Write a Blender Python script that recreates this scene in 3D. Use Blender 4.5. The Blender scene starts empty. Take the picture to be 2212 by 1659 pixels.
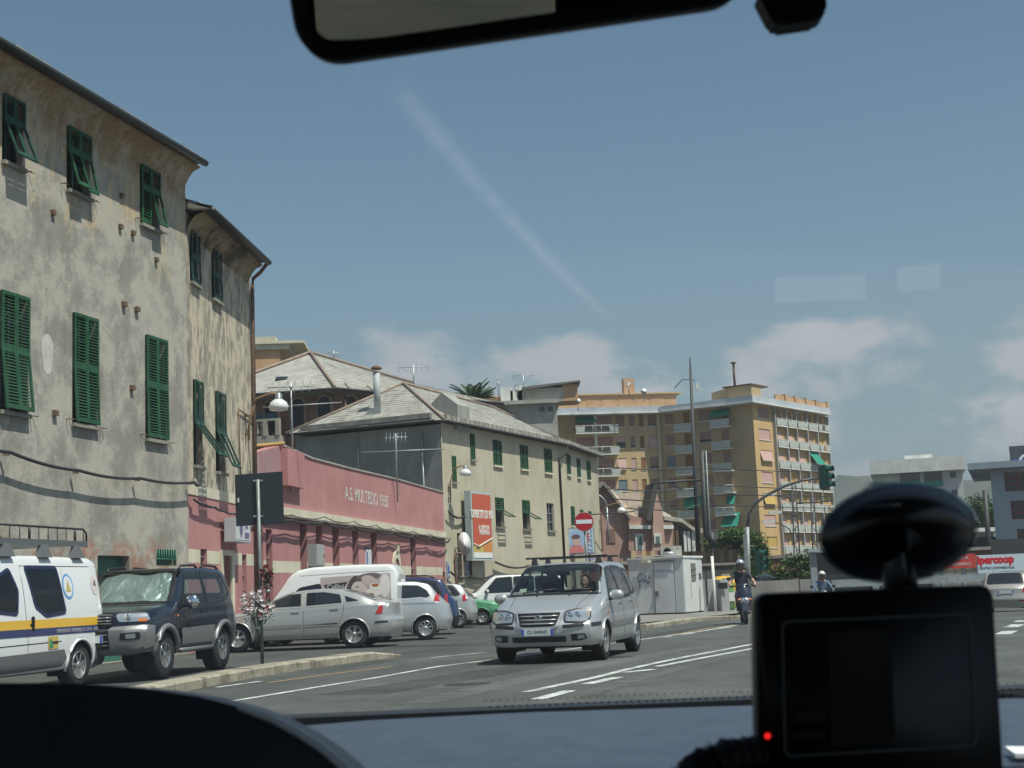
import bpy, bmesh, math, random
from mathutils import Vector as V, Matrix
rnd = random.Random(7)
R = math.radians
C = bpy.context.scene.collection
SC = bpy.context.scene
# ---------------------------------------------------------------- camera
F, CX, CY, EYE = 3100.0, 1106.0, 829.5, 1.18
PIT, ROL = R(8.15), R(2.35)
_f = V((0, math.cos(PIT), math.sin(PIT))); _u0 = V((0, -math.sin(PIT), math.cos(PIT))); _r0 = V((1, 0, 0))
_r = _r0*math.cos(ROL) - _u0*math.sin(ROL); _u = _r0*math.sin(ROL) + _u0*math.cos(ROL)
CAM = V((0, 0, EYE))
cd = bpy.data.cameras.new('camera'); cam = bpy.data.objects.new('camera', cd); C.objects.link(cam)
m = Matrix((_r, _u, -_f)).transposed().to_4x4(); m.translation = CAM; cam.matrix_world = m
cd.sensor_width = 36; cd.lens = 36*F/2212; cd.clip_start = .05; cd.clip_end = 9000
cd.dof.use_dof = True; cd.dof.focus_distance = 38; cd.dof.aperture_fstop = 20
SC.camera = cam
# ---------------------------------------------------------------- world, sun, exposure
SUN_AZ = V((.788, -.616)).normalized(); SUN_EL = R(64)
w = bpy.data.worlds.new('World'); SC.world = w; w.use_nodes = True
nt = w.node_tree; nt.nodes.clear()
def N(tree, typ, **k):
    n = tree.nodes.new(typ)
    for a, b in k.items(): setattr(n, a, b)
    return n
L = nt.links.new
sky = N(nt, 'ShaderNodeTexSky', sky_type='NISHITA'); sky.sun_disc = False
sky.sun_elevation = SUN_EL; sky.sun_rotation = math.atan2(SUN_AZ.x, SUN_AZ.y)
sky.air_density = 1.0; sky.dust_density = 1.4; sky.ozone_density = 1.5
bg = N(nt, 'ShaderNodeBackground'); bg.inputs[1].default_value = .09
out = N(nt, 'ShaderNodeOutputWorld'); tc = N(nt, 'ShaderNodeTexCoord')
tint = N(nt, 'ShaderNodeMix', data_type='RGBA', blend_type='MULTIPLY'); tint.inputs[0].default_value = 1
tint.inputs[7].default_value = (.82, .92, .88, 1)
hzf = N(nt, 'ShaderNodeMapRange', clamp=True, interpolation_type='SMOOTHSTEP'); sep = N(nt, 'ShaderNodeSeparateXYZ'); L(tc.outputs['Generated'], sep.inputs[0]); L(sep.outputs['Z'], hzf.inputs[0])
hzf.inputs[1].default_value = -.02; hzf.inputs[2].default_value = .30; hzf.inputs[3].default_value = .92; hzf.inputs[4].default_value = .0
hm = N(nt, 'ShaderNodeMix', data_type='RGBA'); L(hzf.outputs[0], hm.inputs[0]); L(sky.outputs[0], hm.inputs[6]); hm.inputs[7].default_value = (2.25, 2.65, 3.25, 1)
L(hm.outputs[2], tint.inputs[6])
# clouds: cumulus bank low over the horizon, mapped on azimuth / elevation
mp = N(nt, 'ShaderNodeMapping'); mp.inputs['Scale'].default_value = (1, 1, 1.7); mp.inputs['Location'].default_value = (.325, .47, .43); L(tc.outputs['Generated'], mp.inputs[0])
n1 = N(nt, 'ShaderNodeTexNoise'); n1.inputs['Scale'].default_value = 9.0; n1.inputs['Detail'].default_value = 8; n1.inputs['Roughness'].default_value = .55; L(mp.outputs[0], n1.inputs[0])
rg = N(nt, 'ShaderNodeMapRange', clamp=True, interpolation_type='SMOOTHSTEP'); L(sep.outputs['Z'], rg.inputs[0])
rg.inputs[1].default_value = .150; rg.inputs[2].default_value = .215; rg.inputs[3].default_value = .12; rg.inputs[4].default_value = -.20
ad = N(nt, 'ShaderNodeMath', operation='ADD'); L(n1.outputs[0], ad.inputs[0]); L(rg.outputs[0], ad.inputs[1])
cr = N(nt, 'ShaderNodeMapRange', clamp=True, interpolation_type='SMOOTHSTEP'); L(ad.outputs[0], cr.inputs[0])
cr.inputs[1].default_value = .575; cr.inputs[2].default_value = .70; cr.inputs[4].default_value = .8
cm = N(nt, 'ShaderNodeMix', data_type='RGBA'); L(cr.outputs[0], cm.inputs[0]); L(tint.outputs[2], cm.inputs[6])
n2 = N(nt, 'ShaderNodeTexNoise'); n2.inputs['Scale'].default_value = 14; n2.inputs['Detail'].default_value = 5; L(mp.outputs[0], n2.inputs[0])
cc = N(nt, 'ShaderNodeMix', data_type='RGBA'); cc.inputs[6].default_value = (3.2, 3.3, 3.8, 1); cc.inputs[7].default_value = (6.2, 5.8, 5.9, 1)
L(n2.outputs[0], cc.inputs[0]); L(cc.outputs[2], cm.inputs[7])
L(cm.outputs[2], bg.inputs[0]); L(bg.outputs[0], out.inputs[0])
sl = bpy.data.lights.new('sun', 'SUN'); sun = bpy.data.objects.new('sun', sl); C.objects.link(sun)
sl.energy = 4.9; sl.angle = R(.5); sl.color = (1, .95, .86)
SD = V((SUN_AZ.x*math.cos(SUN_EL), SUN_AZ.y*math.cos(SUN_EL), math.sin(SUN_EL)))
sun.rotation_euler = SD.to_track_quat('Z', 'Y').to_euler(); sun.location = (20, -10, 60)
SC.view_settings.view_transform = 'Standard'; SC.view_settings.look = 'None'
SC.view_settings.exposure = .28; SC.view_settings.gamma = 1; SC.view_settings.use_curve_mapping = False
# ---------------------------------------------------------------- photo geometry helpers (pixels of a 2212 wide view -> world)
def ray(px, py): return (_f*F + _r*(px-CX) - _u*(py-CY)).normalized()
def gnd(px, py, z=0):
    d = ray(px, py); t = (z-EYE)/d.z; return CAM + d*t
def atY(px, py, Y):
    d = ray(px, py); return CAM + d*(Y/d.y)
def hz(px):                       # ground azimuth slope X/Y for pixel px (about the horizon)
    d = ray(px, 1274-(px-CX)*.041); return d.x/d.y
def Zm(ox, oy, s): return lambda x, y: ((ox+x/s)/1.38879, (oy+y/s)/1.38879)
Z1=Zm(0,100,2.37); Z2=Zm(0,800,2.0733); Z3=Zm(0,1500,2.0633); Z4=Zm(700,950,2.5525); Z5=Zm(650,1500,2.5518)
Z6=Zm(1300,1100,2.765); Z7=Zm(1400,1600,3.6867); Z8=Zm(1700,1100,2.5525); Z9=Zm(1850,1500,3.318); Z10=Zm(2350,1250,2.5526); Z11=Zm(2200,1700,2.5367)
Z12=Zm(540,1400,3.686); Z13=Zm(2200,1150,3.131); Z14=Zm(1300,1400,4.15); Z15=Zm(2850,1300,2.765); Z16=Zm(1780,1400,5.267)
class Fac:
    """vertical plane through ground point A, running along unit direction d; the street is on side n"""
    def __init__(s, A, d): s.A = V((A[0], A[1], 0)); s.d = V((d[0], d[1], 0)).normalized(); s.n = V((s.d.y, -s.d.x, 0))
    def hit(s, px, py, off=0):
        r = ray(px, py); t = (s.A + s.n*off - CAM).dot(s.n)/r.dot(s.n); return CAM + r*t
    def uv(s, px, py, off=0):
        p = s.hit(px, py, off); return ((p-s.A).dot(s.d), p.z)
    def P(s, u, z, o=0): return s.A + s.d*u + s.n*o + V((0, 0, z))
# ---------------------------------------------------------------- materials
MATS = {}
def mat(name, col=(.5,.5,.5), rough=.8, metal=0, spec=.5, coat=0, emit=None, est=0, alpha=None, build=None):
    if name in MATS: return MATS[name]
    mm = bpy.data.materials.new(name); mm.use_nodes = True; t = mm.node_tree
    b = t.nodes['Principled BSDF']; b.inputs['Base Color'].default_value = (*col, 1); b.inputs['Roughness'].default_value = rough
    b.inputs['Metallic'].default_value = metal; b.inputs['Specular IOR Level'].default_value = spec; b.inputs['Coat Weight'].default_value = coat
    if coat: b.inputs['Coat Roughness'].default_value = .04
    if emit: b.inputs['Emission Color'].default_value = (*emit, 1); b.inputs['Emission Strength'].default_value = est
    if build: build(t, b)
    MATS[name] = mm; return mm
def noise(t, scale, detail=4, rough=.6, sc=(1,1,1), src='Object', dist=0):
    c = N(t, 'ShaderNodeTexCoord'); p = N(t, 'ShaderNodeMapping'); p.inputs['Scale'].default_value = sc
    t.links.new(c.outputs[src], p.inputs[0]); n = N(t, 'ShaderNodeTexNoise'); t.links.new(p.outputs[0], n.inputs[0])
    n.inputs['Scale'].default_value = scale; n.inputs['Detail'].default_value = detail; n.inputs['Roughness'].default_value = rough; n.inputs['Distortion'].default_value = dist
    return n.outputs[0]
def ramp(t, fac, stops):
    r = N(t, 'ShaderNodeValToRGB'); t.links.new(fac, r.inputs[0]); e = r.color_ramp.elements
    while len(e) < len(stops): e.new(.5)
    for x, (p, c) in zip(e, stops): x.position = p; x.color = (*c, 1) if len(c) == 3 else c
    return r.outputs[0]
def mixc(t, fac, a, b, mode='MIX'):
    n = N(t, 'ShaderNodeMix', data_type='RGBA', blend_type=mode)
    if isinstance(fac, (int, float)): n.inputs[0].default_value = fac
    else: t.links.new(fac, n.inputs[0])
    for i, q in ((6, a), (7, b)):
        if isinstance(q, tuple): n.inputs[i].default_value = (*q, 1)
        else: t.links.new(q, n.inputs[i])
    return n.outputs[2]
def bump(t, b, fac, st=.3, d=.02):
    n = N(t, 'ShaderNodeBump'); n.inputs['Strength'].default_value = st; n.inputs['Distance'].default_value = d
    t.links.new(fac, n.inputs['Height']); t.links.new(n.outputs[0], b.inputs['Normal'])
def worn(name, c1=(.2,.2,.2), c2=(.3,.3,.3), scale=1.5, rough=.85, c3=None, streak=True, bs=.25, amt=1, spec=.3):
    """weathered plaster / concrete: broad blotches plus vertical streaks"""
    def f(t, b):
        a = ramp(t, noise(t, scale, 6, .62), [(.36, c1), (.64, c2)])
        if c3:
            a = mixc(t, ramp(t, noise(t, scale*.45, 8, .7, dist=.6), [(.50, (0,0,0)), (.60, (1,1,1))]), a, c3)
        if streak:
            s = ramp(t, noise(t, 3.2, 4, .6, (1,1,.10)), [(.30, (.80,.79,.77)), (.60, (1,1,1))]); a = mixc(t, .7*amt, a, s, 'MULTIPLY')
        g = ramp(t, noise(t, 22, 3, .7), [(.3, (.86,.86,.86)), (.7, (1.0,1.0,1.0))]); a = mixc(t, .8, a, g, 'MULTIPLY')
        t.links.new(a, b.inputs['Base Color']); bump(t, b, noise(t, 30, 4), bs, .01)
    return mat(name, rough=rough, build=f, spec=spec)
def speck(name, c1, c2, scale=8, rough=.7, metal=0, spec=.5, sc=(1,1,1), coat=0, bs=.1):
    def f(t, b):
        t.links.new(ramp(t, noise(t, scale, 5, .6, sc), [(.35, c1), (.65, c2)]), b.inputs['Base Color']); bump(t, b, noise(t, scale*3, 3), bs, .005)
    return mat(name, rough=rough, metal=metal, spec=spec, coat=coat, build=f)
def schlick(t, k=.75):
    lw = N(t, 'ShaderNodeLayerWeight'); lw.inputs[0].default_value = .5; p = N(t, 'ShaderNodeMath', operation='POWER'); t.links.new(lw.outputs['Facing'], p.inputs[0]); p.inputs[1].default_value = 4.5
    q = N(t, 'ShaderNodeMath', operation='MULTIPLY_ADD'); t.links.new(p.outputs[0], q.inputs[0]); q.inputs[1].default_value = k; q.inputs[2].default_value = .045; return q.outputs[0]
def glassm(name, tr=(.35,.42,.42), g=1.0):
    if name in MATS: return MATS[name]
    mm = bpy.data.materials.new(name); mm.use_nodes = True; t = mm.node_tree; t.nodes.clear()
    o = N(t, 'ShaderNodeOutputMaterial'); mx = N(t, 'ShaderNodeMixShader'); tr_ = N(t, 'ShaderNodeBsdfTransparent'); gl = N(t, 'ShaderNodeBsdfGlossy')
    tr_.inputs[0].default_value = (*tr, 1); gl.inputs['Roughness'].default_value = .02; gl.inputs[0].default_value = (g, g, g, 1)
    t.links.new(schlick(t), mx.inputs[0]); t.links.new(tr_.outputs[0], mx.inputs[1]); t.links.new(gl.outputs[0], mx.inputs[2]); t.links.new(mx.outputs[0], o.inputs[0])
    MATS[name] = mm; return mm
# ---------------------------------------------------------------- object helpers
def tag(o, label=None, cat=None, group=None, kind=None):
    if label: o['label'] = label
    if cat: o['category'] = cat
    if group: o['group'] = group
    if kind: o['kind'] = kind
    return o
def thing(name, label, cat, loc=(0,0,0), rz=0, group=None):
    o = bpy.data.objects.new(name, None); C.objects.link(o); o.location = loc; o.rotation_euler = (0, 0, rz); o.empty_display_size = .2
    return tag(o, label, cat, group)
def chain(o):
    m = Matrix.Identity(4)
    L_ = []
    while o: L_.append(o); o = o.parent
    for q in reversed(L_):
        m = m @ q.matrix_parent_inverse @ Matrix.LocRotScale(q.location, q.rotation_euler, q.scale)
    return m
class MB:
    def __init__(s): s.v = []; s.f = []; s.mi = []; s.cur = 0; s.sm = []
    def add(s, vs, fs, smooth=False):
        b = len(s.v); s.v += [tuple(p) for p in vs]
        for f in fs: s.f.append([b+i for i in f]); s.mi.append(s.cur); s.sm.append(smooth)
        return s
    def quad(s, a, b, c, d): return s.add([a, b, c, d], [(0,1,2,3)])
    def hexa(s, p):           # 8 pts: bottom 4 ccw, top 4
        return s.add(p, [(3,2,1,0), (4,5,6,7), (0,1,5,4), (1,2,6,5), (2,3,7,6), (3,0,4,7)])
    def box(s, c, sz, M=None):
        x, y, z = sz[0]/2, sz[1]/2, sz[2]/2
        p = [V((a*x, b*y, e*z)) for e in (-1,1) for a, b in ((-1,-1),(1,-1),(1,1),(-1,1))]
        if M is not None: p = [M @ q for q in p]
        c = V(c); return s.hexa([q+c for q in p])
    def fbox(s, f, u0, u1, z0, z1, o0, o1):      # box on a facade
        return s.hexa([f.P(u0,z0,o1), f.P(u1,z0,o1), f.P(u1,z0,o0), f.P(u0,z0,o0), f.P(u0,z1,o1), f.P(u1,z1,o1), f.P(u1,z1,o0), f.P(u0,z1,o0)])
    def ring(s, rings, closed=True, caps=False, smooth=True):
        n = len(rings[0]); vs = [p for r in rings for p in r]; fs = []
        for i in range(len(rings)-1):
            for j in range(n if closed else n-1):
                k = (j+1) % n; fs.append((i*n+j, i*n+k, (i+1)*n+k, (i+1)*n+j))
        if caps: fs += [tuple(reversed(range(n))), tuple((len(rings)-1)*n+j for j in range(n))]
        return s.add(vs, fs, smooth)
    def tube(s, pts, r, n=6, caps=True):
        pts = [V(p) for p in pts]; rr = r if isinstance(r, (list, tuple)) else [r]*len(pts); rings = []
        for i, p in enumerate(pts):
            d = (pts[min(i+1, len(pts)-1)]-pts[max(i-1, 0)]).normalized()
            a = d.cross(V((0,0,1)) if abs(d.z) < .9 else V((1,0,0))).normalized(); b = d.cross(a)
            rings.append([p + (a*math.cos(t)+b*math.sin(t))*rr[i] for t in [2*math.pi*k/n for k in range(n)]])
        return s.ring(rings, True, caps)
    def lathe(s, prof, c=(0,0,0), axis='Z', n=20, M=None, smooth=True):     # prof: (r, h)
        rings = []; c = V(c)
        for r, h in prof:
            ri = []
            for k in range(n):
                t = 2*math.pi*k/n; a, b = r*math.cos(t), r*math.sin(t)
                p = V((a, b, h)) if axis == 'Z' else (V((a, -h, b)) if axis == 'Y' else V((h, a, b)))
                if M is not None: p = M @ p
                ri.append(p+c)
            rings.append(ri)
        return s.ring(rings, True, True, smooth)
    def prism(s, poly, thick_vec):
        n = len(poly); t = V(thick_vec); p = [V(q) for q in poly]
        vs = p+[q+t for q in p]; fs = [tuple(range(n)), tuple(reversed(range(n, 2*n)))]+[(i, i+n, (i+1)%n+n, (i+1)%n) for i in range(n)]
        return s.add(vs, fs)
    def build(s, name, mats, parent=None, local=False, bevel=0, **k):
        me = bpy.data.meshes.new(name); me.from_pydata(s.v, [], s.f)
        if not isinstance(mats, (list, tuple)): mats = [mats]
        for q in mats: me.materials.append(q)
        me.polygons.foreach_set('material_index', s.mi); me.polygons.foreach_set('use_smooth', s.sm)
        bm = bmesh.new(); bm.from_mesh(me); bmesh.ops.recalc_face_normals(bm, faces=bm.faces); 
        if bevel: bmesh.ops.bevel(bm, geom=list(bm.edges), offset=bevel, segments=2, affect='EDGES', clamp_overlap=True)
        bm.to_mesh(me); bm.free(); me.update()
        return link(name, me, parent, local, **k)
def link(name, me, parent=None, local=False, **k):
    o = bpy.data.objects.new(name, me); C.objects.link(o)
    if parent:
        o.parent = parent
        if not local: o.matrix_parent_inverse = chain(parent).inverted()
    return tag(o, **k)
def dup(o, parent=None, only_mesh=False):
    c = o.copy(); C.objects.link(c)
    if parent: c.parent = parent
    for ch in KIDS(o): dup(ch, c)
    return c
def KIDS(o): return [x for x in C.objects if x.parent == o]
def text(name, s, size, M, m_, parent, align='CENTER', ex=.004, local=False, sx=1, bold=0, **k):
    cu = bpy.data.curves.new(name, 'FONT'); cu.body = s; cu.size = size; cu.extrude = ex; cu.align_x = align; cu.align_y = 'CENTER'; cu.offset = bold; cu.resolution_u = 3
    o = bpy.data.objects.new(name, cu); dg = bpy.context.evaluated_depsgraph_get(); C.objects.link(o); dg.update()
    me = bpy.data.meshes.new_from_object(o.evaluated_get(dg)); bpy.data.objects.remove(o); bpy.data.curves.remove(cu)
    me.transform(M @ Matrix.Diagonal((sx, 1, 1, 1))); me.materials.clear(); me.materials.append(m_); me.name = name
    return link(name, me, parent, local, **k)
def facM(f, u, z, o):      # text matrix on a facade: x along u, y up, z outwards
    m = Matrix((f.d, V((0,0,1)), f.n)).transposed().to_4x4(); m.translation = f.P(u, z, o); return m
def wall(f, u0, u1, z0, z1, holes, th=.3, mb=None, o=0):
    """wall sheet with real openings and reveals; holes (ua,ub,za,zb)"""
    mb = mb or MB(); us = sorted({u0, u1, *[h[0] for h in holes], *[h[1] for h in holes]}); us = [u for u in us if u0 <= u <= u1]
    for a, b in zip(us, us[1:]):
        mid = (a+b)/2; hs = sorted([h for h in holes if h[0] < mid < h[1]], key=lambda h: h[2]); z = z0
        for h in hs:
            if h[2] > z: mb.quad(f.P(a,z,o), f.P(b,z,o), f.P(b,h[2],o), f.P(a,h[2],o))
            z = h[3]
        if z < z1: mb.quad(f.P(a,z,o), f.P(b,z,o), f.P(b,z1,o), f.P(a,z1,o))
    for a, b, c, d in holes:
        mb.quad(f.P(a,c,o), f.P(b,c,o), f.P(b,c,o-th), f.P(a,c,o-th)); mb.quad(f.P(a,d,o), f.P(b,d,o), f.P(b,d,o-th), f.P(a,d,o-th))
        mb.quad(f.P(a,c,o), f.P(a,d,o), f.P(a,d,o-th), f.P(a,c,o-th)); mb.quad(f.P(b,c,o), f.P(b,d,o), f.P(b,d,o-th), f.P(b,c,o-th))
    return mb
def rect(f, z, a, b, off=0):      # two opposite corners in a zoom -> (u0,u1,z0,z1) on the facade
    p, q = f.uv(*z(*a), off), f.uv(*z(*b), off); return (min(p[0],q[0]), max(p[0],q[0]), min(p[1],q[1]), max(p[1],q[1]))
def quadr(f, z, tl, tr, bl, br, off=0):
    a, b, c, d = [f.uv(*z(*q), off) for q in (tl, tr, bl, br)]
    return ((a[0]+c[0])/2, (b[0]+d[0])/2, (c[1]+d[1])/2, (a[1]+b[1])/2)
# common materials
DARK = mat('dark_void', (.012,.013,.014), .6)
BLACKP = mat('black_plastic', (.018,.018,.019), .45)
GLASSD = mat('dark_window_glass', (.02,.026,.03), .06, spec=.8)
GALV = speck('galvanised_steel', (.30,.32,.33), (.42,.44,.45), 6, .45, metal=.6)
IRON = speck('rusty_iron', (.10,.06,.04), (.19,.12,.075), 12, .8)
WIRE = mat('cable_rubber', (.03,.03,.032), .7)
GREENSH = speck('green_shutter_paint', (.016,.066,.034), (.030,.105,.05), 5, .6, spec=.25)
GREENSH2 = speck('dark_green_shutter_paint', (.016,.05,.038), (.028,.078,.058), 5, .65, spec=.2)
SLATE = speck('roof_slate', (.25,.245,.22), (.37,.36,.325), 2.5, .85, bs=.3)
# ================================================================ the ground, roads and markings
def yaw(a): return (math.sin(R(a)), math.cos(R(a)))
B1 = Fac((hz(180)*29.8, 29.8), yaw(14.5)); B2 = Fac(B1.P(4.6, 0), yaw(3.8)); B3 = Fac(B2.P(6.29, 0), yaw(9)); B4 = Fac(B3.P(25.85, 0), yaw(24)); B5 = Fac(B4.P(14.84, 0), yaw(15.6))
def asphalt(name, c1, c2, crack=True):
    def f(t, b):
        a = ramp(t, noise(t, .35, 7, .65), [(.35, tuple(q*.82 for q in c1)), (.50, c1), (.68, c2)])
        a = mixc(t, .55, a, ramp(t, noise(t, 1.6, 6, .7, (1, .25, 1)), [(.36, (.72,.72,.72)), (.6, (1.05,1.05,1.05))]), 'MULTIPLY')
        a = mixc(t, .7, a, ramp(t, noise(t, 60, 2, .7), [(.3, (.7,.7,.7)), (.7, (1.25,1.25,1.25))]), 'MULTIPLY')
        v = N(t, 'ShaderNodeTexVoronoi', feature='DISTANCE_TO_EDGE'); v.inputs['Scale'].default_value = .28
        c = N(t, 'ShaderNodeTexCoord'); nn = N(t, 'ShaderNodeTexNoise'); nn.inputs['Scale'].default_value = .9; nn.inputs['Detail'].default_value = 5
        mv = N(t, 'ShaderNodeVectorMath', operation='MULTIPLY_ADD'); t.links.new(c.outputs['Object'], nn.inputs[0]); t.links.new(nn.outputs['Color'], mv.inputs[0]); mv.inputs[1].default_value = (1.6, 1.6, 0); t.links.new(c.outputs['Object'], mv.inputs[2]); t.links.new(mv.outputs[0], v.inputs[0])
        k = ramp(t, v.outputs[0], [(.0, (.6,.6,.6)), (.008, (1,1,1))]); a = mixc(t, .8 if crack else 0, a, k, 'MULTIPLY')
        t.links.new(a, b.inputs['Base Color']); bump(t, b, noise(t, 90, 2, .8), .5, .004)
    return mat(name, rough=.88, build=f, spec=.25)
ASPH = asphalt('road_asphalt', (.080,.087,.083), (.110,.118,.113)); ASPH2 = asphalt('parking_asphalt', (.066,.070,.067), (.090,.095,.091))
EARTH = worn('far_ground', (.10,.10,.085), (.16,.155,.13), .3, streak=False)
g = MB(); g.quad((-4000,-60,-.008), (4000,-60,-.008), (4000,5000,-.008), (-4000,5000,-.008)); g.build('ground', EARTH, kind='structure')
g = MB(); n_ = 30; g.quad((-22,-12,-.004), (60,-12,-.004), (110,330,-.004), (-22,330,-.004)); g.build('parking_ground', ASPH2, kind='structure')
# left edge of the carriageway, read from the photograph, continued to the far bend
LE = [gnd(430,1490), gnd(610,1465), gnd(800,1437), gnd(930,1417), gnd(1200,1382), gnd(1400,1354), gnd(1560,1330)]
LE = [LE[0] + (LE[0]-LE[1])*4] + LE + [V((9.6, 62, 0)), V((20, 100, 0)), V((38, 160, 0)), V((60, 260, 0))]
g = MB()
for a, b in zip(LE, LE[1:]):
    wa, wb = V((21,-.0,0)), V((21,0,0)); g.quad(a, a+wa, b+wb, b)
g.build('road', ASPH, kind='structure')
PAINT = worn('road_paint', (.42,.44,.42), (.66,.68,.66), 5, .7, streak=False, bs=.1, c3=(.26,.27,.26))
YPAINT = worn('yellow_road_paint', (.25,.19,.10), (.42,.28,.12), 3, .8, streak=False, bs=.1)
def strip(pts, w0, mb, z=.004):
    pts = [V(p) for p in pts]; pr = []
    for i, p in enumerate(pts):
        d = (pts[min(i+1, len(pts)-1)]-pts[max(i-1, 0)]).normalized(); s = V((d.y, -d.x, 0))*w0/2; pr.append((p-s+V((0,0,z)), p+s+V((0,0,z))))
    for (a, b), (c, d) in zip(pr, pr[1:]): mb.quad(a, b, d, c)
def line(name, px, w0, m_=PAINT, ext=None, **k):
    pts = [gnd(*p) for p in px]
    if ext: pts = [pts[0] + (pts[0]-pts[1])*ext] + pts
    mb = MB(); strip(pts, w0, mb); o = mb.build(name, m_, kind='structure'); return o
line('edge_line', [(610,1497), Z5(820,1425), Z5(1200,1365), Z5(1700,1275), Z5(2060,1230), (1500,1366), (1600,1349)], .11, ext=2)
line('parking_edge_line', [Z5(0,1435), Z5(340,1388)], .10)
line('yellow_line', [Z5(400,1400), Z5(900,1330), Z5(1350,1275)], .09, YPAINT)
line('bay_line', [Z5(1640,1208), Z5(2060,1168)], .10)
line('kerb_edge_line', [Z9(880,1300), Z9(1160,1262)], .12); line('kerb_edge_line', [Z9(650,1340), Z9(780,1323)], .12); line('kerb_edge_line', [Z9(470,1368), Z9(550,1358)], .12)
line('yellow_line', [Z9(510,1345), Z9(640,1330), Z9(860,1285), Z9(1240,1232)], .10, YPAINT)
cl = [Z7(1120,1659), Z7(1400,1600), Z7(1800,1500), Z7(2212,1410), Z9(700,1560), Z9(1360,1435), (1760,1366), (1900,1340)]
line('centre_line', cl, .13, ext=1.5)
for a, b in (((1160,1511),(1232,1492)), ((1268,1478),(1335,1463)), ((1350,1453),(1412,1446))): line('centre_dash', [a, b], .17)
line('centre_line', [(1420,1440), (1520,1421), (1628,1401), (1760,1377), (1900,1350)], .13)
for a, b in ((Z11(2050,515),Z11(2105,490)), (Z11(2110,462),Z11(2170,440)), (Z11(2180,420),Z11(2212,410))): line('lane_dash', [a, b], .3)
PATCH = asphalt('repaired_asphalt', (.055,.059,.058), (.075,.08,.078), False); PATCH2 = asphalt('worn_asphalt', (.10,.107,.10), (.13,.137,.13), False)
for nm, px, w0, m_ in (('asphalt_patch', ((760,1500),(1000,1462),(1180,1432)), .9, PATCH), ('asphalt_patch', ((1230,1395),(1420,1372),(1560,1350)), .7, PATCH), ('wheel_track', ((1180,1520),(1420,1455),(1600,1412)), .35, PATCH2), ('wheel_track', ((900,1520),(1180,1458),(1420,1412),(1600,1385)), .5, PATCH2), ('trench_scar', ((640,1400),(900,1395),(1040,1392)), .5, PATCH)):
    mb = MB(); pts_ = [gnd(*q) for q in px]; pp = [pts_[0].lerp(pts_[1], k/8) for k in range(8)]+[pts_[-2].lerp(pts_[-1], k/8) for k in range(9)]; strip(pp, w0, mb, .002); [mb.v.__setitem__(i, (v[0]+rnd.uniform(-.04,.04), v[1]+rnd.uniform(-.04,.04), .002)) for i, v in enumerate(mb.v)]; mb.build(nm, m_, kind='structure')
for q in ((1010,1478), (1330,1420)): mb = MB(); mb.lathe([(.01,.003),(.30,.003),(.31,.0)], gnd(*q), n=24); o = tag(mb.build('manhole_cover', mat('cast_iron', (.05,.05,.048), .6, metal=.5)), ('round iron manhole cover in the road left of the silver MPV', 'round iron manhole cover in the road near the silver MPV wheels')[q[0] > 1200], 'manhole cover')
# granite kerbs: single stones with open joints, the long traffic island, then the far kerb
GRAN = worn('granite_kerb', (.26,.235,.185), (.40,.365,.29), 3, .85, streak=False, bs=.5, c3=(.17,.15,.115))
def kerb(name, px, w0, h, label, ext=0, taper=True):
    pts = [gnd(*p) for p in px]
    if ext: pts = [pts[0] + (pts[0]-pts[1]).normalized()*ext] + pts
    root = thing(name, label, 'kerb', pts[0]); acc = []; Ls = [0]
    for a, b in zip(pts, pts[1:]): Ls.append(Ls[-1] + (b-a).length)
    def at(s):
        for i in range(len(pts)-1):
            if s <= Ls[i+1] or i == len(pts)-2:
                d = (pts[i+1]-pts[i]).normalized(); return pts[i] + d*(s-Ls[i]), d
    s = 0
    while s < Ls[-1]-.3:
        e = min(s+rnd.uniform(.85,1.15), Ls[-1]); (a, d), (b, d2) = at(s+.012), at(e-.012); q, q2 = V((-d.y, d.x, 0)), V((-d2.y, d2.x, 0))
        j = rnd.uniform(-.008, .008); ha, hb = h+j, h+j
        if taper and Ls[-1]-e < .6: hb = h*.35; 
        mb = MB(); ch = .028
        def sec(p, q, hh): return [p+V((0,0,-.05)), p+V((0,0,hh-ch)), p+q*ch+V((0,0,hh)), p+q*(w0-ch)+V((0,0,hh)), p+q*w0+V((0,0,hh-ch)), p+q*w0+V((0,0,-.05))]
        mb.ring([sec(a, q, ha), sec(b, q2, hb)], True, True, smooth=False); mb.build('kerb_stone', GRAN, root); s = e
    return root
kerb('traffic_island_kerb', [(430,1487), Z5(160,1380), Z5(640,1300), Z5(1100,1235), Z5(1450,1196)], .42, .14, 'long pale granite kerb island between the parked cars and the road', ext=9)
kerb('pavement_kerb', [(1340,1361), Z9(270,1290), Z9(600,1240), Z9(900,1200), Z9(1250,1190), (1680,1325)], .3, .13, 'granite kerb in front of the graffitied white cabin', taper=False)
g = MB(); a0, b0, c0 = gnd(1340,1361), gnd(*Z9(900,1200)), gnd(1680,1325)
g.add([a0+V((-.15,.25,.12)), b0+V((-.1,.25,.12)), c0+V((0,.3,.12)), V((26, 78, .12)), V((4, 92, .12)), V((1.6,60,.12))], [(0,1,2,3,4,5)]); g.build('pavement', worn('pavement_concrete', (.17,.165,.15), (.25,.24,.22), 1.2, streak=False), kind='structure')

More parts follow.
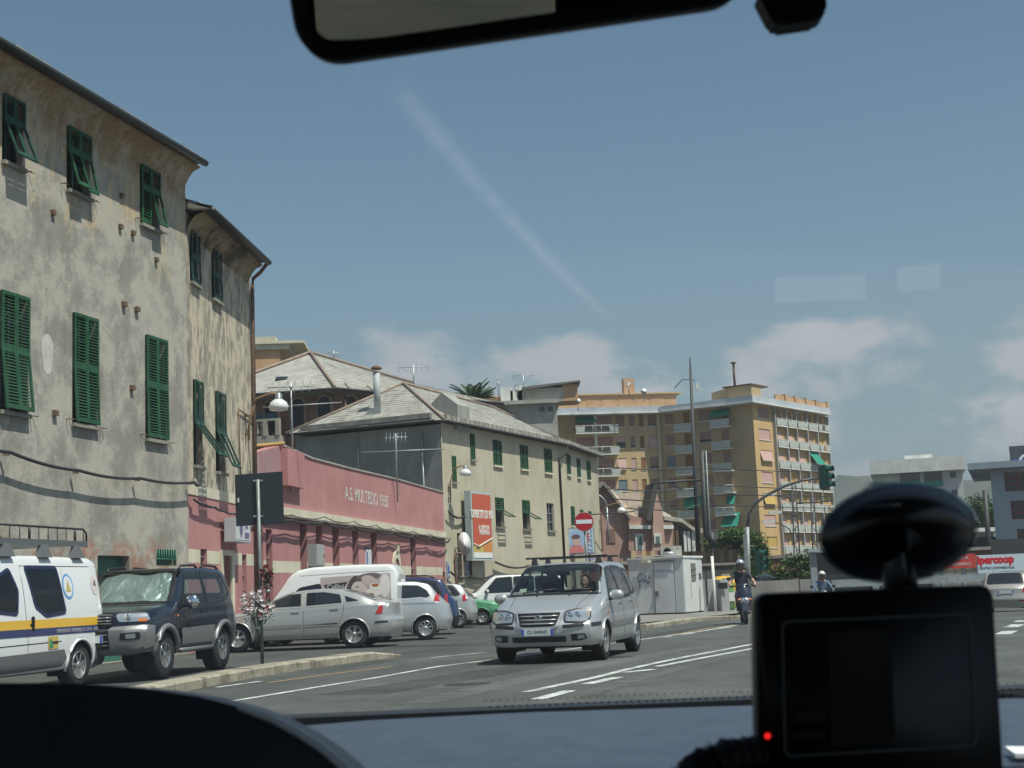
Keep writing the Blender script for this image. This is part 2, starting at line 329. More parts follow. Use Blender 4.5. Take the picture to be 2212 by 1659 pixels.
# the carriageway dips gently beyond the junction on the right
def gz(x, y):
    ss = lambda a, b, v: (lambda t: t*t*(3-2*t))(max(0, min(1, (v-a)/(b-a)))); return -.38*ss(40, 51, y)*(1-ss(57, 66, y))*ss(7, 10.5, x)
for o in list(C.objects):
    if o.type == 'MESH' and o.name.split('.')[0] in ('ground', 'parking_ground', 'road', 'pavement'):
        bm = bmesh.new(); bm.from_mesh(o.data)
        for ax, vals in ((0, [6.5+.5*k for k in range(10)]), (1, [39+k*1.5 for k in range(20)])):
            for v_ in vals: bmesh.ops.bisect_plane(bm, geom=bm.verts[:]+bm.edges[:]+bm.faces[:], plane_co=(v_,v_,0), plane_no=(1-ax,ax,0))
        for v_ in bm.verts: v_.co.z += gz(v_.co.x, v_.co.y)
        bm.to_mesh(o.data); bm.free()
# ================================================================ old stained house on the left (two wings)
PL1 = worn('stained_plaster', (.185,.165,.125), (.345,.315,.245), .75, c3=(.42,.37,.28), bs=.35)
def pl2f(t, b):
    a = ramp(t, noise(t, .9, 6, .62), [(.38, (.265,.247,.212)), (.60, (.40,.38,.335))])
    hi = N(t, 'ShaderNodeTexCoord'); sp = N(t, 'ShaderNodeSeparateXYZ'); t.links.new(hi.outputs['Object'], sp.inputs[0])
    mr = N(t, 'ShaderNodeMapRange', clamp=True); t.links.new(sp.outputs['Z'], mr.inputs[0]); mr.inputs[1].default_value = 8.6; mr.inputs[2].default_value = 11.2
    ns = noise(t, 1.3, 7, .7, (1,1,.5), dist=1.2); ad = N(t, 'ShaderNodeMath', operation='MULTIPLY_ADD'); t.links.new(mr.outputs[0], ad.inputs[0]); ad.inputs[1].default_value = .28; t.links.new(ns, ad.inputs[2])
    k = ramp(t, ad.outputs[0], [(.64, (0,0,0)), (.72, (1,1,1))]); a = mixc(t, k, a, (.50,.40,.27))
    mo = N(t, 'ShaderNodeMapRange', clamp=True); t.links.new(sp.outputs['Z'], mo.inputs[0]); mo.inputs[1].default_value = 10.3; mo.inputs[2].default_value = 11.0
    k2 = N(t, 'ShaderNodeMath', operation='MULTIPLY_ADD'); t.links.new(mo.outputs[0], k2.inputs[0]); k2.inputs[1].default_value = .35; t.links.new(noise(t, 2.6, 7, .75, (1,1,.6)), k2.inputs[2])
    a = mixc(t, ramp(t, k2.outputs[0], [(.74, (0,0,0)), (.86, (.6,.6,.6))]), a, (.26,.155,.085))
    s = ramp(t, noise(t, 3.0, 5, .65, (1,1,.08)), [(.30, (.74,.72,.69)), (.50, (1,1,1))]); a = mixc(t, .55, a, s, 'MULTIPLY')
    lo = N(t, 'ShaderNodeMapRange', clamp=True); t.links.new(sp.outputs['Z'], lo.inputs[0]); lo.inputs[1].default_value = 3.4; lo.inputs[2].default_value = 2.4; lo.inputs[3].default_value = 0; lo.inputs[4].default_value = .22
    k3 = N(t, 'ShaderNodeMath', operation='ADD'); t.links.new(lo.outputs[0], k3.inputs[0]); t.links.new(noise(t, 1.1, 7, .7, dist=.5), k3.inputs[1])
    a = mixc(t, ramp(t, k3.outputs[0], [(.70, (0,0,0)), (.80, (.7,.7,.7))]), a, (.36,.15,.09))
    a = mixc(t, .8, a, ramp(t, noise(t, 14, 4, .75), [(.32, (.82,.82,.82)), (.62, (1.05,1.05,1.05))]), 'MULTIPLY')
    pk = ramp(t, noise(t, .9, 10, .8, dist=.1), [(.50, (0,0,0)), (.53, (.6,.6,.6))]); a = mixc(t, pk, a, (.44,.405,.34)); pd = ramp(t, noise(t, 2.2, 9, .8, (1,1,.6)), [(.55, (0,0,0)), (.68, (.36,.36,.36))]); a = mixc(t, pd, a, (.20,.185,.155))
    t.links.new(a, b.inputs['Base Color']); bump(t, b, noise(t, 9, 7, .7), .45, .02)
PLA = mat('old_plaster_peeling', rough=.9, build=pl2f, spec=.2)
def pl3f(t, b):
    a = mixc(t, ramp(t, noise(t, 3.4, 7, .72, (1,1,.45), dist=.3), [(.46, (0,0,0)), (.56, (1,1,1))]), (.56,.485,.37), (.27,.24,.20))
    a = mixc(t, ramp(t, noise(t, .8, 5, .6), [(.48, (0,0,0)), (.66, (.5,.5,.5))]), a, (.36,.32,.26))
    a = mixc(t, .6, a, ramp(t, noise(t, 5.0, 5, .65, (1,1,.10)), [(.30, (.72,.70,.67)), (.50, (1,1,1))]), 'MULTIPLY')
    t.links.new(a, b.inputs['Base Color']); bump(t, b, noise(t, 12, 6, .7), .5, .02)
PLB = mat('mottled_plaster', rough=.9, build=pl3f, spec=.2)
PINK = worn('pink_render', (.42,.190,.190), (.52,.255,.25), .5, c3=(.47,.225,.215), amt=.5, bs=.15)
CREAM = worn('cream_render', (.58,.53,.40), (.70,.65,.52), .9, amt=.6, bs=.15)
STONE = worn('eave_stone', (.23,.215,.18), (.34,.32,.27), 2)
def slat_mesh(w0):
    if w0 not in slat_mesh.c:
        mb = MB(); mb.hexa([V((-w0/2,-.012,-.004)), V((w0/2,-.012,-.004)), V((w0/2,.014,.020)), V((-w0/2,.014,.020)), V((-w0/2,-.016,.004)), V((w0/2,-.016,.004)), V((w0/2,.010,.028)), V((-w0/2,.010,.028))])
        me = bpy.data.meshes.new('slat'); me.from_pydata(mb.v, [], mb.f); slat_mesh.c[w0] = me
    return slat_mesh.c[w0]
slat_mesh.c = {}
def leaf(parent, f, uL, zT, w0, h, ang_out, mt, step=.062, indiv=False, o=.05, name='shutter_panel', rails=None, sideang=0):
    """louvred leaf: hung by its top edge (ang_out tips the foot outwards) in facade space"""
    ca, sa = math.cos(ang_out), math.sin(ang_out); cb, sb = math.cos(sideang), math.sin(sideang)
    def T(x, z, y):      # x along, z below the top (positive down), y outwards
        yy = y*ca + z*sa; zz = -z*ca + y*sa
        return f.P(uL + x*cb + yy*0, zT + zz, o + yy + x*sb)
    def bar(mb, x0, x1, z0, z1, y0=-.018, y1=.018): mb.hexa([T(x0,z1,y1), T(x1,z1,y1), T(x1,z1,y0), T(x0,z1,y0), T(x0,z0,y1), T(x1,z0,y1), T(x1,z0,y0), T(x0,z0,y0)])
    mb = MB(); s = .055
    bar(mb, 0, s, 0, h); bar(mb, w0-s, w0, 0, h); rl = [(0, .07)] + (rails or []) + [(h-.09, h)]
    for a, b in rl: bar(mb, s, w0-s, a, b)
    fr = mb.build(name, mt, parent)
    gaps = [(rl[i][1], rl[i+1][0]) for i in range(len(rl)-1)]
    M3 = None; joined = MB()
    for a, b in gaps:
        n = max(1, int((b-a)/step))
        for i in range(n):
            zc = a + (i+.5)*(b-a)/n
            if indiv:
                me = slat_mesh(round(w0-2*s, 3)); me.materials.clear() if not len(me.materials) else None
                if not len(me.materials): me.materials.append(mt)
                o_ = bpy.data.objects.new('slat', me); C.objects.link(o_); o_.parent = fr
                X = (f.d*cb + f.n*sb); c0 = T(w0/2, zc, 0); dn = (T(w0/2, zc+1, 0)-c0); Y_ = (T(w0/2, zc, 1)-c0)
                Mx = Matrix((X, Y_, -dn)).transposed().to_4x4(); Mx.translation = c0; o_.matrix_parent_inverse = chain(fr).inverted()
                q = Mx; o_.location = q.translation; o_.rotation_euler = q.to_euler()
            else:
                joined.add([T(s, zc+.018, .016), T(w0-s, zc+.018, .016), T(w0-s, zc-.014, -.012), T(s, zc-.014, -.012)], [(0,1,2,3)])
    if not indiv and joined.v: joined.build('louvre_slats', mt, fr, kind='stuff')
    return fr
def old_window(root, f, u0, u1, z0, z1, mt, mode, indiv=False, split=None):
    """mode per leaf: 0 closed flat, angle -> the lower panel tipped out. split = height of the tipping panel"""
    wd = (u1-u0)/2-.004; h = z1-z0
    fb = MB(); fb.fbox(f, u0-.03, u1+.03, z0-.08, z0-.005, -.05, .10); fb.build('sill', STONE, root)
    gb = MB(); gb.quad(f.P(u0, z0, -.20), f.P(u1, z0, -.20), f.P(u1, z1, -.20), f.P(u0, z1, -.20)); gb.build('window_pane', GLASSD, root)
    fm = MB()
    for a in (u0, u0+wd-.03, u1-.05): fm.fbox(f, a, a+.05, z0, z1, -.19, -.15)
    fm.fbox(f, u0, u1, z0+h*.45, z0+h*.45+.04, -.19, -.15); fm.build('window_frame', mt, root)
    for k in range(2):
        ul = u0 + k*(wd+.008); a = mode[k]; sp = split if split else h*.45
        up = h-sp
        if up > .1: leaf(root, f, ul, z1, wd, up, 0, mt, indiv=indiv)
        leaf(root, f, ul, z1-up, wd, sp-.03, a, mt, indiv=indiv)
def fixings(root, f, u, z):
    mb = MB(); mb.tube([f.P(u, z, 0), f.P(u, z, .12), f.P(u, z-.02, .13)], .012, 4); mb.tube([f.P(u+.08, z+.02, .02), f.P(u+.16, z, .1)], .01, 4); mb.build('shutter_hook', IRON, root)
old = thing('old_house', 'tall old house with stained peeling plaster and long green louvred shutters at the left edge', 'house', B1.P(0, 0))
UPW = [(-2.95,-2.25,9.85,11.2,(.38,.38)), (-.68,.22,9.88,11.25,(.30,.22)), (2.38,3.26,9.88,11.28,(0,.24))]
LOW = [(-2.97,-2.05,4.95,7.27,(.10,.10)), (-.44,.50,4.96,7.28,(.05,.03)), (2.58,3.56,4.92,7.30,(.02,.02))]
holes = [w_[:4] for w_ in UPW+LOW]
def shopdoor(tl, br): return rect(B1, Z3, tl, br)
hd = [(.55,1.85,0,2.25), (3.05,4.0,2.05,2.42)]
wall(B1, -9, 4.6, 0, 11.8, holes+hd, .26).build('wall', PLA, old)
for (a, b, c, d, md) in UPW: old_window(old, B1, a, b, c, d, GREENSH2 if a < -1 else GREENSH, md, False, split=(d-c)*.62)
for (a, b, c, d, md) in LOW: old_window(old, B1, a, b, c, d, GREENSH, md, True, split=(d-c)*.52)
for a, b, c, d, md in UPW+LOW:
    fixings(old, B1, b+.10, c-.02); 
    if a > -1: fixings(old, B1, a-.22, c+.05)
mb = MB(); mb.fbox(B1, .55, 1.85, 0, 2.25, -.26, -.2); mb.build('door', mat('teal_door_paint', (.03,.13,.10), .6), old)
mb = MB(); mb.fbox(B1, 3.05, 4.0, 2.05, 2.42, -.2, -.15); mb.build('vent_recess', DARK, old)
mb = MB()
for i in range(9): u = 3.08+i*.112; mb.tube([B1.P(u,2.05,0), B1.P(u,2.42,0)], .014, 5)
mb.tube([B1.P(3.05,2.2,0), B1.P(4.0,2.2,0)], .012, 5); mb.build('vent_bars', mat('green_bars', (.03,.16,.10), .5), old)
for x, y in ((850,1375),(940,1420),(860,1155),(370,1275),(1105,1610)): u, z = B1.uv(*Z1(x, y)); mb = MB(); mb.fbox(B1, u-.06, u+.06, z-.05, z+.05, -.01, .07); mb.build('iron_bracket', IRON, old)
for x, y in ((765,232),(845,265),(815,752),(335,910)): u, z = B1.uv(*Z2(x, y)); mb = MB(); mb.fbox(B1, u-.07, u+.07, z-.06, z+.05, -.01, .08); mb.build('iron_bracket', IRON, old)
u, z = B1.uv(*Z2(295,545)); mb = MB(); mb.prism([B1.P(u+.2*math.cos(a)*(1+.12*math.sin(3*a)), z+.46*math.sin(a)*(1+.1*math.cos(2*a)), .001) for a in [math.pi*k/9 for k in range(18)]], B1.n*.004); mb.build('bare_patch', worn('pale_patch', (.50,.49,.45), (.58,.57,.53), 3), old)
# return wall at the corner and the body behind
def backwall(f, u0, u1, h, depth, m_, root, name='side_wall'):
    mb = MB(); mb.quad(f.P(u1,0,0), f.P(u1,0,-depth), f.P(u1,h,-depth), f.P(u1,h,0)); mb.quad(f.P(u0,0,0), f.P(u0,0,-depth), f.P(u0,h,-depth), f.P(u0,h,0)); mb.quad(f.P(u0,0,-depth), f.P(u1,0,-depth), f.P(u1,h,-depth), f.P(u0,h,-depth)); mb.build(name, m_, root)
backwall(B1, -9, 4.6, 11.8, 9, PLA, old)
# cove cornice, stone eave and slate roof of wing one
def cornice(f, u0, u1, zt, ov, root, m_=PLA):
    prof = [(.0, zt-.52), (.03, zt-.50), (.03, zt-.42), (.08, zt-.36), (.14, zt-.24), (.24, zt-.12), (ov*.72, zt-.04), (ov*.72, zt)]
    mb = MB(); mb.ring([[f.P(u, z, o) for o, z in prof] for u in (u0, u1)], False, False, smooth=True); mb.build('cornice', m_, root)
    mb = MB(); mb.fbox(f, u0-.02, u1-.18, zt, zt+.05, -.2, ov); mb.build('eave_board', mat('dark_eave', (.06,.05,.04), .8), root)
    gt = MB(); gt.tube([f.P(u0-.0, zt+.0, ov+.06), f.P(u1-.16, zt+.0, ov+.06)], .085, 8); gt.build('gutter', mat('dark_gutter', (.022,.028,.026), .5), root)
def slates(f, u0, u1, ze, oe, zr, orr, root, m_=SLATE, rows=None, cw=.42, rh=.30, ragged=.015, cap=None, kind=None):
    """slate courses laid up a slope from eave (oe, ze) to ridge (orr, zr)"""
    Ls = math.hypot(zr-ze, orr-oe); n = rows or int(Ls/rh); mb = MB(); do, dz = (orr-oe)/n, (zr-ze)/n; nn = V((0, 0, 0))
    for r_ in range(n):
        u = u0 - (r_ % 2)*cw*.5
        while u < u1:
            a, b = max(u, u0)+.006, min(u+cw, u1)-.006
            if b > a+.02:
                j = rnd.uniform(0, ragged); o0, z0, o1, z1 = oe+do*r_ - do*j*3, ze+dz*r_+.02+j, oe+do*(r_+1.25), ze+dz*(r_+1.25)
                mb.add([f.P(a,z0,o0), f.P(b,z0+rnd.uniform(-.5,.5)*ragged,o0), f.P(b,z1,o1), f.P(a,z1,o1), f.P(a,z0-.028,o0), f.P(b,z0-.028,o0)], [(0,1,2,3), (4,5,1,0)])
            u += cw
    return mb.build('slates', m_, root, kind='stuff')
def roof_under(f, u0, u1, ze, oe, zr, orr, root, back=None, m_=STONE, name='roof'):
    mb = MB(); zb, ob = back or (ze, 2*orr-oe); mb.ring([[f.P(u, ze-.03, oe-.03), f.P(u, zr-.03, orr), f.P(u, zb-.03, ob)] for u in (u0, u1)], True, True, smooth=False); return mb.build(name, m_, root)
OV = .60
cornice(B1, -9, 4.55, 11.78, OV, old); roof_under(B1, -9, 4.35, 11.85, OV, 14.0, -5, old)
slates(B1, -9, 4.42, 11.86, OV+.06, 14.0, -5, old, rows=17)
mb = MB(); mb.box(B1.P(4.45, 12.05, .1), (.35, .25, .08)); mb.build('ridge_tile', mat('terracotta', (.42,.16,.09), .8), old)
# wing two, slightly set back and lower, its foot painted pink and cream
U2 = [(.32,1.05,9.03,10.45,(.03,.03)), (2.25,3.05,9.0,10.45,(.03,.03))]
L2 = [(.48,1.22,4.50,6.6,(.62,.62)), (2.45,3.30,4.50,6.58,(.40,.40))]
h2 = [w_[:4] for w_ in U2+L2]
wing = thing('old_house_wing', 'mottled plaster wing with half open dark green shutters and a pink foot', 'house', B2.P(2, 0))
wall(B2, 0, 6.29, 4.02, 10.75, h2, .26).build('wall', PLB, wing)
mb = MB(); mb.fbox(B2, 0, 6.29, 3.76, 4.02, -.1, .02); mb.build('cream_band', CREAM, wing)
dr = quadr(B2, Z12, (470,955), (560,965), (480,1300), (560,1300)); du0, du1 = 2.95, 3.75
hw = [(1.0,1.55,.9,2.48), (du0,du1,0,2.36), (4.95,5.4,.85,2.42)]
wall(B2, 0, 6.29, 0, 3.76, hw, .25).build('lower_wall', PINK, wing)
for a, b in ((0, .98), (1.57, 2.72), (4.0, 4.93), (5.42, 6.29)):
    mb = MB(); mb.fbox(B2, a, b, 2.13, 2.45, -.01, .004); mb.build('cream_stripe', CREAM, wing)
mb = MB(); mb.fbox(B2, 2.74, du0, 0, 2.5, -.02, .05); mb.fbox(B2, du1, 3.98, 0, 2.5, -.02, .05); mb.fbox(B2, du0, du1, 2.36, 2.5, -.02, .05); mb.build('door_frame', CREAM, wing)
mb = MB(); mb.fbox(B2, du0, du0+.25, 0, 2.36, -.25, -.2); mb.build('door_leaf', mat('dark_red_door', (.09,.025,.02), .6), wing)
mb = MB(); mb.fbox(B2, du0+.25, du1, 0, 2.36, -.26, -.21); mb.build('door_leaf', DARK, wing)
for (a, b, c, d) in (hw[0], hw[2]):
    mb = MB(); mb.quad(B2.P(a,c,-.15), B2.P(b,c,-.15), B2.P(b,d,-.15), B2.P(a,d,-.15)); mb.build('window_pane', mat('dirty_dark_glass', (.06,.06,.06), .4), wing)
    mb = MB()
    for k in range(4): z = c+(d-c)*k/4+.2; mb.fbox(B2, a, b, z, z+.03, -.1, -.06)
    mb.build('window_bars', GALV, wing)
for (a, b, c, d, md) in U2: old_window(wing, B2, a, b, c, d, GREENSH2, md, False)
for (a, b, c, d, md) in L2: old_window(wing, B2, a, b, c, d, GREENSH2, md, False, split=(d-c)*.5)
backwall(B2, 0, 6.29, 10.75, 9, PLB, wing)
cornice(B2, 0, 6.0, 10.7, OV, wing, worn('cove_plaster', (.26,.20,.125), (.40,.32,.21), 1.2, c3=(.10,.075,.05))); roof_under(B2, .02, 5.85, 10.77, OV, 12.9, -5, wing); slates(B2, .05, 5.9, 10.78, OV+.06, 12.9, -5, wing, rows=17)
mb = MB(); p = [B2.P(5.9, 10.7, .6), B2.P(6.1, 10.5, .35), B2.P(6.22, 10.35, .10), B2.P(6.2, 10.1, .08), B2.P(6.22, 0.3, .08)]; mb.tube(p, .055, 8); mb.build('downpipe', IRON, wing)
mb = MB(); mb.tube([B2.P(4.6, 6.4, .05), B2.P(4.62, 6.35, .05), B2.P(6.2, 6.25, .05)], .02, 5); mb.tube([B2.P(4.6, 6.4, .05), B2.P(4.75, 4.0, .05)], .02, 5); mb.build('wall_conduit', IRON, wing)
# cables sagging along both wings
def cable(f, pts, r, parent, o=.10, name='cable', sag=.05, n=6, m_=WIRE):
    P = []
    for (u, z), (u2, z2) in zip(pts, pts[1:]):
        for i in range(n): t = i/n; P.append(f.P(u+(u2-u)*t, z+(z2-z)*t - sag*4*t*(1-t), o))
    P.append(f.P(*pts[-1], o)); mb = MB(); mb.tube(P, r, 6); 
    return mb.build(name, m_, parent) if parent else mb.build(name, m_)
c_ = cable(B1, [(-8,4.5), (-5.2,4.3), (-2.91,4.13), (-.54,3.95), (1.97,3.95), (4.5,4.02), (4.8,4.0)], .035, None, .22, sag=.06, n=8)
tag(c_, 'thick black cable sagging along the stained wall below the long shutters', 'cable')
mb = MB()
for u, z in ((-2.9,4.1), (-.5,3.92), (2.0,3.92), (4.5,3.99)): mb.box(B1.P(u, z, .12), (.05,.12,.05), Matrix.Rotation(R(14.5)+R(90), 3, 'Z')); 
mb.build('cable_bracket', IRON, c_)
c_ = cable(B2, [(.02,3.62), (.9,3.55), (1.8,3.53), (2.7,3.48), (3.6,3.45), (6.3,3.52)], .03, None, .14, sag=.03)
tag(c_, 'grey cable looped on brackets across the pink foot of the old house', 'cable')
LB = thing('lightbox_sign', 'grey lightbox sign with a crest hung over the doorway of the pink wall', 'sign', B2.P(2.72, 2.7, 0))
lf = Fac(B2.P(2.72, 0, .05), (math.cos(R(8)), math.sin(R(8)))); 
mb = MB(); mb.fbox(B2, 2.72, 4.25, 2.69, 3.3, .12, .42); mb.build('cabinet', mat('pale_grey_panel', (.42,.44,.45), .5), LB, bevel=.01)
mb = MB(); mb.fbox(B2, 2.78, 4.19, 2.75, 3.24, .42, .428); mb.build('face', mat('white_lightbox_face', (.58,.60,.62), .35), LB)
mb = MB(); mb.prism([B2.P(3.25+a, 2.98+b, .43) for a, b in ((-.16,.16),(.16,.16),(.16,0),(0,-.2),(-.16,0))], B2.n*.004); mb.build('crest', mat('violet_print', (.16,.12,.22), .5), LB)
text('letters', 'BAR', .17, facM(B2, 3.8, 3.1, .43), mat('violet_print'), LB)
mb = MB(); mb.fbox(B2, 3.6, 4.05, 2.80, 2.95, .43, .434); mb.build('emblem', mat('violet_print'), LB)
for a in (2.9, 4.05): mb = MB(); mb.tube([B2.P(a, 3.2, 0), B2.P(a, 3.2, .12)], .02, 5); mb.build('bracket', IRON, LB)
# ================================================================ pink sports hall
hall = thing('pink_hall', 'long low pink hall with cream band and white painted lettering on its parapet', 'building', B3.P(10, 0))
HW = [(4.2,4.9), (5.9,6.55), (7.75,8.55), (10.2,11.0), (12.75,13.6)]
hh = [(a, b, 0.9, 3.48) for a, b in HW] + [(19.0,20.0,1.15,3.45), (.35,.75,.9,3.2), (1.0,1.55,.9,3.2), (16.2,16.8,.0,2.25), (25.2,25.75,0,2.1)]
wall(B3, 0, 25.9, 0, 3.62, hh, .30).build('lower_wall', PINK, hall)
top = [(0,5.30), (.2,5.34), (2.5,5.77), (5.6,5.61), (10.2,5.63), (17,5.72), (21.5,5.72), (25.9,5.72)]
mb = MB()
for (a, za), (b, zb) in zip(top, top[1:]): mb.hexa([B3.P(a,3.9,.0), B3.P(b,3.9,.0), B3.P(b,3.9,-.3), B3.P(a,3.9,-.3), B3.P(a,za,0), B3.P(b,zb,0), B3.P(b,zb,-.3), B3.P(a,za,-.3)])
mb.build('parapet_wall', PINK, hall)
mb = MB()
for (a, za), (b, zb) in zip(top[2:], top[3:]): mb.hexa([B3.P(a,za,.04), B3.P(b,zb,.04), B3.P(b,zb,-.34), B3.P(a,za,-.34), B3.P(a,za+.05,.04), B3.P(b,zb+.05,.04), B3.P(b,zb+.05,-.34), B3.P(a,za+.05,-.34)])
mb.build('coping', worn('grey_coping', (.33,.32,.30), (.48,.47,.44), 3), hall)
mb = MB(); mb.fbox(B3, 0, 25.9, 3.62, 3.90, -.3, .10); mb.build('cream_band', CREAM, hall)
mb = MB(); mb.fbox(B3, 0, 25.9, 3.60, 3.66, .10, .16); mb.build('band_edge', STONE, hall)
us = sorted([(a-.0, b) for a, b, *_ in hh if 1])
lastu = 0
for a, b in us + [(25.9, 25.9)]:
    if a > lastu+.02: mb = MB(); mb.fbox(B3, lastu, a, 2.0 if lastu > 25 else 1.95, 2.30, -.01, .004); mb.build('cream_stripe', CREAM, hall)
    lastu = max(lastu, b)
DG = mat('dirty_dark_glass')
for a, b in HW:
    mb = MB(); mb.fbox(B3, a, b, .9, 3.48, -.32, -.28); mb.build('recessed_panel', mat('dark_red_panel', (.10,.035,.035), .7), hall)
for (a, b, c, d) in hh[5:]:
    mb = MB(); mb.quad(B3.P(a,c,-.2), B3.P(b,c,-.2), B3.P(b,d,-.2), B3.P(a,d,-.2)); mb.build('window_pane', DG, hall)
    mb = MB()
    for k in range(int((d-c)/.42)): z = c+.42*k+.2; mb.fbox(B3, a, b, z, z+.03, -.15, -.11)
    mb.fbox(B3, (a+b)/2-.015, (a+b)/2+.015, c, d, -.14, -.12); mb.build('window_bars', GALV, hall)
# arched cream doorway
ang = [math.pi*k/10 for k in range(11)]; cu, cz, ri, ro = 16.5, 2.25, .35, .62
mb = MB(); ring1 = [(cu-ri, 0), *[(cu-ri*math.cos(t), cz+ri*math.sin(t)) for t in ang], (cu+ri, 0)]; ring2 = [(cu-ro, 0), *[(cu-ro*math.cos(t), cz+ro*1.05*math.sin(t)) for t in ang], (cu+ro, 0)]
for i in range(len(ring1)-1):
    a, b, c, d = ring1[i], ring1[i+1], ring2[i+1], ring2[i]; mb.hexa([B3.P(*a,.06), B3.P(*b,.06), B3.P(*c,.06), B3.P(*d,.06), B3.P(*a,-.02), B3.P(*b,-.02), B3.P(*c,-.02), B3.P(*d,-.02)])
mb.fbox(B3, cu-.13, cu+.13, 2.85, 3.15, 0, .12); mb.build('arched_door_surround', CREAM, hall)
# lettering
WP = worn('faded_white_paint', (.50,.47,.45), (.66,.63,.60), 6, bs=.05)
text('lettering', 'A.S. MULTEDO 1930', .66, facM(B3, 12.45, 4.72, .002), WP, hall, sx=1.05, bold=.004)
# higher block at the left end and the small gable roof edge behind
mb = MB(); mb.fbox(B3, 2.45, 4.15, 4.55, 5.66, .0, .22); mb.build('projecting_box', PINK, hall)
mb = MB(); q0, q1 = B3.P(2.5, 5.82, .1), B3.P(-.6, 5.35, -2.2); mb.tube([q0, q1], .06, 5); mb.build('roof_edge', mat('ochre_timber', (.42,.27,.10), .7), hall)
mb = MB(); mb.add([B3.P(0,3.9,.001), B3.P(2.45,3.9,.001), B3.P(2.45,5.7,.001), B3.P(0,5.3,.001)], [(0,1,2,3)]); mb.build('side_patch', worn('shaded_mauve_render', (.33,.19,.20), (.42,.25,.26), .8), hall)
mb = MB(); mb.fbox(B3, 0, 25.9, 5.0, 5.1, -9, -.3); mb.build('flat_roof', STONE, hall); backwall(B3, 0, 25.9, 5.0, 9, PINK, hall)
mb = MB(); mb.quad(B3.P(25.9,0,-.3), B3.P(25.9,0,0), B3.P(25.9,5.7,0), B3.P(25.9,5.7,-.3)); mb.build('end_wall', PINK, hall)
pts = [(0,3.55)]; u = 1.2
while u < 25.5: pts.append((u, 3.52+.10*(int(u) % 3 == 0)-.004*u)); u += rnd.uniform(1.2, 2.1)
pts.append((25.9, 3.6))
c_ = cable(B3, pts, .04, None, .24, sag=.05, n=4); tag(c_, 'thick grey cable bundle running under the cream band of the pink hall', 'cable')
c2_ = cable(B3, [(a, b+.16) for a, b in pts[::2]], .015, c_, .24, sag=.10, n=6, name='thin_cable')
def wallbox(name, label, cat, f, u0, u1, z0, z1, o0, o1, col):
    t_ = thing(name, label, cat, f.P(u0, z0, o0)); mb = MB(); mb.fbox(f, u0, u1, z0, z1, o0, o1); mb.build('cabinet', mat(name+'_paint', col, .5), t_, bevel=.012)
    mb = MB(); mb.fbox(f, u0+.04, u1-.04, z0+.05, z1-.05, o1, o1+.01); mb.build('door', mat(name+'_paint'), t_)
    mb = MB(); mb.fbox(f, u1-.12, u1-.08, (z0+z1)/2-.06, (z0+z1)/2+.06, o1+.01, o1+.03); mb.build('handle', IRON, t_); return t_
wallbox('electric_box', 'grey electric box on the pink wall between the first two tall recesses', 'box', B3, 4.95, 5.8, 2.15, 2.85, 0, .3, (.35,.37,.36))
nb = thing('notice_board', 'small white and blue notice on the pink wall before the last tall recess', 'sign', B3.P(12.0, 2.3, 0))
mb = MB(); mb.fbox(B3, 11.85, 12.6, 2.1, 2.85, .0, .05); mb.build('board', mat('notice_white', (.6,.62,.66), .4), nb); mb = MB(); mb.fbox(B3, 11.9, 12.05, 2.3, 2.75, .05, .055); mb.build('blue_panel', mat('notice_blue', (.05,.12,.35), .4), nb)
mb = MB(); mb.tube([B3.P(11.8,2.9,.05), B3.P(12.65,2.9,.05)], .03, 5); mb.build('frame', WIRE, nb)
# ================================================================ yellow curved house
YEL = worn('ochre_plaster', (.43,.385,.285), (.53,.48,.37), .5, c3=(.50,.46,.37), amt=.6, bs=.2)
GREYW = worn('grey_cement_gable', (.15,.165,.16), (.22,.235,.228), .5, c3=(.26,.27,.26), amt=.8)
yel = thing('yellow_house', 'long curved ochre house with slate roof, small green shutters and a blank grey gable', 'house', B4.P(7, 0))
UW = [(1.02,1.42,6.27,7.5,0), (3.05,3.53,7.46,8.72,0), (5.63,6.64,7.35,8.62,1), (8.95,9.92,7.36,8.62,1), (12.16,13.17,7.36,8.66,1)]
LW = [(5.65,6.62,4.30,5.75,2), (8.95,9.88,4.26,5.75,2), (12.2,13.2,4.23,5.72,3)]
SW = [(1.3,1.75,1.9,3.9,4), (2.3,2.8,1.9,3.9,4)]
def eavecurve(u): return 8.95 + (0.18*max(0, 1-u/4) if u < 4 else 0)
wall(B4, 0, 14.84, 0, 8.98, [w_[:4] for w_ in UW+LW+SW], .22).build('wall', YEL, yel)
W5 = [(.85,1.65,7.46,8.6,1), (3.3,4.1,7.46,8.55,1), (5.85,6.75,7.46,8.6,1), (1.3,2.1,4.6,5.7,1), (3.6,4.3,4.7,5.6,1), (5.7,6.4,4.6,5.6,1)]
wall(B5, 0, 8.9, 0, 8.98, [w_[:4] for w_ in W5], .22).build('wall', YEL, yel)
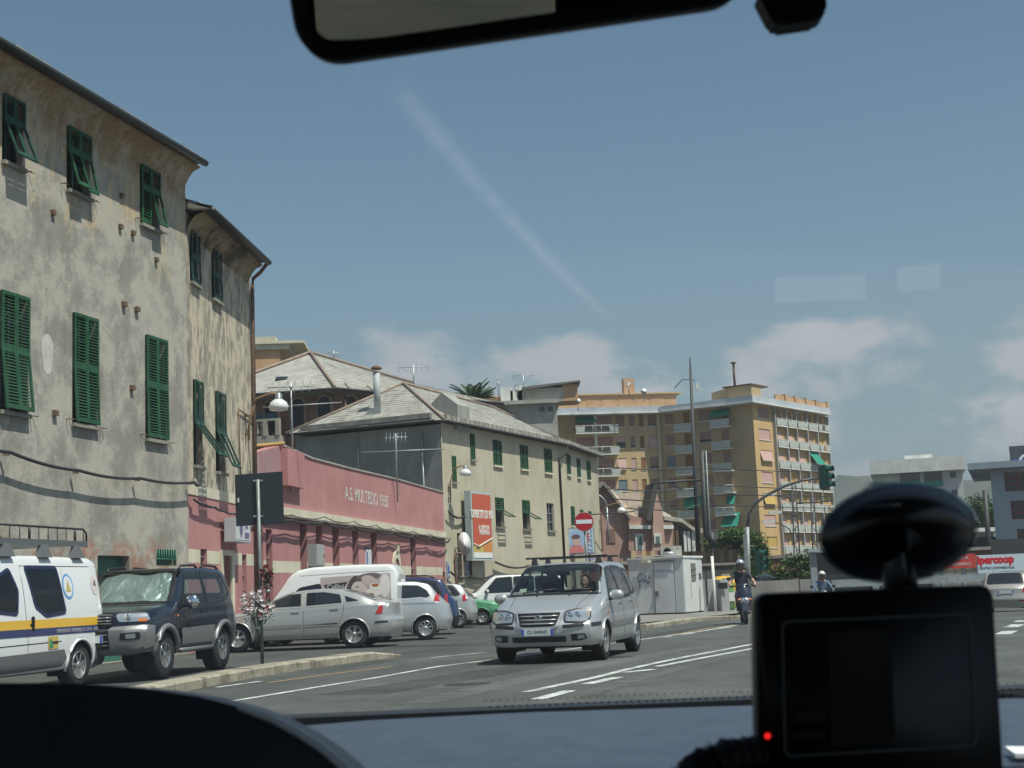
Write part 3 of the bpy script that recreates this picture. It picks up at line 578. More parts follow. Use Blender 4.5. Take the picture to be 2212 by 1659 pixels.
def yshut(f, a, b, c, d, kind):
    mb = MB(); mb.quad(f.P(a,c,-.16), f.P(b,c,-.16), f.P(b,d,-.16), f.P(a,d,-.16)); mb.build('window_pane', GLASSD, yel)
    mb = MB(); mb.fbox(f, a-.05, b+.05, c-.09, c, -.05, .10); mb.build('sill', CREAM if kind == 1 else STONE, yel)
    m = (b-a)/2
    if kind in (0, 1):
        for k in range(2): leaf(yel, f, a+k*m, d, m-.01, d-c-.02, 0, GREENSH, step=.09, o=.03, rails=[((d-c)*.5, (d-c)*.5+.05)])
    elif kind == 2:
        leaf(yel, f, a, d, 2*m, (d-c)*.42, 0, GREENSH, step=.09, o=.03); leaf(yel, f, a, d-(d-c)*.42, 2*m, (d-c)*.52, 1.05, GREENSH, step=.09, o=.03)
    elif kind == 3:
        mb = MB()
        for x in (a, a+m-.03, b-.06): mb.fbox(f, x, x+.06, c, d, -.14, -.08)
        for z in (c, c+(d-c)*.3, c+(d-c)*.62, d-.06): mb.fbox(f, a, b, z, z+.05, -.14, -.08)
        mb.build('window_frame', GALV, yel)
    else:
        mb = MB()
        for x in (a, a+m-.015, b-.03): mb.fbox(f, x, x+.03, c, d, -.05, -.02)
        for k in range(5): z = c+(d-c)*k/5+.2; mb.fbox(f, a, b, z, z+.03, -.05, -.02)
        mb.build('window_bars', IRON, yel)
for w_ in UW+LW+SW: yshut(B4, *w_)
for w_ in W5: yshut(B5, *w_)
GBL = Fac(B4.P(-7.6, 0, -3.3) if 0 else (B4.P(0,0,0) - B4.n*7.9), (B4.n.x, B4.n.y))     # blank gable, facing the camera
mb = MB(); wall(GBL, 0, 6.9, 0, 8.9, [], mb=mb); mb.build('gable_wall', GREYW, yel)
mb = MB(); wall(GBL, 6.9, 7.9, 0, 8.9, [], mb=mb, o=.05); mb.build('corner_strip', worn('pale_cement_strip', (.17,.18,.18), (.23,.24,.24), .8), yel)
mb = MB(); mb.tube([GBL.P(6.95,8.6,.09), GBL.P(6.97,5.0,.09), GBL.P(6.98,3,.09)], .05, 6); mb.build('drainpipe', GALV, yel)
mb = MB(); mb.tube([GBL.P(3.5,8.95,.06), GBL.P(3.52,3,.06)], .02, 5); mb.build('wall_cable', GALV, yel)
mb = MB(); mb.quad(B4.P(14.84,0,-8), B5.P(8.9,0,-8), B5.P(8.9,8.98,-8), B4.P(14.84,8.98,-8)); mb.quad(B5.P(8.9,0,0), B5.P(8.9,0,-8), B5.P(8.9,8.98,-8), B5.P(8.9,8.98,0)); mb.quad(GBL.P(0,0,0), B4.P(14.84,0,-8), B4.P(14.84,8.9,-8), GBL.P(0,8.9,0)); mb.build('rear_wall', YEL, yel)
# hipped slate roof: eave all round, ridge set back
ze, zr = 9.05, 11.5
E0, E1, E2, E3 = B4.P(-.35, ze, .35), B4.P(14.9, ze, .35), B5.P(9.1, ze, .35), B5.P(9.1, ze, -8); E4 = GBL.P(-.3, ze, .4); E4b = B4.P(14.84, ze, -8.2)
R0, R1, R2 = B4.P(3.9, zr+.1, -4), B4.P(14.9, zr, -4.2), B5.P(5.2, zr-.1, -4.2)
mb = MB(); mb.add([E0,E1,E2,E3,E4b,E4,R0,R1,R2], [(0,1,7,6), (1,2,8,7), (2,3,8), (3,4,7,8), (4,5,6,7), (5,0,6), (0,5,4,1), (1,4,3,2)]); mb.build('roof_deck', STONE, yel)
def slope_slates(root, A, B, D, Cc, m_=SLATE, rh=.34, cw=.55, name='slates'):
    """courses from eave A-B to ridge D-C (may converge)"""
    n = int(((D-A).length+(Cc-B).length)/2/rh); mb = MB(); nn = (B-A).cross(D-A).normalized(); nn = nn if nn.z > 0 else -nn
    for r_ in range(n):
        a, b = A.lerp(D, r_/n), B.lerp(Cc, r_/n); a2, b2 = A.lerp(D, min(1,(r_+1.2)/n)), B.lerp(Cc, min(1,(r_+1.2)/n)); m = max(1, int((b-a).length/cw)); off = (r_ % 2)*.5/m
        for k in range(-1 if off else 0, m):
            t0, t1 = max(0, k/m+off), min(1, (k+1)/m+off)
            if t1-t0 < .004: continue
            j = rnd.uniform(.018, .032); e = .012/max(.1, (b-a).length)
            p = [a.lerp(b, t0+e)+nn*j, a.lerp(b, t1-e)+nn*(j+rnd.uniform(-.01,.01)), a2.lerp(b2, t1-e)+nn*.008, a2.lerp(b2, t0+e)+nn*.008, a.lerp(b, t0+e), a.lerp(b, t1-e)]
            mb.add(p, [(0,1,2,3), (4,5,1,0)])
    mb.build(name, m_, root, kind='stuff')
SL2 = speck('weathered_slate', (.25,.24,.21), (.36,.35,.315), 1.3, .85, bs=.3)
slope_slates(yel, E0, E1, R1, R0) if 0 else slope_slates(yel, E0, E1, R0, R1, SL2)
slope_slates(yel, E1, E2, R1, R2, SL2); slope_slates(yel, E4, E0, R0, R0, SL2); slope_slates(yel, E2, E3, R2, R2, SL2)
# rounded stone parapet along the eave and the gutter
PAR = worn('grey_parapet', (.19,.185,.16), (.31,.30,.265), 2.0, streak=False)
par = [GBL.P(.4,ze+.12,.28), GBL.P(7.5,ze+.16,.28)]
mb = MB(); mb.hexa([par[0], par[1], par[1]-GBL.n*.25, par[0]-GBL.n*.25]+[q+V((0,0,.24)) for q in (par[0], par[1], par[1]-GBL.n*.25, par[0]-GBL.n*.25)]); mb.build('gable_parapet', PAR, yel)
ed = [B4.P(0,ze+.0,.25)] + [B4.P(u,ze,.25) for u in (3,6,9,12,14.84)] + [B5.P(u,ze,.25) for u in (3,6,9)]
mb = MB()
for a, b in zip(ed, ed[1:]):
    q = V(((b-a).y, -(b-a).x, 0)).normalized()
    for i in range(6):
        p0, p1 = a.lerp(b, i/6+.01), a.lerp(b, (i+1)/6-.01); mb.hexa([p0+q*.1, p1+q*.1, p1-q*.12, p0-q*.12, p0+q*.06+V((0,0,.26)), p1+q*.06+V((0,0,.26)), p1-q*.12+V((0,0,.30)), p0-q*.12+V((0,0,.30))])
mb.build('eave_parapet', PAR, yel)
mb = MB(); mb.tube([GBL.P(-.2,ze-.02,.45), GBL.P(7.8,ze,.45)], .07, 6); mb.tube([e+V((B4.n.x*.14, B4.n.y*.14, -.04)) for e in ed], .07, 6); mb.build('gutter', WIRE, yel)
dp = [B4.P(14.6,8.95,.4), B4.P(14.5,8.5,.3), B4.P(14.1,8.2,.08), B4.P(14.15,7.8,.07), B4.P(14.3,1.2,.07)]; mb = MB(); mb.tube(dp, .07, 6); mb.build('downpipe', WIRE, yel)
RIDGE = speck('ridge_brown', (.20,.155,.125), (.30,.22,.175), 3); mb = MB()
for a, b in ((E4, R0), (E0, R0), (R0, R1), (R1, R2)): mb.tube([a+V((0,0,.06)), b+V((0,0,.06))], .08, 6)
mb.build('ridge_tiles', RIDGE, yel)
dm = B4.P(1.4, 9.35, -.9); mb = MB(); mb.prism([dm+GBL.d*a+V((0,0,b)) for a, b in ((-1.5,-.3),(1.1,-.6),(1.1,.6),(.3,1.25))], -GBL.n*1.3); mb.build('dormer', worn('dormer_grey', (.28,.28,.26), (.36,.36,.33), 1), yel)
mb = MB(); mb.box(GBL.P(3.9, 9.75, -1.2), (.75,.75,.6), Matrix.Rotation(R(-24),3,'Z')); mb.lathe([(.17,0),(.17,1.9)], GBL.P(3.9,10.0,-1.2), n=12); mb.build('flue', mat('pale_flue', (.36,.38,.38), .6), yel)
mb = MB(); mb.lathe([(.05,0),(.26,.02),(.26,.12),(.05,.22)], GBL.P(3.9,12.0,-1.2), n=12); mb.build('flue_cap', IRON, yel)
# ================================================================ villa with loggia behind the hall
TERRA = worn('brown_red_plaster', (.17,.095,.065), (.26,.15,.10), .7)
STUCCO = worn('pale_stucco', (.34,.31,.25), (.46,.42,.35), 1)
villa = thing('arcaded_villa', 'large villa with hipped slate roof, arched dark red loggia and stone balustrade balcony', 'villa', (-12, 98, 0))
K = atY(*Z4(815,545), 95); K.z = 15.0; KL = V((-19.5, 97.0, 15)); KR = V((-1.6, 105.9, 15))
dA = (K-KL); VA = Fac(KL, dA.xy); LA = dA.xy.length; dB = KR-K; VB = Fac(K, dB.xy); LBn = dB.xy.length
def arch_panel(f, u, z0, w0, h, root, m_in, m_rim, o=.0):
    n = 10; r_ = w0/2; pts = [(u-r_, z0), (u+r_, z0)] + [(u+r_*math.cos(math.pi*k/n), z0+h-r_+r_*math.sin(math.pi*k/n)) for k in range(n+1)]
    mb = MB(); mb.prism([f.P(a, b, o+.02) for a, b in pts], -f.n*.02); mb.build('arch_opening', m_in, root)
    mb = MB(); q = [(u-r_, z0), (u-r_, z0+h-r_)] + [(u-r_*math.cos(math.pi*k/n), z0+h-r_+r_*math.sin(math.pi*k/n)) for k in range(n+1)] + [(u+r_, z0)]
    mb.tube([f.P(a, b, o+.06) for a, b in q], .13, 5); mb.build('arch_surround', m_rim, root)
wall(VA, 0, LA, 6, 14.6, []).build('wall', TERRA, villa); wall(VB, 0, LBn, 6, 14.6, []).build('wall', TERRA, villa)
RIMM = worn('arch_stone', (.24,.16,.11), (.33,.24,.17), 1)
for i in range(4): arch_panel(VA, LA-1.1-1.9*i, 12.3, 1.1, 2.3, villa, DARK, RIMM)
for i in range(6): arch_panel(VB, .9+1.75*i, 12.3, 1.1, 2.3, villa, DARK, RIMM)
bu0, bu1 = VA.uv(546, 1010)[0], VA.uv(*Z4(400,850))[0]
mb = MB(); mb.fbox(VA, bu0, bu1, 11.4, 12.0, -.1, 1.0); mb.build('balcony_slab', STUCCO, villa)
mb = MB(); mb.fbox(VA, bu0, bu1, 13.0, 13.15, .8, 1.0); mb.fbox(VA, bu1-.3, bu1, 12, 13, .75, 1.05); mb.fbox(VA, bu1-1.2, bu1-.9, 12, 13, .75, 1.05); mb.build('balustrade_rail', STUCCO, villa)
for k in range(12):
    u = bu1-1.35-.27*k
    if u > bu0: mb = MB(); mb.lathe([(.05,0),(.09,.25),(.05,.6),(.08,.85),(.08,1.0)], VA.P(u, 12, .9), n=6); mb.build('baluster', STUCCO, villa)
mb = MB(); mb.fbox(VA, bu0, bu1-.3, 13.25, 13.6, .02, .1); mb.build('blue_railing', mat('dark_teal', (.03,.09,.11), .6), villa)
A0, A1 = V((hz(682)*102, 102, 18.6)), V((hz(905)*117, 117, 18.3)); KE = V((-1.6+2, 118, 15)); KW = V((-19.5, 112, 15)); A0w = V((-20, 102.5, 18.2))
eo = .9; Ke, KLe, KRe = K + V((-.2,-eo,-.15)), KL + V((-3,-eo*.3,-.15)), KR + V((eo,-.4,-.15))
mb = MB(); mb.add([KLe, Ke, KRe, KE, A0, A1, KW], [(0,1,4), (1,2,5,4), (2,3,5), (3,6,4,5), (6,0,4), (0,6,3,2,1)]); mb.build('roof', SL2, villa)
slope_slates(villa, Ke, KRe, A0, A1, SL2, rh=.6, cw=1.0); slope_slates(villa, KLe, Ke, A0-V((2.5,0,1.1)), A0, SL2, rh=.6, cw=1.0)
mb = MB()
for a, b in ((Ke, A0), (A0, A1), (KLe, A0)): mb.tube([a+V((0,0,.1)), b+V((0,0,.1))], .13, 5)
mb.build('ridge_tiles', RIDGE, villa)
mb = MB(); mb.tube([KLe, Ke, KRe], .1, 5); mb.build('gutter', WIRE, villa)
for i in range(7):
    t = .08+.13*i; a = Ke.lerp(KRe, t); b = a.lerp(A0.lerp(A1, t), .16); mb = MB(); mb.tube([a+V((0,0,.12)), b+V((0,0,.12))], .05, 4); mb.build('eave_batten', STUCCO, villa)
sk = Ke.lerp(KLe, .45).lerp(A0, .35); mb = MB(); mb.box(sk+V((0,-.05,.05)), (.8, .5, .1), Matrix.Rotation(R(25), 3, 'X')); mb.build('skylight', GLASSD, villa)
# peach tower block behind
PEACH = worn('peach_render', (.50,.30,.17), (.58,.37,.22), .4, amt=.5, bs=.1)
tb = thing('peach_block', 'peach coloured block with overhanging cornice standing behind the old house and the villa', 'building', (-26, 150, 0))
PT = Fac(V((hz(535)*150, 150, 0)), (1, .06)); e_ = PT.uv(*Z4(360,400))[0]; zc = PT.uv(*Z4(360,250))[1]; zt = PT.uv(*Z4(345,170))[1]
mb = MB(); mb.fbox(PT, -6, e_, 0, zc, -12, 0); mb.build('wall', PEACH, tb)
mb = MB(); mb.fbox(PT, -6, e_+1.0, zc, zc+.55, -13, .25); mb.fbox(PT, -6, e_+2.6, zc+.55, zc+.85, -14, .5); mb.build('cornice', CREAM, tb)
mb = MB(); mb.fbox(PT, -6, e_-.4, zc+.85, zt+.2, -12, .4); mb.build('parapet', CREAM, tb)
mb = MB(); mb.fbox(PT, -6, e_-.0, zc-4.6, zc-2.4, 0, .05); mb.build('mauve_band', worn('mauve_render', (.36,.18,.15), (.42,.23,.19), .5), tb)
# ================================================================ ochre apartment block
OCH = worn('ochre_apartment_render', (.50,.37,.205), (.58,.44,.26), .25, amt=.5, bs=.1); OCHSH = worn('shaded_ochre_render', (.45,.33,.19), (.52,.39,.23), .25, amt=.5, bs=.1)  # darker ochre copy carries the shade of the unlit faces in its colour
OCH2 = worn('orange_apartment_render', (.54,.36,.175), (.62,.42,.21), .25, amt=.4, bs=.1)
FASC = worn('grey_blue_fascia', (.42,.46,.50), (.52,.56,.60), .4, amt=.5); WHT = worn('white_slab_edge', (.62,.62,.58), (.78,.78,.74), .5, amt=.5)
BLP = mat('pink_roller_blind', (.52,.33,.29), .7); BLD = mat('dull_pink_blind', (.30,.18,.16), .7); BRN = mat('brown_shutter', (.24,.11,.035), .7); BLB = mat('blue_grey_blind', (.14,.18,.21), .6); YBL = mat('yellow_blind', (.50,.33,.10), .7)
AWG = mat('green_awning', (.012,.22,.15), .75); RAILP = glassm('railing_glass', (.78,.80,.78)); RAILW = mat('white_railing_panel', (.42,.45,.42), .5)
apt = thing('apartment_block', 'big ochre apartment block with balconies, pink roller blinds and green awnings', 'apartment block', (30, 210, 0))
Y0 = 206
FA = Fac(V((hz(1205)*Y0, Y0, 0)), (math.cos(R(8)), math.sin(R(8)))); fa = lambda x: FA.uv(*Z8(x, 500))[0]
uB = FA.uv(*Z8(720,600))[0]; FB = Fac(FA.P(uB, 0), (math.cos(R(-30)), math.sin(R(-30)))); uT = FB.uv(*Z8(1285,900))[0]
FS = Fac(FB.P(uT, 0), (.80, -.60)); uC = FS.uv(*Z8(1448,700))[0]; FT = Fac(FS.P(uC, 0), (.60, .80)); uE = FT.uv(*Z8(1993,600))[0]
ZT = FA.uv(*Z8(370,365))[1]; ZTB = FB.uv(*Z8(1000,325))[1]; ZTT = FT.uv(*Z13(360,215))[1]
def blind(f, a, b, c, d, m_, fr=1.0, tilt=0, th=.25):
    """one window: recess pane, white frame, roller blind"""
    mb = MB(); mb.quad(f.P(a,c,-th), f.P(b,c,-th), f.P(b,d,-th), f.P(a,d,-th)); o = mb.build('window', GLASSD, apt)
    mb = MB(); zb = d-(d-c)*fr; mb.hexa([f.P(a,zb,-.08+tilt), f.P(b,zb,-.08+tilt), f.P(b,zb,-.12+tilt), f.P(a,zb,-.12+tilt), f.P(a,d,-.08), f.P(b,d,-.08), f.P(b,d,-.12), f.P(a,d,-.12)]); mb.build('roller_blind', m_, o)
    mb = MB(); mb.fbox(f, a-.05, b+.05, c-.1, c, -.05, .08); mb.build('sill', WHT, o)
def balcony(f, a, b, z, dep=1.2, glass=True, h=1.0):
    mb = MB(); mb.fbox(f, a, b, z-.16, z, -.1, dep); sl_ = mb.build('balcony', WHT, apt)
    mb = MB()
    n = max(2, int((b-a)/1.1))
    for k in range(n+1): u = a+.03+(b-a-.06)*k/n; mb.tube([f.P(u,z,dep-.05), f.P(u,z+h,dep-.05)], .03, 4)
    mb.tube([f.P(a,z+h,dep-.05), f.P(b,z+h,dep-.05)], .04, 4); mb.build('railing', WHT, sl_)
    for k in range(n):
        u = a+.06+(b-a-.06)*k/n; mb = MB(); mb.fbox(f, u+.04, u+(b-a)/n-.08, z+.08, z+h-.06, dep-.07, dep-.05); mb.build('railing_panel', RAILW if k in (0, n-1) else RAILP, sl_)
    mb = MB(); mb.fbox(f, a, a+.03, z+.08, z+h-.06, 0, dep); mb.build('railing_end', RAILP, sl_)
def awning(f, a, b, z, h, out, m_=AWG):
    mb = MB(); mb.hexa([f.P(a,z-h,out), f.P(b,z-h,out), f.P(b,z-h,out-.04), f.P(a,z-h,out-.04), f.P(a,z,.05), f.P(b,z,.05), f.P(b,z,.01), f.P(a,z,.01)]); mb.build('awning', m_, apt)
def cols(f, z, xs, y): return [tuple(f.uv(*z(x, y))[0] for x in ab) for ab in xs]
wr = random.Random(3)
NF = 8
# wing a: left, lit. windows measured in Z8
ca = cols(FA, Z8, [(380,448), (487,525), (560,595), (628,692)], 550); cd_ = cols(FA, Z8, [(70,205), (235,350)], 480)
za = [FA.uv(*Z8(640, y))[1] for y in (368, 520)]; st = 3.12
hA = []
for k in range(NF):
    zt_ = za[0]-st*k
    for i, (a, b) in enumerate(ca): hA.append((a, b, zt_-1.65 if i != 2 else zt_-1.75, zt_, k, i))
    for i, (a, b) in enumerate(cd_): hA.append((a, b, zt_-2.1, zt_+.05, k, 9+i))
wall(FA, -14, uB, 0, ZT, [h_[:4] for h_ in hA], .25).build('wall', OCH, apt)
for a, b, c, d, k, i in hA:
    if i == 2: blind(FA, a, b, c, d, BRN)
    elif i == 0: blind(FA, a, b, c, d, BLP if k in (1,2) else (BLB if k == 3 else BLD), .45 if k in (1,) else 1, .35 if k == 2 else 0)
    elif i >= 9: blind(FA, a, b, c, d, BLD, 1)
    else: blind(FA, a, b, c, d, BLP if (i, k) in ((3,1),(1,2),(1,3)) else BLD, wr.choice((1,1,.8)), .35 if (i, k) == (3,1) else 0)
ba0, ba1 = FA.uv(*Z8(55,500))[0], FA.uv(*Z8(380,500))[0]
for k in range(NF):
    z = FA.uv(*Z8(200,512))[1]-st*k; balcony(FA, ba0, ba1, z, 1.6); 
    mb = MB(); mb.fbox(FA, (ba0+ba1)/2-.15, (ba0+ba1)/2+.15, z, z+2.9, 0, .5); mb.build('balcony_divider', WHT, apt)
a_, b_ = FA.uv(*Z8(65,400))[0], FA.uv(*Z8(215,400))[0]
awning(FA, a_, b_, FA.uv(*Z8(100,385))[1], 1.0, 1.3); awning(FA, (a_+b_)/2+.5, ba1, FA.uv(*Z8(300,668))[1], .35, 1.4)
mb = MB(); mb.fbox(FA, uB-.5, uB, 0, ZT, 0, .35); mb.build('corner_pier', worn('pale_pier', (.52,.44,.30), (.58,.50,.36), .4), apt)
# wing b: between wing a and the tower, its shade put into the wall colour
cb = cols(FB, Z8, [(762,830), (1022,1108)], 600); cbd = cols(FB, Z8, [(905,955), (1195,1250)], 600)
hB = []
for k in range(NF):
    zt_ = FB.uv(*Z8(790,362))[1]-st*k
    for i, (a, b) in enumerate(cb): hB.append((a, b, zt_-1.5, zt_, k, i))
    for i, (a, b) in enumerate(cbd): hB.append((a, b, zt_-2.3, zt_, k, 5+i))
wall(FB, 0, uT, 0, ZTB, [h_[:4] for h_ in hB], .25).build('wall', OCHSH, apt)
for a, b, c, d, k, i in hB: blind(FB, a, b, c, d, [BLD, BLD, None, None, None, BRN, BLD][i] if k != 2 or i else BLB, .7 if (i, k) in ((1,1),(6,1)) else 1)
for a, b in cols(FB, Z8, [(850,992), (1130,1277)], 600):
    for k in range(NF):
        if k == NF-1: continue
        balcony(FB, a, b, FB.uv(*Z8(1200,462))[1]-st*k+(.0 if a > 5 else -.1), 1.3)
bb = cols(FB, Z8, [(1125,1205), (1210,1272), (888,1015), (1215,1275), (1170,1297)], 600)
zz = lambda y: FB.uv(*Z8(1200, y))[1]
awning(FB, *bb[0], zz(322), 1.3, 1.2); awning(FB, *bb[1], zz(322), 1.2, 1.4); awning(FB, *bb[2], zz(965), 1.9, 1.35); awning(FB, *bb[3], zz(975), 1.6, 1.2); awning(FB, *bb[4], zz(1120), 2.0, 1.35)
# roof slabs and terraces
mb = MB(); mb.fbox(FA, -14, uB+.3, ZT, ZT+.9, -8, 1.6); mb.fbox(FB, .8, uT, ZTB+.0, ZTB+.75, -8, 1.6); mb.build('roof_fascia', FASC, apt)
mb = MB(); mb.fbox(FA, -14, uB+.3, ZT-.12, ZT, -1, 1.9); mb.fbox(FB, .8, uT, ZTB-.12, ZTB, -1, 1.9); mb.build('roof_lip', WHT, apt)
for k in range(9):
    u = uB-1.2-2.4*k; mb = MB(); mb.fbox(FA, u, u+1.9, ZT+.9, ZT+2.1, .2, .4); mb.build('terrace_parapet', PEACH, apt)
mb = MB(); mb.fbox(FA, -14, FB.A.x-FA.A.x-.5+4, ZT+.9, ZT+3.2, -7, -2.5); mb.build('penthouse', PEACH, apt)
mb = MB(); mb.fbox(FA, -14, uB+4.2, ZT+3.2, ZT+3.4, -7.5, -2.2); mb.build('penthouse_roof', OCH, apt)
chx = FA.uv(*Z8(520,150))[0]; mb = MB(); mb.fbox(FA, chx-.8, chx+.8, ZT+3.4, ZT+5.8, -5, -3.6); mb.build('chimney', PEACH, apt)
# tower
mb = MB(); mb.quad(FS.P(0,0), FS.P(uC,0), FS.P(uC,ZTT+1), FS.P(0,ZTT+1)); mb.quad(FT.P(uE,0), FT.P(uE,0,-10), FT.P(uE,ZTT,-10), FT.P(uE,ZTT)); mb.build('tower_side_wall', OCHSH, apt)
wins = cols(FT, Z13, [(243,348)], 500)[0]; fins = [FT.uv(*Z13(x, 700))[0] for x in (392,498,590,690,785,888)]
zk = [FT.uv(*Z13(300, y))[1] for y in (262, 430)]; s2 = (FT.uv(*Z13(300,430))[1]-FT.uv(*Z13(320,1235))[1])/4
hT = []
for k in range(NF):
    zt_ = zk[1]+s2-s2*k; hT.append((wins[0], wins[1], zt_-1.55, zt_, k, 0))
    for i, u in enumerate(fins[:-1]):
        w0 = fins[i+1]-u; hT.append((u+.25*w0, u+.72*w0, zt_-2.3, zt_, k, 1+i))
wall(FT, 0, uE, 0, ZTT, [h_[:4] for h_ in hT], .3).build('tower_front_wall', OCH2, apt)
for a, b, c, d, k, i in hT: blind(FT, a, b, c, d, BLD if k == 0 else (YBL if (k, i) in ((4,0),(6,0)) else (BLP if wr.random() < .8 else YBL)), 1 if i == 0 else wr.choice((.75,.9,.6,1)), .45 if (k, i) in ((2,0),(4,0)) else (.35 if k in (1,2) and 0 < i < 4 else 0))
for k, u in enumerate(fins): mb = MB(); mb.fbox(FT, u-.13, u+.13, 0, ZTT-.3, 0, .5); mb.build('fin', worn('grey_fin', (.36,.35,.32), (.46,.45,.42), .5), apt)
for k in range(NF):
    z = hT[0][2]-.75-s2*k+.0
    for i, u in enumerate(fins[:-1]): balcony(FT, u+.25, fins[i+1]-.15, z, .6)
awning(FT, fins[3]+.3, fins[4]-.3, FT.uv(*Z13(740,640))[1], 2.1, 1.6)
mb = MB(); mb.fbox(FT, -1.6, uE, ZTT, ZTT+.9, -8, .9); mb.build('tower_fascia', FASC, apt)
mb = MB(); mb.fbox(FT, -1.8, uE+.1, ZTT-.12, ZTT, -8, 1.1); mb.build('tower_roof_lip', WHT, apt)
for i, u in enumerate(fins[:-1]): mb = MB(); mb.fbox(FT, u+.2, fins[i+1]-.6, ZTT+.9, ZTT+1.7, .4, .6); mb.build('terrace_parapet', PEACH, apt); mb = MB(); mb.fbox(FT, fins[i+1]-.6, fins[i+1]-.1, ZTT+.9, ZTT+1.9, .2, .8); mb.build('terrace_post', PEACH, apt)
mb = MB(); mb.hexa([FS.P(.2,ZTT+.9,.0), FS.P(uC,ZTT+.9,0), FT.P(2.9,ZTT+.9,0), FT.P(2.9,ZTT+.9,-8), FS.P(.2,ZTT+2.6,0), FS.P(uC,ZTT+2.6,0), FT.P(2.9,ZTT+2.6,0), FT.P(2.9,ZTT+2.6,-8)]); mb.build('stair_head', OCHSH, apt)
mb = MB(); mb.fbox(FS, -.9, uC+.15, ZTT+2.6, ZTT+2.8, -5, .15); mb.build('stair_head_roof', IRON, apt)
pf = FS.P(.5, ZTT+2.7, -1); mb = MB(); mb.tube([pf, pf+V((0,0,3.4))], .18, 6); mb.lathe([(.3,0),(.5,.1),(.2,.3)], pf+V((0,0,3.4)), n=8); mb.build('flue', IRON, apt)
# grey white older block seen over the slate roof
gb = thing('grey_terrace_block', 'weathered grey flat roofed block with a rooftop hut behind the palm', 'building', (12, 190, 0))
GP = Fac(V((hz(1060)*190, 190, 0)), (1, 0)); GW = worn('grey_white_render', (.34,.33,.29), (.46,.45,.40), .4)
r1 = rect(GP, Z6, (500,300), (1030,420)); mb = MB(); mb.fbox(GP, r1[0], r1[1], 0, r1[3]-.4, -8, 0); mb.build('wall', GW, gb); mb = MB(); mb.fbox(GP, r1[0]-.6, r1[1]+.3, r1[3]-.4, r1[3]+.1, -8.5, .8); mb.build('roof_slab', GW, gb)
r2 = rect(GP, Z6, (755,200), (1080,300)); mb = MB(); mb.fbox(GP, r2[0], r2[1]+.0, r1[3], r2[3]+.4, -6, -1); mb.build('rooftop_hut', GW, gb)
mb = MB(); mb.hexa([GP.P(r2[0]-.3,r2[3]+.2,-.4), GP.P(r2[1]+2.4,r2[3]+1.0,-.4), GP.P(r2[1]+2.4,r2[3]+1.0,-6), GP.P(r2[0]-.3,r2[3]+.2,-6), GP.P(r2[0]-.3,r2[3]+.6,-.4), GP.P(r2[1]+2.4,r2[3]+1.2,-.4), GP.P(r2[1]+2.4,r2[3]+1.2,-6), GP.P(r2[0]-.3,r2[3]+.6,-6)]); mb.build('hut_roof', worn('dark_roof_felt', (.12,.12,.12), (.2,.2,.19), 1), gb)
mb = MB(); mb.fbox(GP, r2[1], r2[1]+2.0, r1[3], r2[3]+.8, -6, -1); mb.build('hut_annex', PEACH, gb)
for x in (560, 640, 700, 820, 900): q = rect(GP, Z6, (x,250), (x+40,300)); mb = MB(); mb.fbox(GP, q[0], q[0]+1.6, r1[3]+.1, r1[3]+1.5+rnd.random(), -3, -1.6); mb.build('rooftop_unit', WHT, gb)
for x in (880, 950): q = rect(GP, Z6, (x,330), (x+40,370)); mb = MB(); mb.fbox(GP, q[0], q[1], q[2], q[3], 0, .05); mb.build('window', GLASSD, gb)
# ================================================================ pink gabled house
PKH = worn('salmon_plaster', (.40,.235,.19), (.50,.31,.25), .6); ROOFB = speck('beige_roof_slates', (.33,.26,.19), (.45,.36,.27), 2, .85)
ph = thing('pink_gabled_house', 'salmon pink house with two steep gables beyond the no entry sign', 'house', (9, 108, 0))
HL = Fac(V((hz(1285)*104, 104, 0)), (1, .10)); A = lambda x, y: HL.uv(*Z16(x, y))
g1 = [A(40,1330), A(550,1330), A(545,800), A(140,280), A(40,420)]
mb = MB(); mb.prism([HL.P(u, max(z, 0)) for u, z in [(A(-250,1330)[0],0), (A(550,0)[0],0), g1[2], g1[3], A(-250,720)]], -HL.n*.2); mb.build('left_gable_wall', PKH, ph)
mb = MB(); a0, a1, a2 = A(-250,720), A(140,250), A(560,800)
for (p, q) in ((a0, a1), (a1, a2)): mb.hexa([HL.P(p[0],p[1]-.2,.5), HL.P(q[0],q[1]-.2,.5), HL.P(q[0],q[1]-.2,-9), HL.P(p[0],p[1]-.2,-9), HL.P(p[0],p[1]+.1,.5), HL.P(q[0],q[1]+.1,.5), HL.P(q[0],q[1]+.1,-9), HL.P(p[0],p[1]+.1,-9)])
mb.build('gable_roof', worn('grey_verge', (.20,.18,.15), (.28,.26,.22), 1), ph)
b0, b1, b2, b3 = A(240,290), A(480,350), A(760,840), A(540,760)
mb = MB(); mb.add([HL.P(*b0,-.5), HL.P(*b1,-4), HL.P(*b2,-.5), HL.P(*b3,.3)], [(0,1,2,3)]); mb.build('roof_slope', ROOFB, ph)
mb = MB(); mb.add([HL.P(*A(490,360),-4.1), HL.P(*A(890,340),-4.1), HL.P(*A(830,870),-.6), HL.P(*A(720,790),-.6)], [(0,1,2,3)]); mb.build('roof_slope', speck('brown_roof_tiles', (.18,.145,.11), (.27,.22,.17), 3, .85), ph)
mb = MB(); mb.prism([HL.P(*A(*q), .4) for q in ((545,760),(920,860),(920,1330),(545,1330))], -HL.n*.2); mb.build('front_wall', PKH, ph)
mb = MB(); mb.prism([HL.P(*A(*q), .9) for q in ((960,420),(1060,720),(1100,1330),(900,1330),(910,640))], -HL.n*.6); mb.build('narrow_gable_wall', worn('light_salmon_plaster', (.52,.34,.27), (.60,.41,.33), .6), ph)
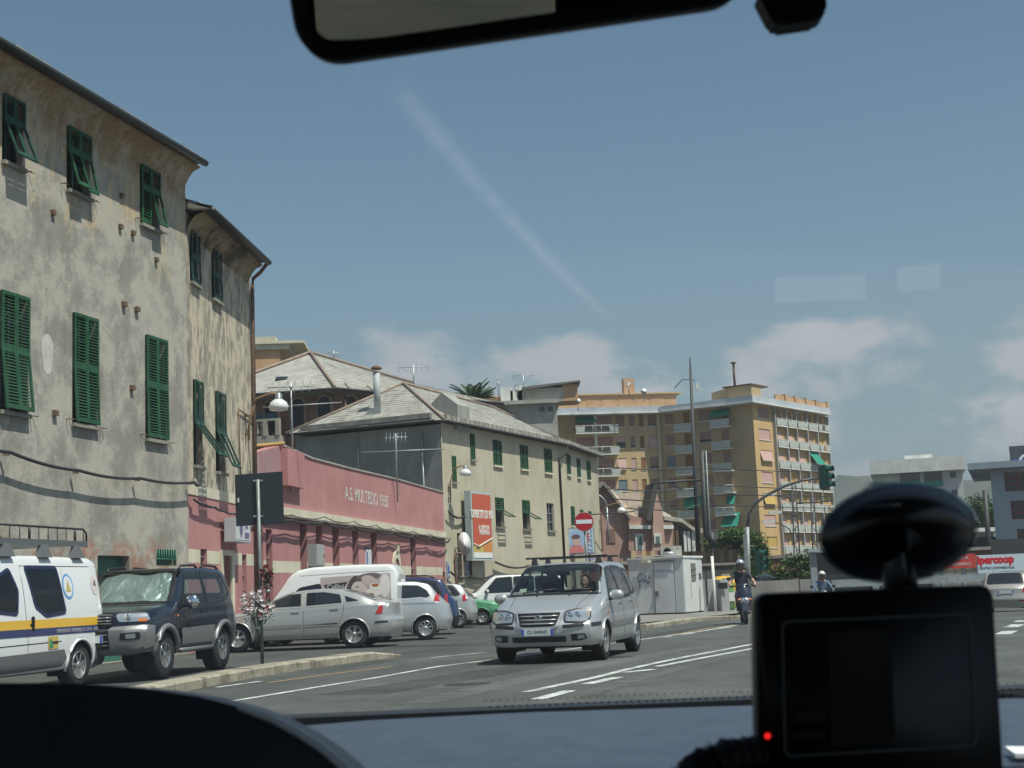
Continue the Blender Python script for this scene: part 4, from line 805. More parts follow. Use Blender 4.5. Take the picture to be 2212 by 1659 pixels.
mb = MB(); mb.prism([HL.P(*A(*q), 1.1) for q in ((900,270),(990,270),(870,870),(800,860))], -HL.n*3); mb.build('dark_gable_roof', mat('dark_slate_roof', (.075,.072,.062), .8), ph)
mb = MB(); mb.prism([HL.P(*A(*q), .7) for q in ((545,930),(1240,930),(1240,990),(545,990))], -HL.n*.3); mb.build('string_course', WHT, ph)
mb = MB(); mb.prism([HL.P(*A(*q), .35) for q in ((1090,880),(1240,880),(1240,1330),(1090,1330))], -HL.n*.2); mb.build('side_wall', worn('light_salmon_plaster', (.5,.33,.26), (.6,.4,.32), 1), ph)
for tl, br in (((670,1110),(755,1325)), ((945,1110),(1010,1220))):
    u0, z1 = A(*tl); u1, z0 = A(*br); mb = MB(); mb.fbox(HL, u0-.12, u1+.12, z0, z1+.2, .9 if tl[0] > 900 else .4, 1.0 if tl[0] > 900 else .5); fr = mb.build('window', WHT, ph)
    mb = MB(); mb.fbox(HL, u0, u1, z0+.05, z1, 1.0 if tl[0] > 900 else .5, 1.02 if tl[0] > 900 else .52); mb.build('pane', mat('green_grey_shutter', (.12,.17,.16), .6), fr)
for tl, br in (((75,990),(160,1300)), ((205,990),(350,1200))):
    u0, z1 = A(*tl); u1, z0 = A(*br); mb = MB(); mb.fbox(HL, u0, u1, z0, z1, 0, .06); mb.build('window', worn('brown_timber', (.2,.12,.09), (.28,.17,.13), 2), ph)
# low wing with curved concrete roof running away to the right
mb = MB(); c_pts = [(1075,740),(1130,820),(1260,800),(1370,850),(1480,960),(1600,1010),(1740,1020)]; c_low = [(1100,850),(1230,865),(1370,880),(1440,930),(1520,990),(1600,1040),(1720,1050)]
P1 = [HL.P(*A(*q), .5) for q in c_low]; P2 = [HL.P(A(*q)[0], A(*q)[1]+.45, -5) for q in c_low]
mb.ring([P1, [p+V((0,0,.28)) for p in P1], [p+V((0,0,.28)) for p in P2], P2, P1], False, False, smooth=False); mb.build('low_wing_roof', worn('pale_concrete_roof', (.42,.39,.32), (.55,.51,.43), .8), ph)
mb = MB(); mb.prism([HL.P(*A(*q), -.3) for q in ((1220,865),(1640,1040),(1640,1330),(1220,1330))], -HL.n*.3); mb.build('low_wing_wall', worn('grey_green_plaster', (.20,.19,.16), (.28,.27,.22), .8), ph)
for x in (1240, 1300, 1430, 1490, 1560, 1600): u, z = A(x, 900 if x < 1350 else 1020); mb = MB(); mb.fbox(HL, u-.1, u+.1, 0, z, .1, .3); mb.build('pillar', WHT if x > 1350 else IRON, ph)
mb = MB(); u, z = A(1160, 700); mb.lathe([(1.1,-.9),(.9,-.2),(.25,.2),(.1,.6)], HL.P(u, z, -3), n=10); mb.build('cupola', worn('grey_cupola', (.3,.3,.27), (.4,.39,.35), 1), ph)
# ================================================================ white block and modern block on the right, hills
wb = thing('white_block', 'distant white apartment block with green awnings behind the suction cup', 'apartment block', (70, 260, 0))
WF = Fac(V((hz(1878)*250, 250, 0)), (1, -.27)); WRD = worn('white_render', (.50,.50,.48), (.60,.60,.57), .3)
w0 = rect(WF, Z10, (675,385), (1420,1000)); mb = MB(); mb.fbox(WF, w0[0], w0[1], 0, w0[3]-1.2, -12, 0); mb.build('wall', WRD, wb)
mb = MB(); mb.fbox(WF, w0[0]-.3, w0[1]+.6, w0[3]-1.4, w0[3]+.9, -12, 1.2); mb.build('roof_parapet', WHT, wb)
q = rect(WF, Z10, (945,320), (1130,380)); mb = MB(); mb.fbox(WF, q[0], q[1], w0[3], q[3], -7, -2); mb.build('lift_house', WRD, wb); mb = MB(); mb.fbox(WF, q[0]-.4, q[1]+.4, q[3], q[3]+.6, -7.5, -1.5); mb.build('lift_house_roof', WHT, wb)
for r_ in range(7):
    for (xa, xb) in ((890,1050), (1075,1220)):
        q = rect(WF, Z10, (xa,425), (xb,490)); z = q[2]-3.1*r_; mb = MB(); mb.fbox(WF, q[0], q[1], z, q[3]-3.1*r_, 0, .06); o = mb.build('window_band', GLASSD, wb)
        mb = MB(); mb.fbox(WF, q[0], q[1], z-.9, z, .0, .5); mb.build('balcony_front', AWG if (r_ in (0, 2) ) else WRD, wb)
    q = rect(WF, Z10, (1275,425), (1325,465)); mb = MB(); mb.fbox(WF, q[0], q[1], q[2]-5.3*r_*.58, q[3]-5.3*r_*.58, 0, .06); mb.build('window', GLASSD, wb)
mbk = thing('modern_block', 'blue grey office block with red framed ribbon windows at the right edge', 'office block', (50, 120, 0))
MF = Fac(V((hz(2138)*112, 112, 0)), (1, -.345)); BGR = worn('blue_grey_render', (.30,.35,.40), (.38,.43,.48), .3, amt=.5)
m0 = rect(MF, Z15, (330,300), (614,1010)); zr_ = [rect(MF, Z15, (360,y0), (614,y1)) for y0, y1 in ((330,475), (570,710), (805,945))]
hl_ = [(m0[0]+1.0+.3*i, m0[0]+22, q[2], q[3]) for i, q in enumerate(zr_)]
wall(MF, m0[0], m0[0]+30, 0, m0[3], hl_, .4).build('wall', BGR, mbk); mb = MB(); mb.quad(MF.P(m0[0],0,0), MF.P(m0[0],0,-14), MF.P(m0[0],m0[3],-14), MF.P(m0[0],m0[3],0)); mb.build('side_wall', BGR, mbk)
RF = mat('red_window_frame', (.25,.03,.035), .5)
for a, b, c, d in hl_:
    mb = MB(); mb.quad(MF.P(a,c,-.3), MF.P(b,c,-.3), MF.P(b,d,-.3), MF.P(a,d,-.3)); mb.build('window_pane', GLASSD, mbk)
    mb = MB()
    for k in range(22): u = a+k*(b-a)/22; mb.fbox(MF, u, u+.1, c, d, -.28, -.18)
    for k in range(4): z = c+k*(d-c)/3.03; mb.fbox(MF, a, b, z, z+.08, -.28, -.18)
    mb.build('window_frame', RF, mbk)
mb = MB(); mb.fbox(MF, m0[0]-1.6, m0[0]+31, m0[3], m0[3]+.5, -15, 1.2); mb.build('roof_slab', BGR, mbk)
q = rect(MF, Z15, (350,245), (480,290)); mb = MB(); mb.fbox(MF, q[0], q[1], m0[3]+.5, q[3], -6, -2); mb.build('roof_unit', WRD, mbk)
q = rect(MF, Z15, (490,130), (614,200)); mb = MB(); mb.fbox(MF, q[0], q[0]+16, m0[3]+.5, q[3]+.3, -7, -1.2); mb.build('plant_room', worn('dark_grey_render', (.07,.08,.10), (.11,.12,.14), 1), mbk); mb = MB(); mb.fbox(MF, q[0]+1.2, q[0]+1.9, q[3]+.3, q[3]+1.1, -4, -3); mb.build('vent', DARK, mbk)
q = rect(MF, Z15, (520,205), (614,285)); mb = MB(); mb.fbox(MF, q[0], q[0]+9, q[2], q[3], -1.1, -.9); sg = mb.build('rooftop_sign', mat('blue_sign', (.03,.09,.30), .4), mbk)
text('lettering', 'O AUTO', 2.0, facM(MF, q[0]+4.2, (q[2]+q[3])/2, -.89), mat('sign_white', (.7,.72,.75), .4), sg)
# hills, far bluish
def hills(name, pts, Y, depth, m_):
    mb = MB(); rings = []
    for j in range(9):
        t = j/8; ring_ = []
        for i, (x, z) in enumerate(pts): ring_.append(V((x, Y+depth*t, z*math.sin(t*math.pi*.5)*(1+.06*math.sin(i*1.7+j)) - (5 if j == 0 else 0))))
        rings.append(ring_)
    mb.ring(rings, False, False); return mb.build(name, m_, kind='structure')
HG = speck('hill_woodland', (.022,.034,.022), (.04,.052,.03), .012, .95)
prof = []
for i in range(61):
    px_ = 700+i*45; x = hz(px_)*3000
    yv = {True: 1105}[True]; 
    if px_ < 1790: zz_ = 1065
    elif px_ < 1960: zz_ = 1012+(px_-1790)*.18
    elif px_ < 2090: zz_ = 1042 - (px_-1960)*.0
    else: zz_ = 1040-(px_-2090)*.33+10*math.sin(px_/70)
    z = (1274-(px_-CX)*.041-zz_)/3100*3000+EYE; prof.append((x, z*.93*(1+.02*math.sin(i*2.3))))
hills('hills', prof, 2300, 700, HG)
# wooded slope between the two right hand blocks
# ================================================================ vehicles
def lerp_pts(pts, x):
    if x <= pts[0][0]: return pts[0][1]
    for (a, b), (c, d) in zip(pts, pts[1:]):
        if x <= c: 
            t = (x-a)/(c-a) if c > a else 0; return b+(d-b)*t
    return pts[-1][1]
def smooth_pts(pts, x, w0=.06):
    return sum(lerp_pts(pts, x+k*w0) for k in (-1.5,-1,-.5,0,.5,1,1.5))/7
def inpoly(x, y, P):
    c = False; n = len(P)
    for i in range(n):
        (x1, y1), (x2, y2) = P[i], P[(i+1) % n]
        if (y1 > y) != (y2 > y) and x < (x2-x1)*(y-y1)/(y2-y1)+x1: c = not c
    return c
def offpoly(P, d):
    n = len(P); A_ = sum(P[i][0]*P[(i+1)%n][1]-P[(i+1)%n][0]*P[i][1] for i in range(n)); s = 1 if A_ > 0 else -1; out = []
    for i in range(n):
        a, b, c = V(P[i-1]), V(P[i]), V(P[(i+1)%n]); e1, e2 = (b-a).normalized(), (c-b).normalized()
        n1, n2 = V((e1.y, -e1.x))*s, V((e2.y, -e2.x))*s; m = (n1+n2); m = m/max(.35, m.length_squared/2) if m.length else n1; out.append(tuple(b+m*d))
    return out
def roundpoly(P, r, k=3):
    out = []; n = len(P)
    for i in range(n):
        a, b, c = V(P[i-1]), V(P[i]), V(P[(i+1)%n]); r1 = min(r, (a-b).length*.45, (c-b).length*.45); p, q = b+(a-b).normalized()*r1, b+(c-b).normalized()*r1
        for j in range(k+1): t = j/k; out.append(tuple(p*(1-t)**2+b*2*t*(1-t)+q*t*t))
    return out
RUB = mat('tyre_rubber', (.022,.022,.023), .75); ALU = mat('alloy_rim', (.50,.51,.52), .28, metal=.75); CHR = mat('chrome', (.75,.76,.78), .08, metal=1)
HLG = mat('headlamp_lens', (.42,.46,.50), .08, metal=.55, coat=1); REDL = mat('red_lamp', (.42,.012,.010), .15, coat=1); ORL = mat('orange_lamp', (.70,.20,.03), .2, coat=1)
GASK = mat('window_rubber', (.012,.012,.013), .35); GRILL = mat('grille_black', (.010,.010,.011), .5); GP_ = mat('grey_plastic', (.11,.115,.12), .5); SEATM = mat('seat_fabric', (.022,.023,.027), .9); PLW = mat('plate_white', (.62,.65,.66), .4); PLB_ = mat('plate_blue', (.03,.10,.45), .4)
CARG = mat('car_glass_dark', (.014,.020,.024), .03, spec=.6)
def paint(name, col, metal=.0, rough=.3): return mat(name, col, rough, metal=metal, coat=.7)
class Car:
    def __init__(s, name, label, cat, L, W, H, top, belt, plan, inset, wheels, wr_, pm, zb=.2, side_w=(), wind=None, rear=None, bulF=(), bulR=(), cF=.22, cR=.12, hollow=False, arch=.06, crown=.03, group=None, tyre_w=.20, edge=.07, lower=None, spokes=6, rimm=None, arch_m=None):
        s.__dict__.update(locals()); s.root = thing(name, label, cat, group=group)
        s.wheels_x = wheels; s.body()
    # raw functions -----------------------------------------------------
    def w(s, x): return smooth_pts(s.plan, x, .03)
    def zt(s, x): return smooth_pts(s.top, x, .045)
    def bl(s, x): return min(lerp_pts(s.belt, x), s.zt(x)-.05)
    def ringh(s, x):
        w0, z1, b = s.w(x), s.zt(x), s.bl(x); zb = s.zb; g = max(0, min(1, (z1-b-.05)/(s.H-1.0))); wt = w0 - s.inset*g - .07
        p = [(0, zb), (.5*w0, zb), (.80*w0, zb), (.93*w0, zb+.03), (.975*w0, zb+.10)]
        lo, hi = zb+.10, b-.03
        for k in range(1, 13): t = k/12; p.append((w0*(.975+.028*math.sin(math.pi*min(1, t*1.08))**.8 - .012*t), lo+(hi-lo)*t))
        y0 = p[-1][0]; z0 = hi; e = min(s.edge, (z1-z0)*.55)
        for k in range(1, 10): t = k/9; p.append((y0+(wt-y0)*t+.018*math.sin(math.pi*t)*g, z0+(z1-e-z0)*t))
        p += [(wt-.018, z1-e*.55), (wt-.05, z1-e*.24), (wt-.11, z1-e*.06-s.crown*.35)]
        for q in (.82, .55, .28, 0): p.append(((wt-.11)*q, z1-s.crown*.35*q*q))
        return p
    def W_(s, x, z):
        r = s.ringh(x); r = r[3:-4]
        for (y1, z1), (y2, z2) in zip(r, r[1:]):
            if z1 <= z <= z2+1e-6: return y1+(y2-y1)*((z-z1)/(z2-z1) if z2 > z1 else 0)
        return r[-1][0] if z > r[-1][1] else r[0][0]
    def T_(s, x, y):
        r = s.ringh(x)[-9:]; y = abs(y)
        for (y1, z1), (y2, z2) in zip(r, r[1:]):
            if y2 <= y <= y1: return z1+(z2-z1)*((y1-y)/(y1-y2) if y1 > y2 else 0)
        return r[0][1]
    def warp(s, p):
        x, y, z = p; W0 = s.W
        f = max(0, 1-x/.9)**2; x2 = x + f*(s.cF*(abs(y)/W0)**2.6 - (lerp_pts(s.bulF, z) if s.bulF else 0))
        f = max(0, 1-(s.L-x)/.7)**2; x2 -= f*(s.cR*(abs(y)/W0)**2.6 - (lerp_pts(s.bulR, z) if s.bulR else 0))
        return (x2-s.L/2, y, z)
    # body --------------------------------------------------------------
    def body(s):
        n = int(s.L/.04); xs = [s.L*i/n for i in range(n+1)]; rings = [s.ringh(x) for x in xs]; m = len(rings[0]); vs = []; idx = {}
        def vid(i, j, sg):
            y, z = rings[i][j]; k = (i, j, sg if y > 1e-6 else 1)
            if k not in idx: idx[k] = len(vs); vs.append((xs[i], y*(sg if y > 1e-6 else 1), z))
            return idx[k]
        fs = []; holes = []
        for P in s.side_w: holes.append(('s', P))
        tb_ = m-9
        for i in range(n):
            xc = (xs[i]+xs[i+1])/2
            for j in range(m-1):
                zc = (rings[i][j][1]+rings[i][j+1][1]+rings[i+1][j][1]+rings[i+1][j+1][1])/4; yc = (rings[i][j][0]+rings[i][j+1][0])/2
                if 2 <= j <= 17 and any((xc-wx)**2+(zc-s.wr_)**2 < (s.wr_+s.arch)**2 for wx in s.wheels): continue
                if s.hollow:
                    if j >= 15 and any(inpoly(xc, zc, P) for P in s.side_w): continue
                    if s.wind and j >= m-8 and s.wind[0]+.02 < xc < s.wind[1]-.02 and yc < s.w(xc)-.19: continue
                    if s.rear and j >= m-8 and s.rear[0]+.02 < xc < s.rear[1]-.02 and yc < s.w(xc)-.26: continue
                for sg in (1, -1): fs.append([vid(i, j, sg), vid(i+1, j, sg), vid(i+1, j+1, sg), vid(i, j+1, sg)])
        for i in (0, n):
            for j in range(m-1):
                (y1, z1), (y2, z2) = rings[i][j], rings[i][j+1]
                if abs(z2-z1) < 1e-5: continue
                K_ = 10; b = len(vs)
                for k in range(K_+1): t = -1+2*k/K_; vs += [(xs[i], y1*t, z1), (xs[i], y2*t, z2)]
                for k in range(K_): fs.append([b+2*k, b+2*k+2, b+2*k+3, b+2*k+1])
        mb = MB(); mb.add([s.warp(p) for p in vs], fs, True); me = bpy.data.meshes.new('body'); me.from_pydata(mb.v, [], mb.f)
        bm = bmesh.new(); bm.from_mesh(me); bmesh.ops.remove_doubles(bm, verts=bm.verts, dist=.0008); bmesh.ops.recalc_face_normals(bm, faces=bm.faces)
        if s.lower:
            for f in bm.faces:
                if f.calc_center_median().z < s.lower[0] and abs(f.normal.z) < .95: f.material_index = 1
        for f in bm.faces: f.smooth = True
        bm.to_mesh(me); bm.free(); me.materials.append(s.pm); me.materials.append(s.lower[1] if s.lower else GP_)
        me.set_sharp_from_angle(angle=R(40)); s.b = link('body', me, s.root, True)
        # floor pan, wheel housings, wheels
        mb = MB(); mb.box((0, 0, s.zb+.10), (s.L*.8, s.W*1.2, .16)); mb.build('floor_pan', GRILL, s.root, True)
        for wx in s.wheels:
            for sg in (1, -1):
                w0 = s.w(wx); ra = s.wr_+s.arch
                mb = MB(); ring1 = [(wx+ra*math.cos(t), s.wr_+ra*math.sin(t)) for t in [math.pi*(-.12+1.24*k/16) for k in range(17)]]
                A_ = [V((x-s.L/2, sg*(s.W_(x, z)-.015), z)) for x, z in ring1]; B_ = [V((x-s.L/2, sg*(w0-.36), z)) for x, z in ring1]
                mb.ring([A_, B_], False); mb.add(B_, [tuple(range(17))]); mb.build('wheel_arch_liner', GRILL, s.root, True)
                mb = MB(); mb.tube([s.warp((x, sg*(s.W_(x, max(z, s.zb+.02))+.002), max(z, s.zb+.0))) for x, z in [(wx+(ra-.004)*math.cos(t), s.wr_+(ra-.004)*math.sin(t)) for t in [math.pi*(-.1+1.2*k/20) for k in range(21)]]], .022 if not s.arch_m else .05, 6); mb.build('wheel_arch_lip', s.arch_m or s.pm, s.root, True)
                s.wheel(wx-s.L/2, sg*(w0-.03-s.tyre_w/2), sg)
    def wheel(s, x, y, sg):
        r = s.wr_; tw = s.tyre_w/2; rr = r*.64 if not s.arch_m else r*.56
        root = bpy.data.objects.new('wheel', None); 
        mb = MB(); prof = [(rr, -tw*.9), (r*.93, -tw), (r*.985, -tw*.8), (r, -tw*.5), (r, tw*.5), (r*.985, tw*.8), (r*.93, tw), (rr, tw*.9)]
        mb.lathe(prof, (x, y, r), 'Y', 32); t_ = mb.build('wheel', RUB, s.root, True)
        for e in (-.06, 0, .06):
            pass
        mb = MB(); o = sg*tw; M_ = s.rimm or ALU
        prof = [(rr, o*.92), (rr*.97, o*.99), (rr*.92, o*.90), (rr*.88, o*.30), (rr*.3, o*.25)]; prof = [(a, -b) for a, b in prof]; mb.lathe([(a, b) for a, b in prof], (x, y, r), 'Y', 28); mb.build('rim_dish', GP_, t_, True)
        mb = MB(); mb.lathe([(rr*1.0, -o*.90), (rr*.99, -o*1.0), (rr*.90, -o*.96), (rr*.90, -o*.80)], (x, y, r), 'Y', 28)
        for k in range(s.spokes):
            a = 2*math.pi*k/s.spokes+.3
            def sp(rad, da, oo): return V((x+rad*math.cos(a+da), y+oo, r+rad*math.sin(a+da)))
            wd = .30 if s.spokes <= 6 else .16
            mb.hexa([sp(rr*.2,-.5,o*.55), sp(rr*.2,.5,o*.55), sp(rr*.93,wd,o*.60), sp(rr*.93,-wd,o*.60), sp(rr*.2,-.5,o*.92), sp(rr*.2,.5,o*.92), sp(rr*.93,wd*.6,o*.93), sp(rr*.93,-wd*.6,o*.93)])
        mb.lathe([(rr*.26, -o*.5), (rr*.26, -o*.93), (rr*.16, -o*1.0), (.005, -o*1.0)], (x, y, r), 'Y', 14); mb.build('rim', M_, t_, True)
    # panels ------------------------------------------------------------
    def patch(s, name, P, m_, fn, step=.06, parent=None, th=0, **k):
        bm = bmesh.new(); vs = [bm.verts.new((p[0], p[1], 0)) for p in P]; bm.faces.new(vs)
        xs, ys = [p[0] for p in P], [p[1] for p in P]
        for ax, lo, hi in ((0, min(xs), max(xs)), (1, min(ys), max(ys))):
            n = int((hi-lo)/step)
            for i in range(1, n+1):
                co = [0,0,0]; no = [0,0,0]; co[ax] = lo+(hi-lo)*i/(n+1); no[ax] = 1
                bmesh.ops.bisect_plane(bm, geom=bm.verts[:]+bm.edges[:]+bm.faces[:], plane_co=co, plane_no=no)
        for v in bm.verts: v.co = s.warp(fn(v.co.x, v.co.y))
        if th: 
            r_ = bmesh.ops.extrude_face_region(bm, geom=bm.faces[:]); 
            for e in r_['geom']:
                if isinstance(e, bmesh.types.BMVert): e.co += V(th)
        bmesh.ops.recalc_face_normals(bm, faces=bm.faces)
        for f in bm.faces: f.smooth = True
        me = bpy.data.meshes.new(name); bm.to_mesh(me); bm.free(); me.materials.append(m_); me.set_sharp_from_angle(angle=R(45)); return link(name, me, parent or s.root, True, **k)
    def side(s, name, P, m_, off=.006, sg=-1, step=.07, parent=None, **k): return s.patch(name, P, m_, lambda x, z: (x, sg*(s.W_(x, z)+off), z), step, parent, **k)
    def topp(s, name, P, m_, off=.006, step=.07, parent=None): return s.patch(name, P, m_, lambda x, y: (x, y, s.T_(x, y)+off), step, parent)
    def front(s, name, P, m_, off=.008, step=.07, parent=None, **k): return s.patch(name, P, m_, lambda y, z: (-off, y, z), step, parent, **k)
    def back(s, name, P, m_, off=.008, step=.07, parent=None): return s.patch(name, P, m_, lambda y, z: (s.L+off, y, z), step, parent)
    def band(s, P, d0, d1, fn, m_, parent, name='window_seal'):
        A_, B_ = offpoly(P, d0), offpoly(P, d1); mb = MB(); n = len(P); sub = 4; r1, r2 = [], []
        for i in range(n):
            for k in range(sub):
                t = k/sub; a, a2, b, b2 = A_[i], A_[(i+1)%n], B_[i], B_[(i+1)%n]; r1.append(V(s.warp(fn(a[0]+(a2[0]-a[0])*t, a[1]+(a2[1]-a[1])*t)))); r2.append(V(s.warp(fn(b[0]+(b2[0]-b[0])*t, b[1]+(b2[1]-b[1])*t))))
        mb.ring([r1, r2], True); return mb.build(name, m_, parent, True)
    def windows(s, gl, both=(1, -1), seal=GASK, sm=.035):
        for P in s.side_w:
            P = roundpoly(P, .05)
            for sg in both:
                o = s.side('side_window', P, gl, .004, sg); s.band(P, -.018, sm, lambda x, z: (x, sg*(s.W_(x, z)+.007), z), seal, o)
        for nm, rg, mg in (('windscreen', s.wind, .155), ('rear_window', s.rear, .22)):
            if not rg: continue
            a, b = rg; P = roundpoly([(a, -(s.w(a)-mg+.0)), (b, -(s.w(b)-mg-s.inset*.95)), (b, (s.w(b)-mg-s.inset*.95)), (a, (s.w(a)-mg+.0))] if nm == 'windscreen' else [(a, -(s.w(a)-mg-s.inset*.8)), (b, -(s.w(b)-mg)), (b, s.w(b)-mg), (a, s.w(a)-mg-s.inset*.8)], .08)
            o = s.topp(nm, P, gl, .004); s.band(P, -.02, .05, lambda x, y: (x, y, s.T_(x, y)+.008), seal, o)
    def line(s, pts, r=.005, m_=GASK, sg=-1, name='panel_gap', n=8):
        q = []
        for (a, b), (c, d) in zip(pts, pts[1:]): q += [(a+(c-a)*k/n, b+(d-b)*k/n) for k in range(n)]
        q.append(pts[-1]); mb = MB(); mb.tube([s.warp((x, sg*(s.W_(x, z)-.001), z)) for x, z in q], r, 5); mb.build(name, m_, s.root, True)
    def handle(s, x, z, m_, sg=-1, L_=.2):
        y = sg*(s.W_(x, z)+.022); mb = MB(); mb.hexa([V(s.warp(p)) for p in [(x-L_/2,y,z-.018),(x+L_/2,y,z-.018),(x+L_/2,y-sg*.03,z-.018),(x-L_/2,y-sg*.03,z-.018),(x-L_/2,y,z+.018),(x+L_/2,y,z+.018),(x+L_/2,y-sg*.03,z+.018),(x-L_/2,y-sg*.03,z+.018)]]); mb.build('door_handle', m_, s.root, True, bevel=.008)
    def mirror(s, x, z, m_, sg, sz=(.13,.22,.17), out=.16):
        y = sg*(s.W_(x, z)+out); mb = MB(); rings = []
        for i in range(7):
            t = i/6; yy = -.5+t; k = (1-(2*yy)**4)**.5 if abs(2*yy) < 1 else .25; k = max(k, .3)
            rings.append([V((x-s.L/2+sz[0]*.5*k*math.cos(a)*(1 if math.cos(a) < 0 else .5), y+yy*sz[1], z+sz[2]*.5*k*math.sin(a))) for a in [2*math.pi*q/12 for q in range(12)]])
        mb.ring(rings, True, True); o = mb.build('wing_mirror', m_, s.root, True)
        mb = MB(); mb.tube([(x-s.L/2, sg*(s.W_(x, z-.06)-.03), z-.07), (x-s.L/2, y-sg*.03, z-.05)], .028, 6); mb.build('mirror_arm', GASK, o, True)
        mb = MB(); mb.lathe([(.005,0),(.075,0),(.075,.006)], (x-s.L/2+.036, y, z), 'X', 14); mb.build('mirror_glass', CHR, o, True)
    def plate(s, y, z, txt='', rear=False, w0=.26, h=.055):
        xx = s.L+.03 if rear else -.03
        mb = MB(); X = V(s.warp((xx, y, z))).x; mb.box((X, y, z), (.012, w0*2, h*2)); o = mb.build('number_plate', PLW, s.root, True)
        for sg in (1, -1): mb = MB(); mb.box((X+(.007 if rear else -.007), y+sg*(w0-.02), z), (.004, .04, h*2-.006)); mb.build('blue_band', PLB_, o, True)
        if txt: text('lettering', txt, h*1.35, Matrix(((0,0,-1,X-.0075),(-1,0,0,y),(0,1,0,z),(0,0,0,1))), mat('plate_ink', (.03,.03,.05), .5), o, local=True, ex=.001)
    def place(s, px, wx, heading, ysg=-1, G=None):
        """set visible wheel (wx, side ysg) on ground point below pixel px; heading = unit vector nose->tail"""
        g = G or gnd(*px); b = V((*heading, 0)).normalized(); y = V((-b.y, b.x, 0)); lx, ly = wx-s.L/2, ysg*(s.w(wx)-.12)
        s.root.location = g - b*lx - y*ly; s.root.location.z = 0; s.root.rotation_euler = (0, 0, math.atan2(b.y, b.x)); return s
    def seat(s, x, y, z=.30, h=.62, w0=.48, m_=None):
        m_ = m_ or SEATM; X = x-s.L/2; mb = MB(); mb.box((X, y, z+.10), (.5, w0, .18)); mb.box((X+.30, y, z+.10+h/2), (.13, w0, h), Matrix.Rotation(R(12), 3, 'Y')); o = mb.build('seat', m_, s.root, True, bevel=.03)
        mb = MB(); mb.box((X+.38, y, z+.18+h+.09), (.09, .25, .17), Matrix.Rotation(R(10), 3, 'Y')); mb.build('headrest', m_, o, True, bevel=.03)
def roofbar(s, x, w0, z, m_=BLACKP, over=.0):
    zz = z; mb = MB(); mb.box((x-s.L/2, 0, zz+.10), (.055, 2*w0+2*over, .03)); o = mb.build('roof_bar', m_, s.root, True)
    for sg in (1, -1): mb = MB(); p = (x-s.L/2, sg*(w0-.05), zz+.085); mb.hexa([V(p)+V((a*.09, b*.05, -.12-(.0 if sg*b < 0 else .02))) for a, b in ((-1,-1),(1,-1),(1,1),(-1,1))]+[V(p)+V((a*.04, b*.03, 0)) for a, b in ((-1,-1),(1,-1),(1,1),(-1,1))]); mb.build('bar_foot', m_, o, True)
# ---------------------------------------------------------------- silver MPV coming towards the camera
SILV = mat('silver_paint', (.50,.515,.52), .33, metal=.55, coat=.6); 
mp_ = Car('silver_mpv', 'silver MPV with black roof bars and a driver, driving towards the camera', 'car', 4.03, .92, 1.64,
  [(0,.80),(.12,.86),(.45,.95),(.92,1.06),(.98,1.08),(1.30,1.33),(1.62,1.53),(1.80,1.585),(2.4,1.62),(3.2,1.61),(3.66,1.56),(3.80,1.45),(3.96,1.05),(4.03,.98)],
  [(0,.74),(.5,.84),(1.0,.93),(4.03,1.0)], [(0,.80),(.06,.86),(.2,.90),(.45,.92),(.9,.925),(3.4,.92),(3.85,.86),(4.03,.78)], .19, (.80, 3.40), .305, SILV,
  zb=.24, side_w=[[(1.28,.98),(1.42,1.12),(1.78,1.46),(2.12,1.50),(2.12,1.0)], [(2.22,1.0),(2.22,1.505),(2.95,1.49),(3.02,1.03)], [(3.12,1.04),(3.07,1.48),(3.38,1.44),(3.62,1.12)]],
  wind=(.97, 1.70), rear=(3.72, 3.95), bulF=[(.2,-.06),(.28,.02),(.45,.10),(.60,.10),(.66,.04),(.80,-.02),(.9,-.10)], bulR=[(.2,0),(.5,.08),(.7,.05),(1.0,0)], cF=.20, cR=.12, hollow=True, spokes=5, lower=(.27, BLACKP))
c = mp_; CLR = glassm('car_glass_clear', (.62,.68,.68)); c.windows(CLR)
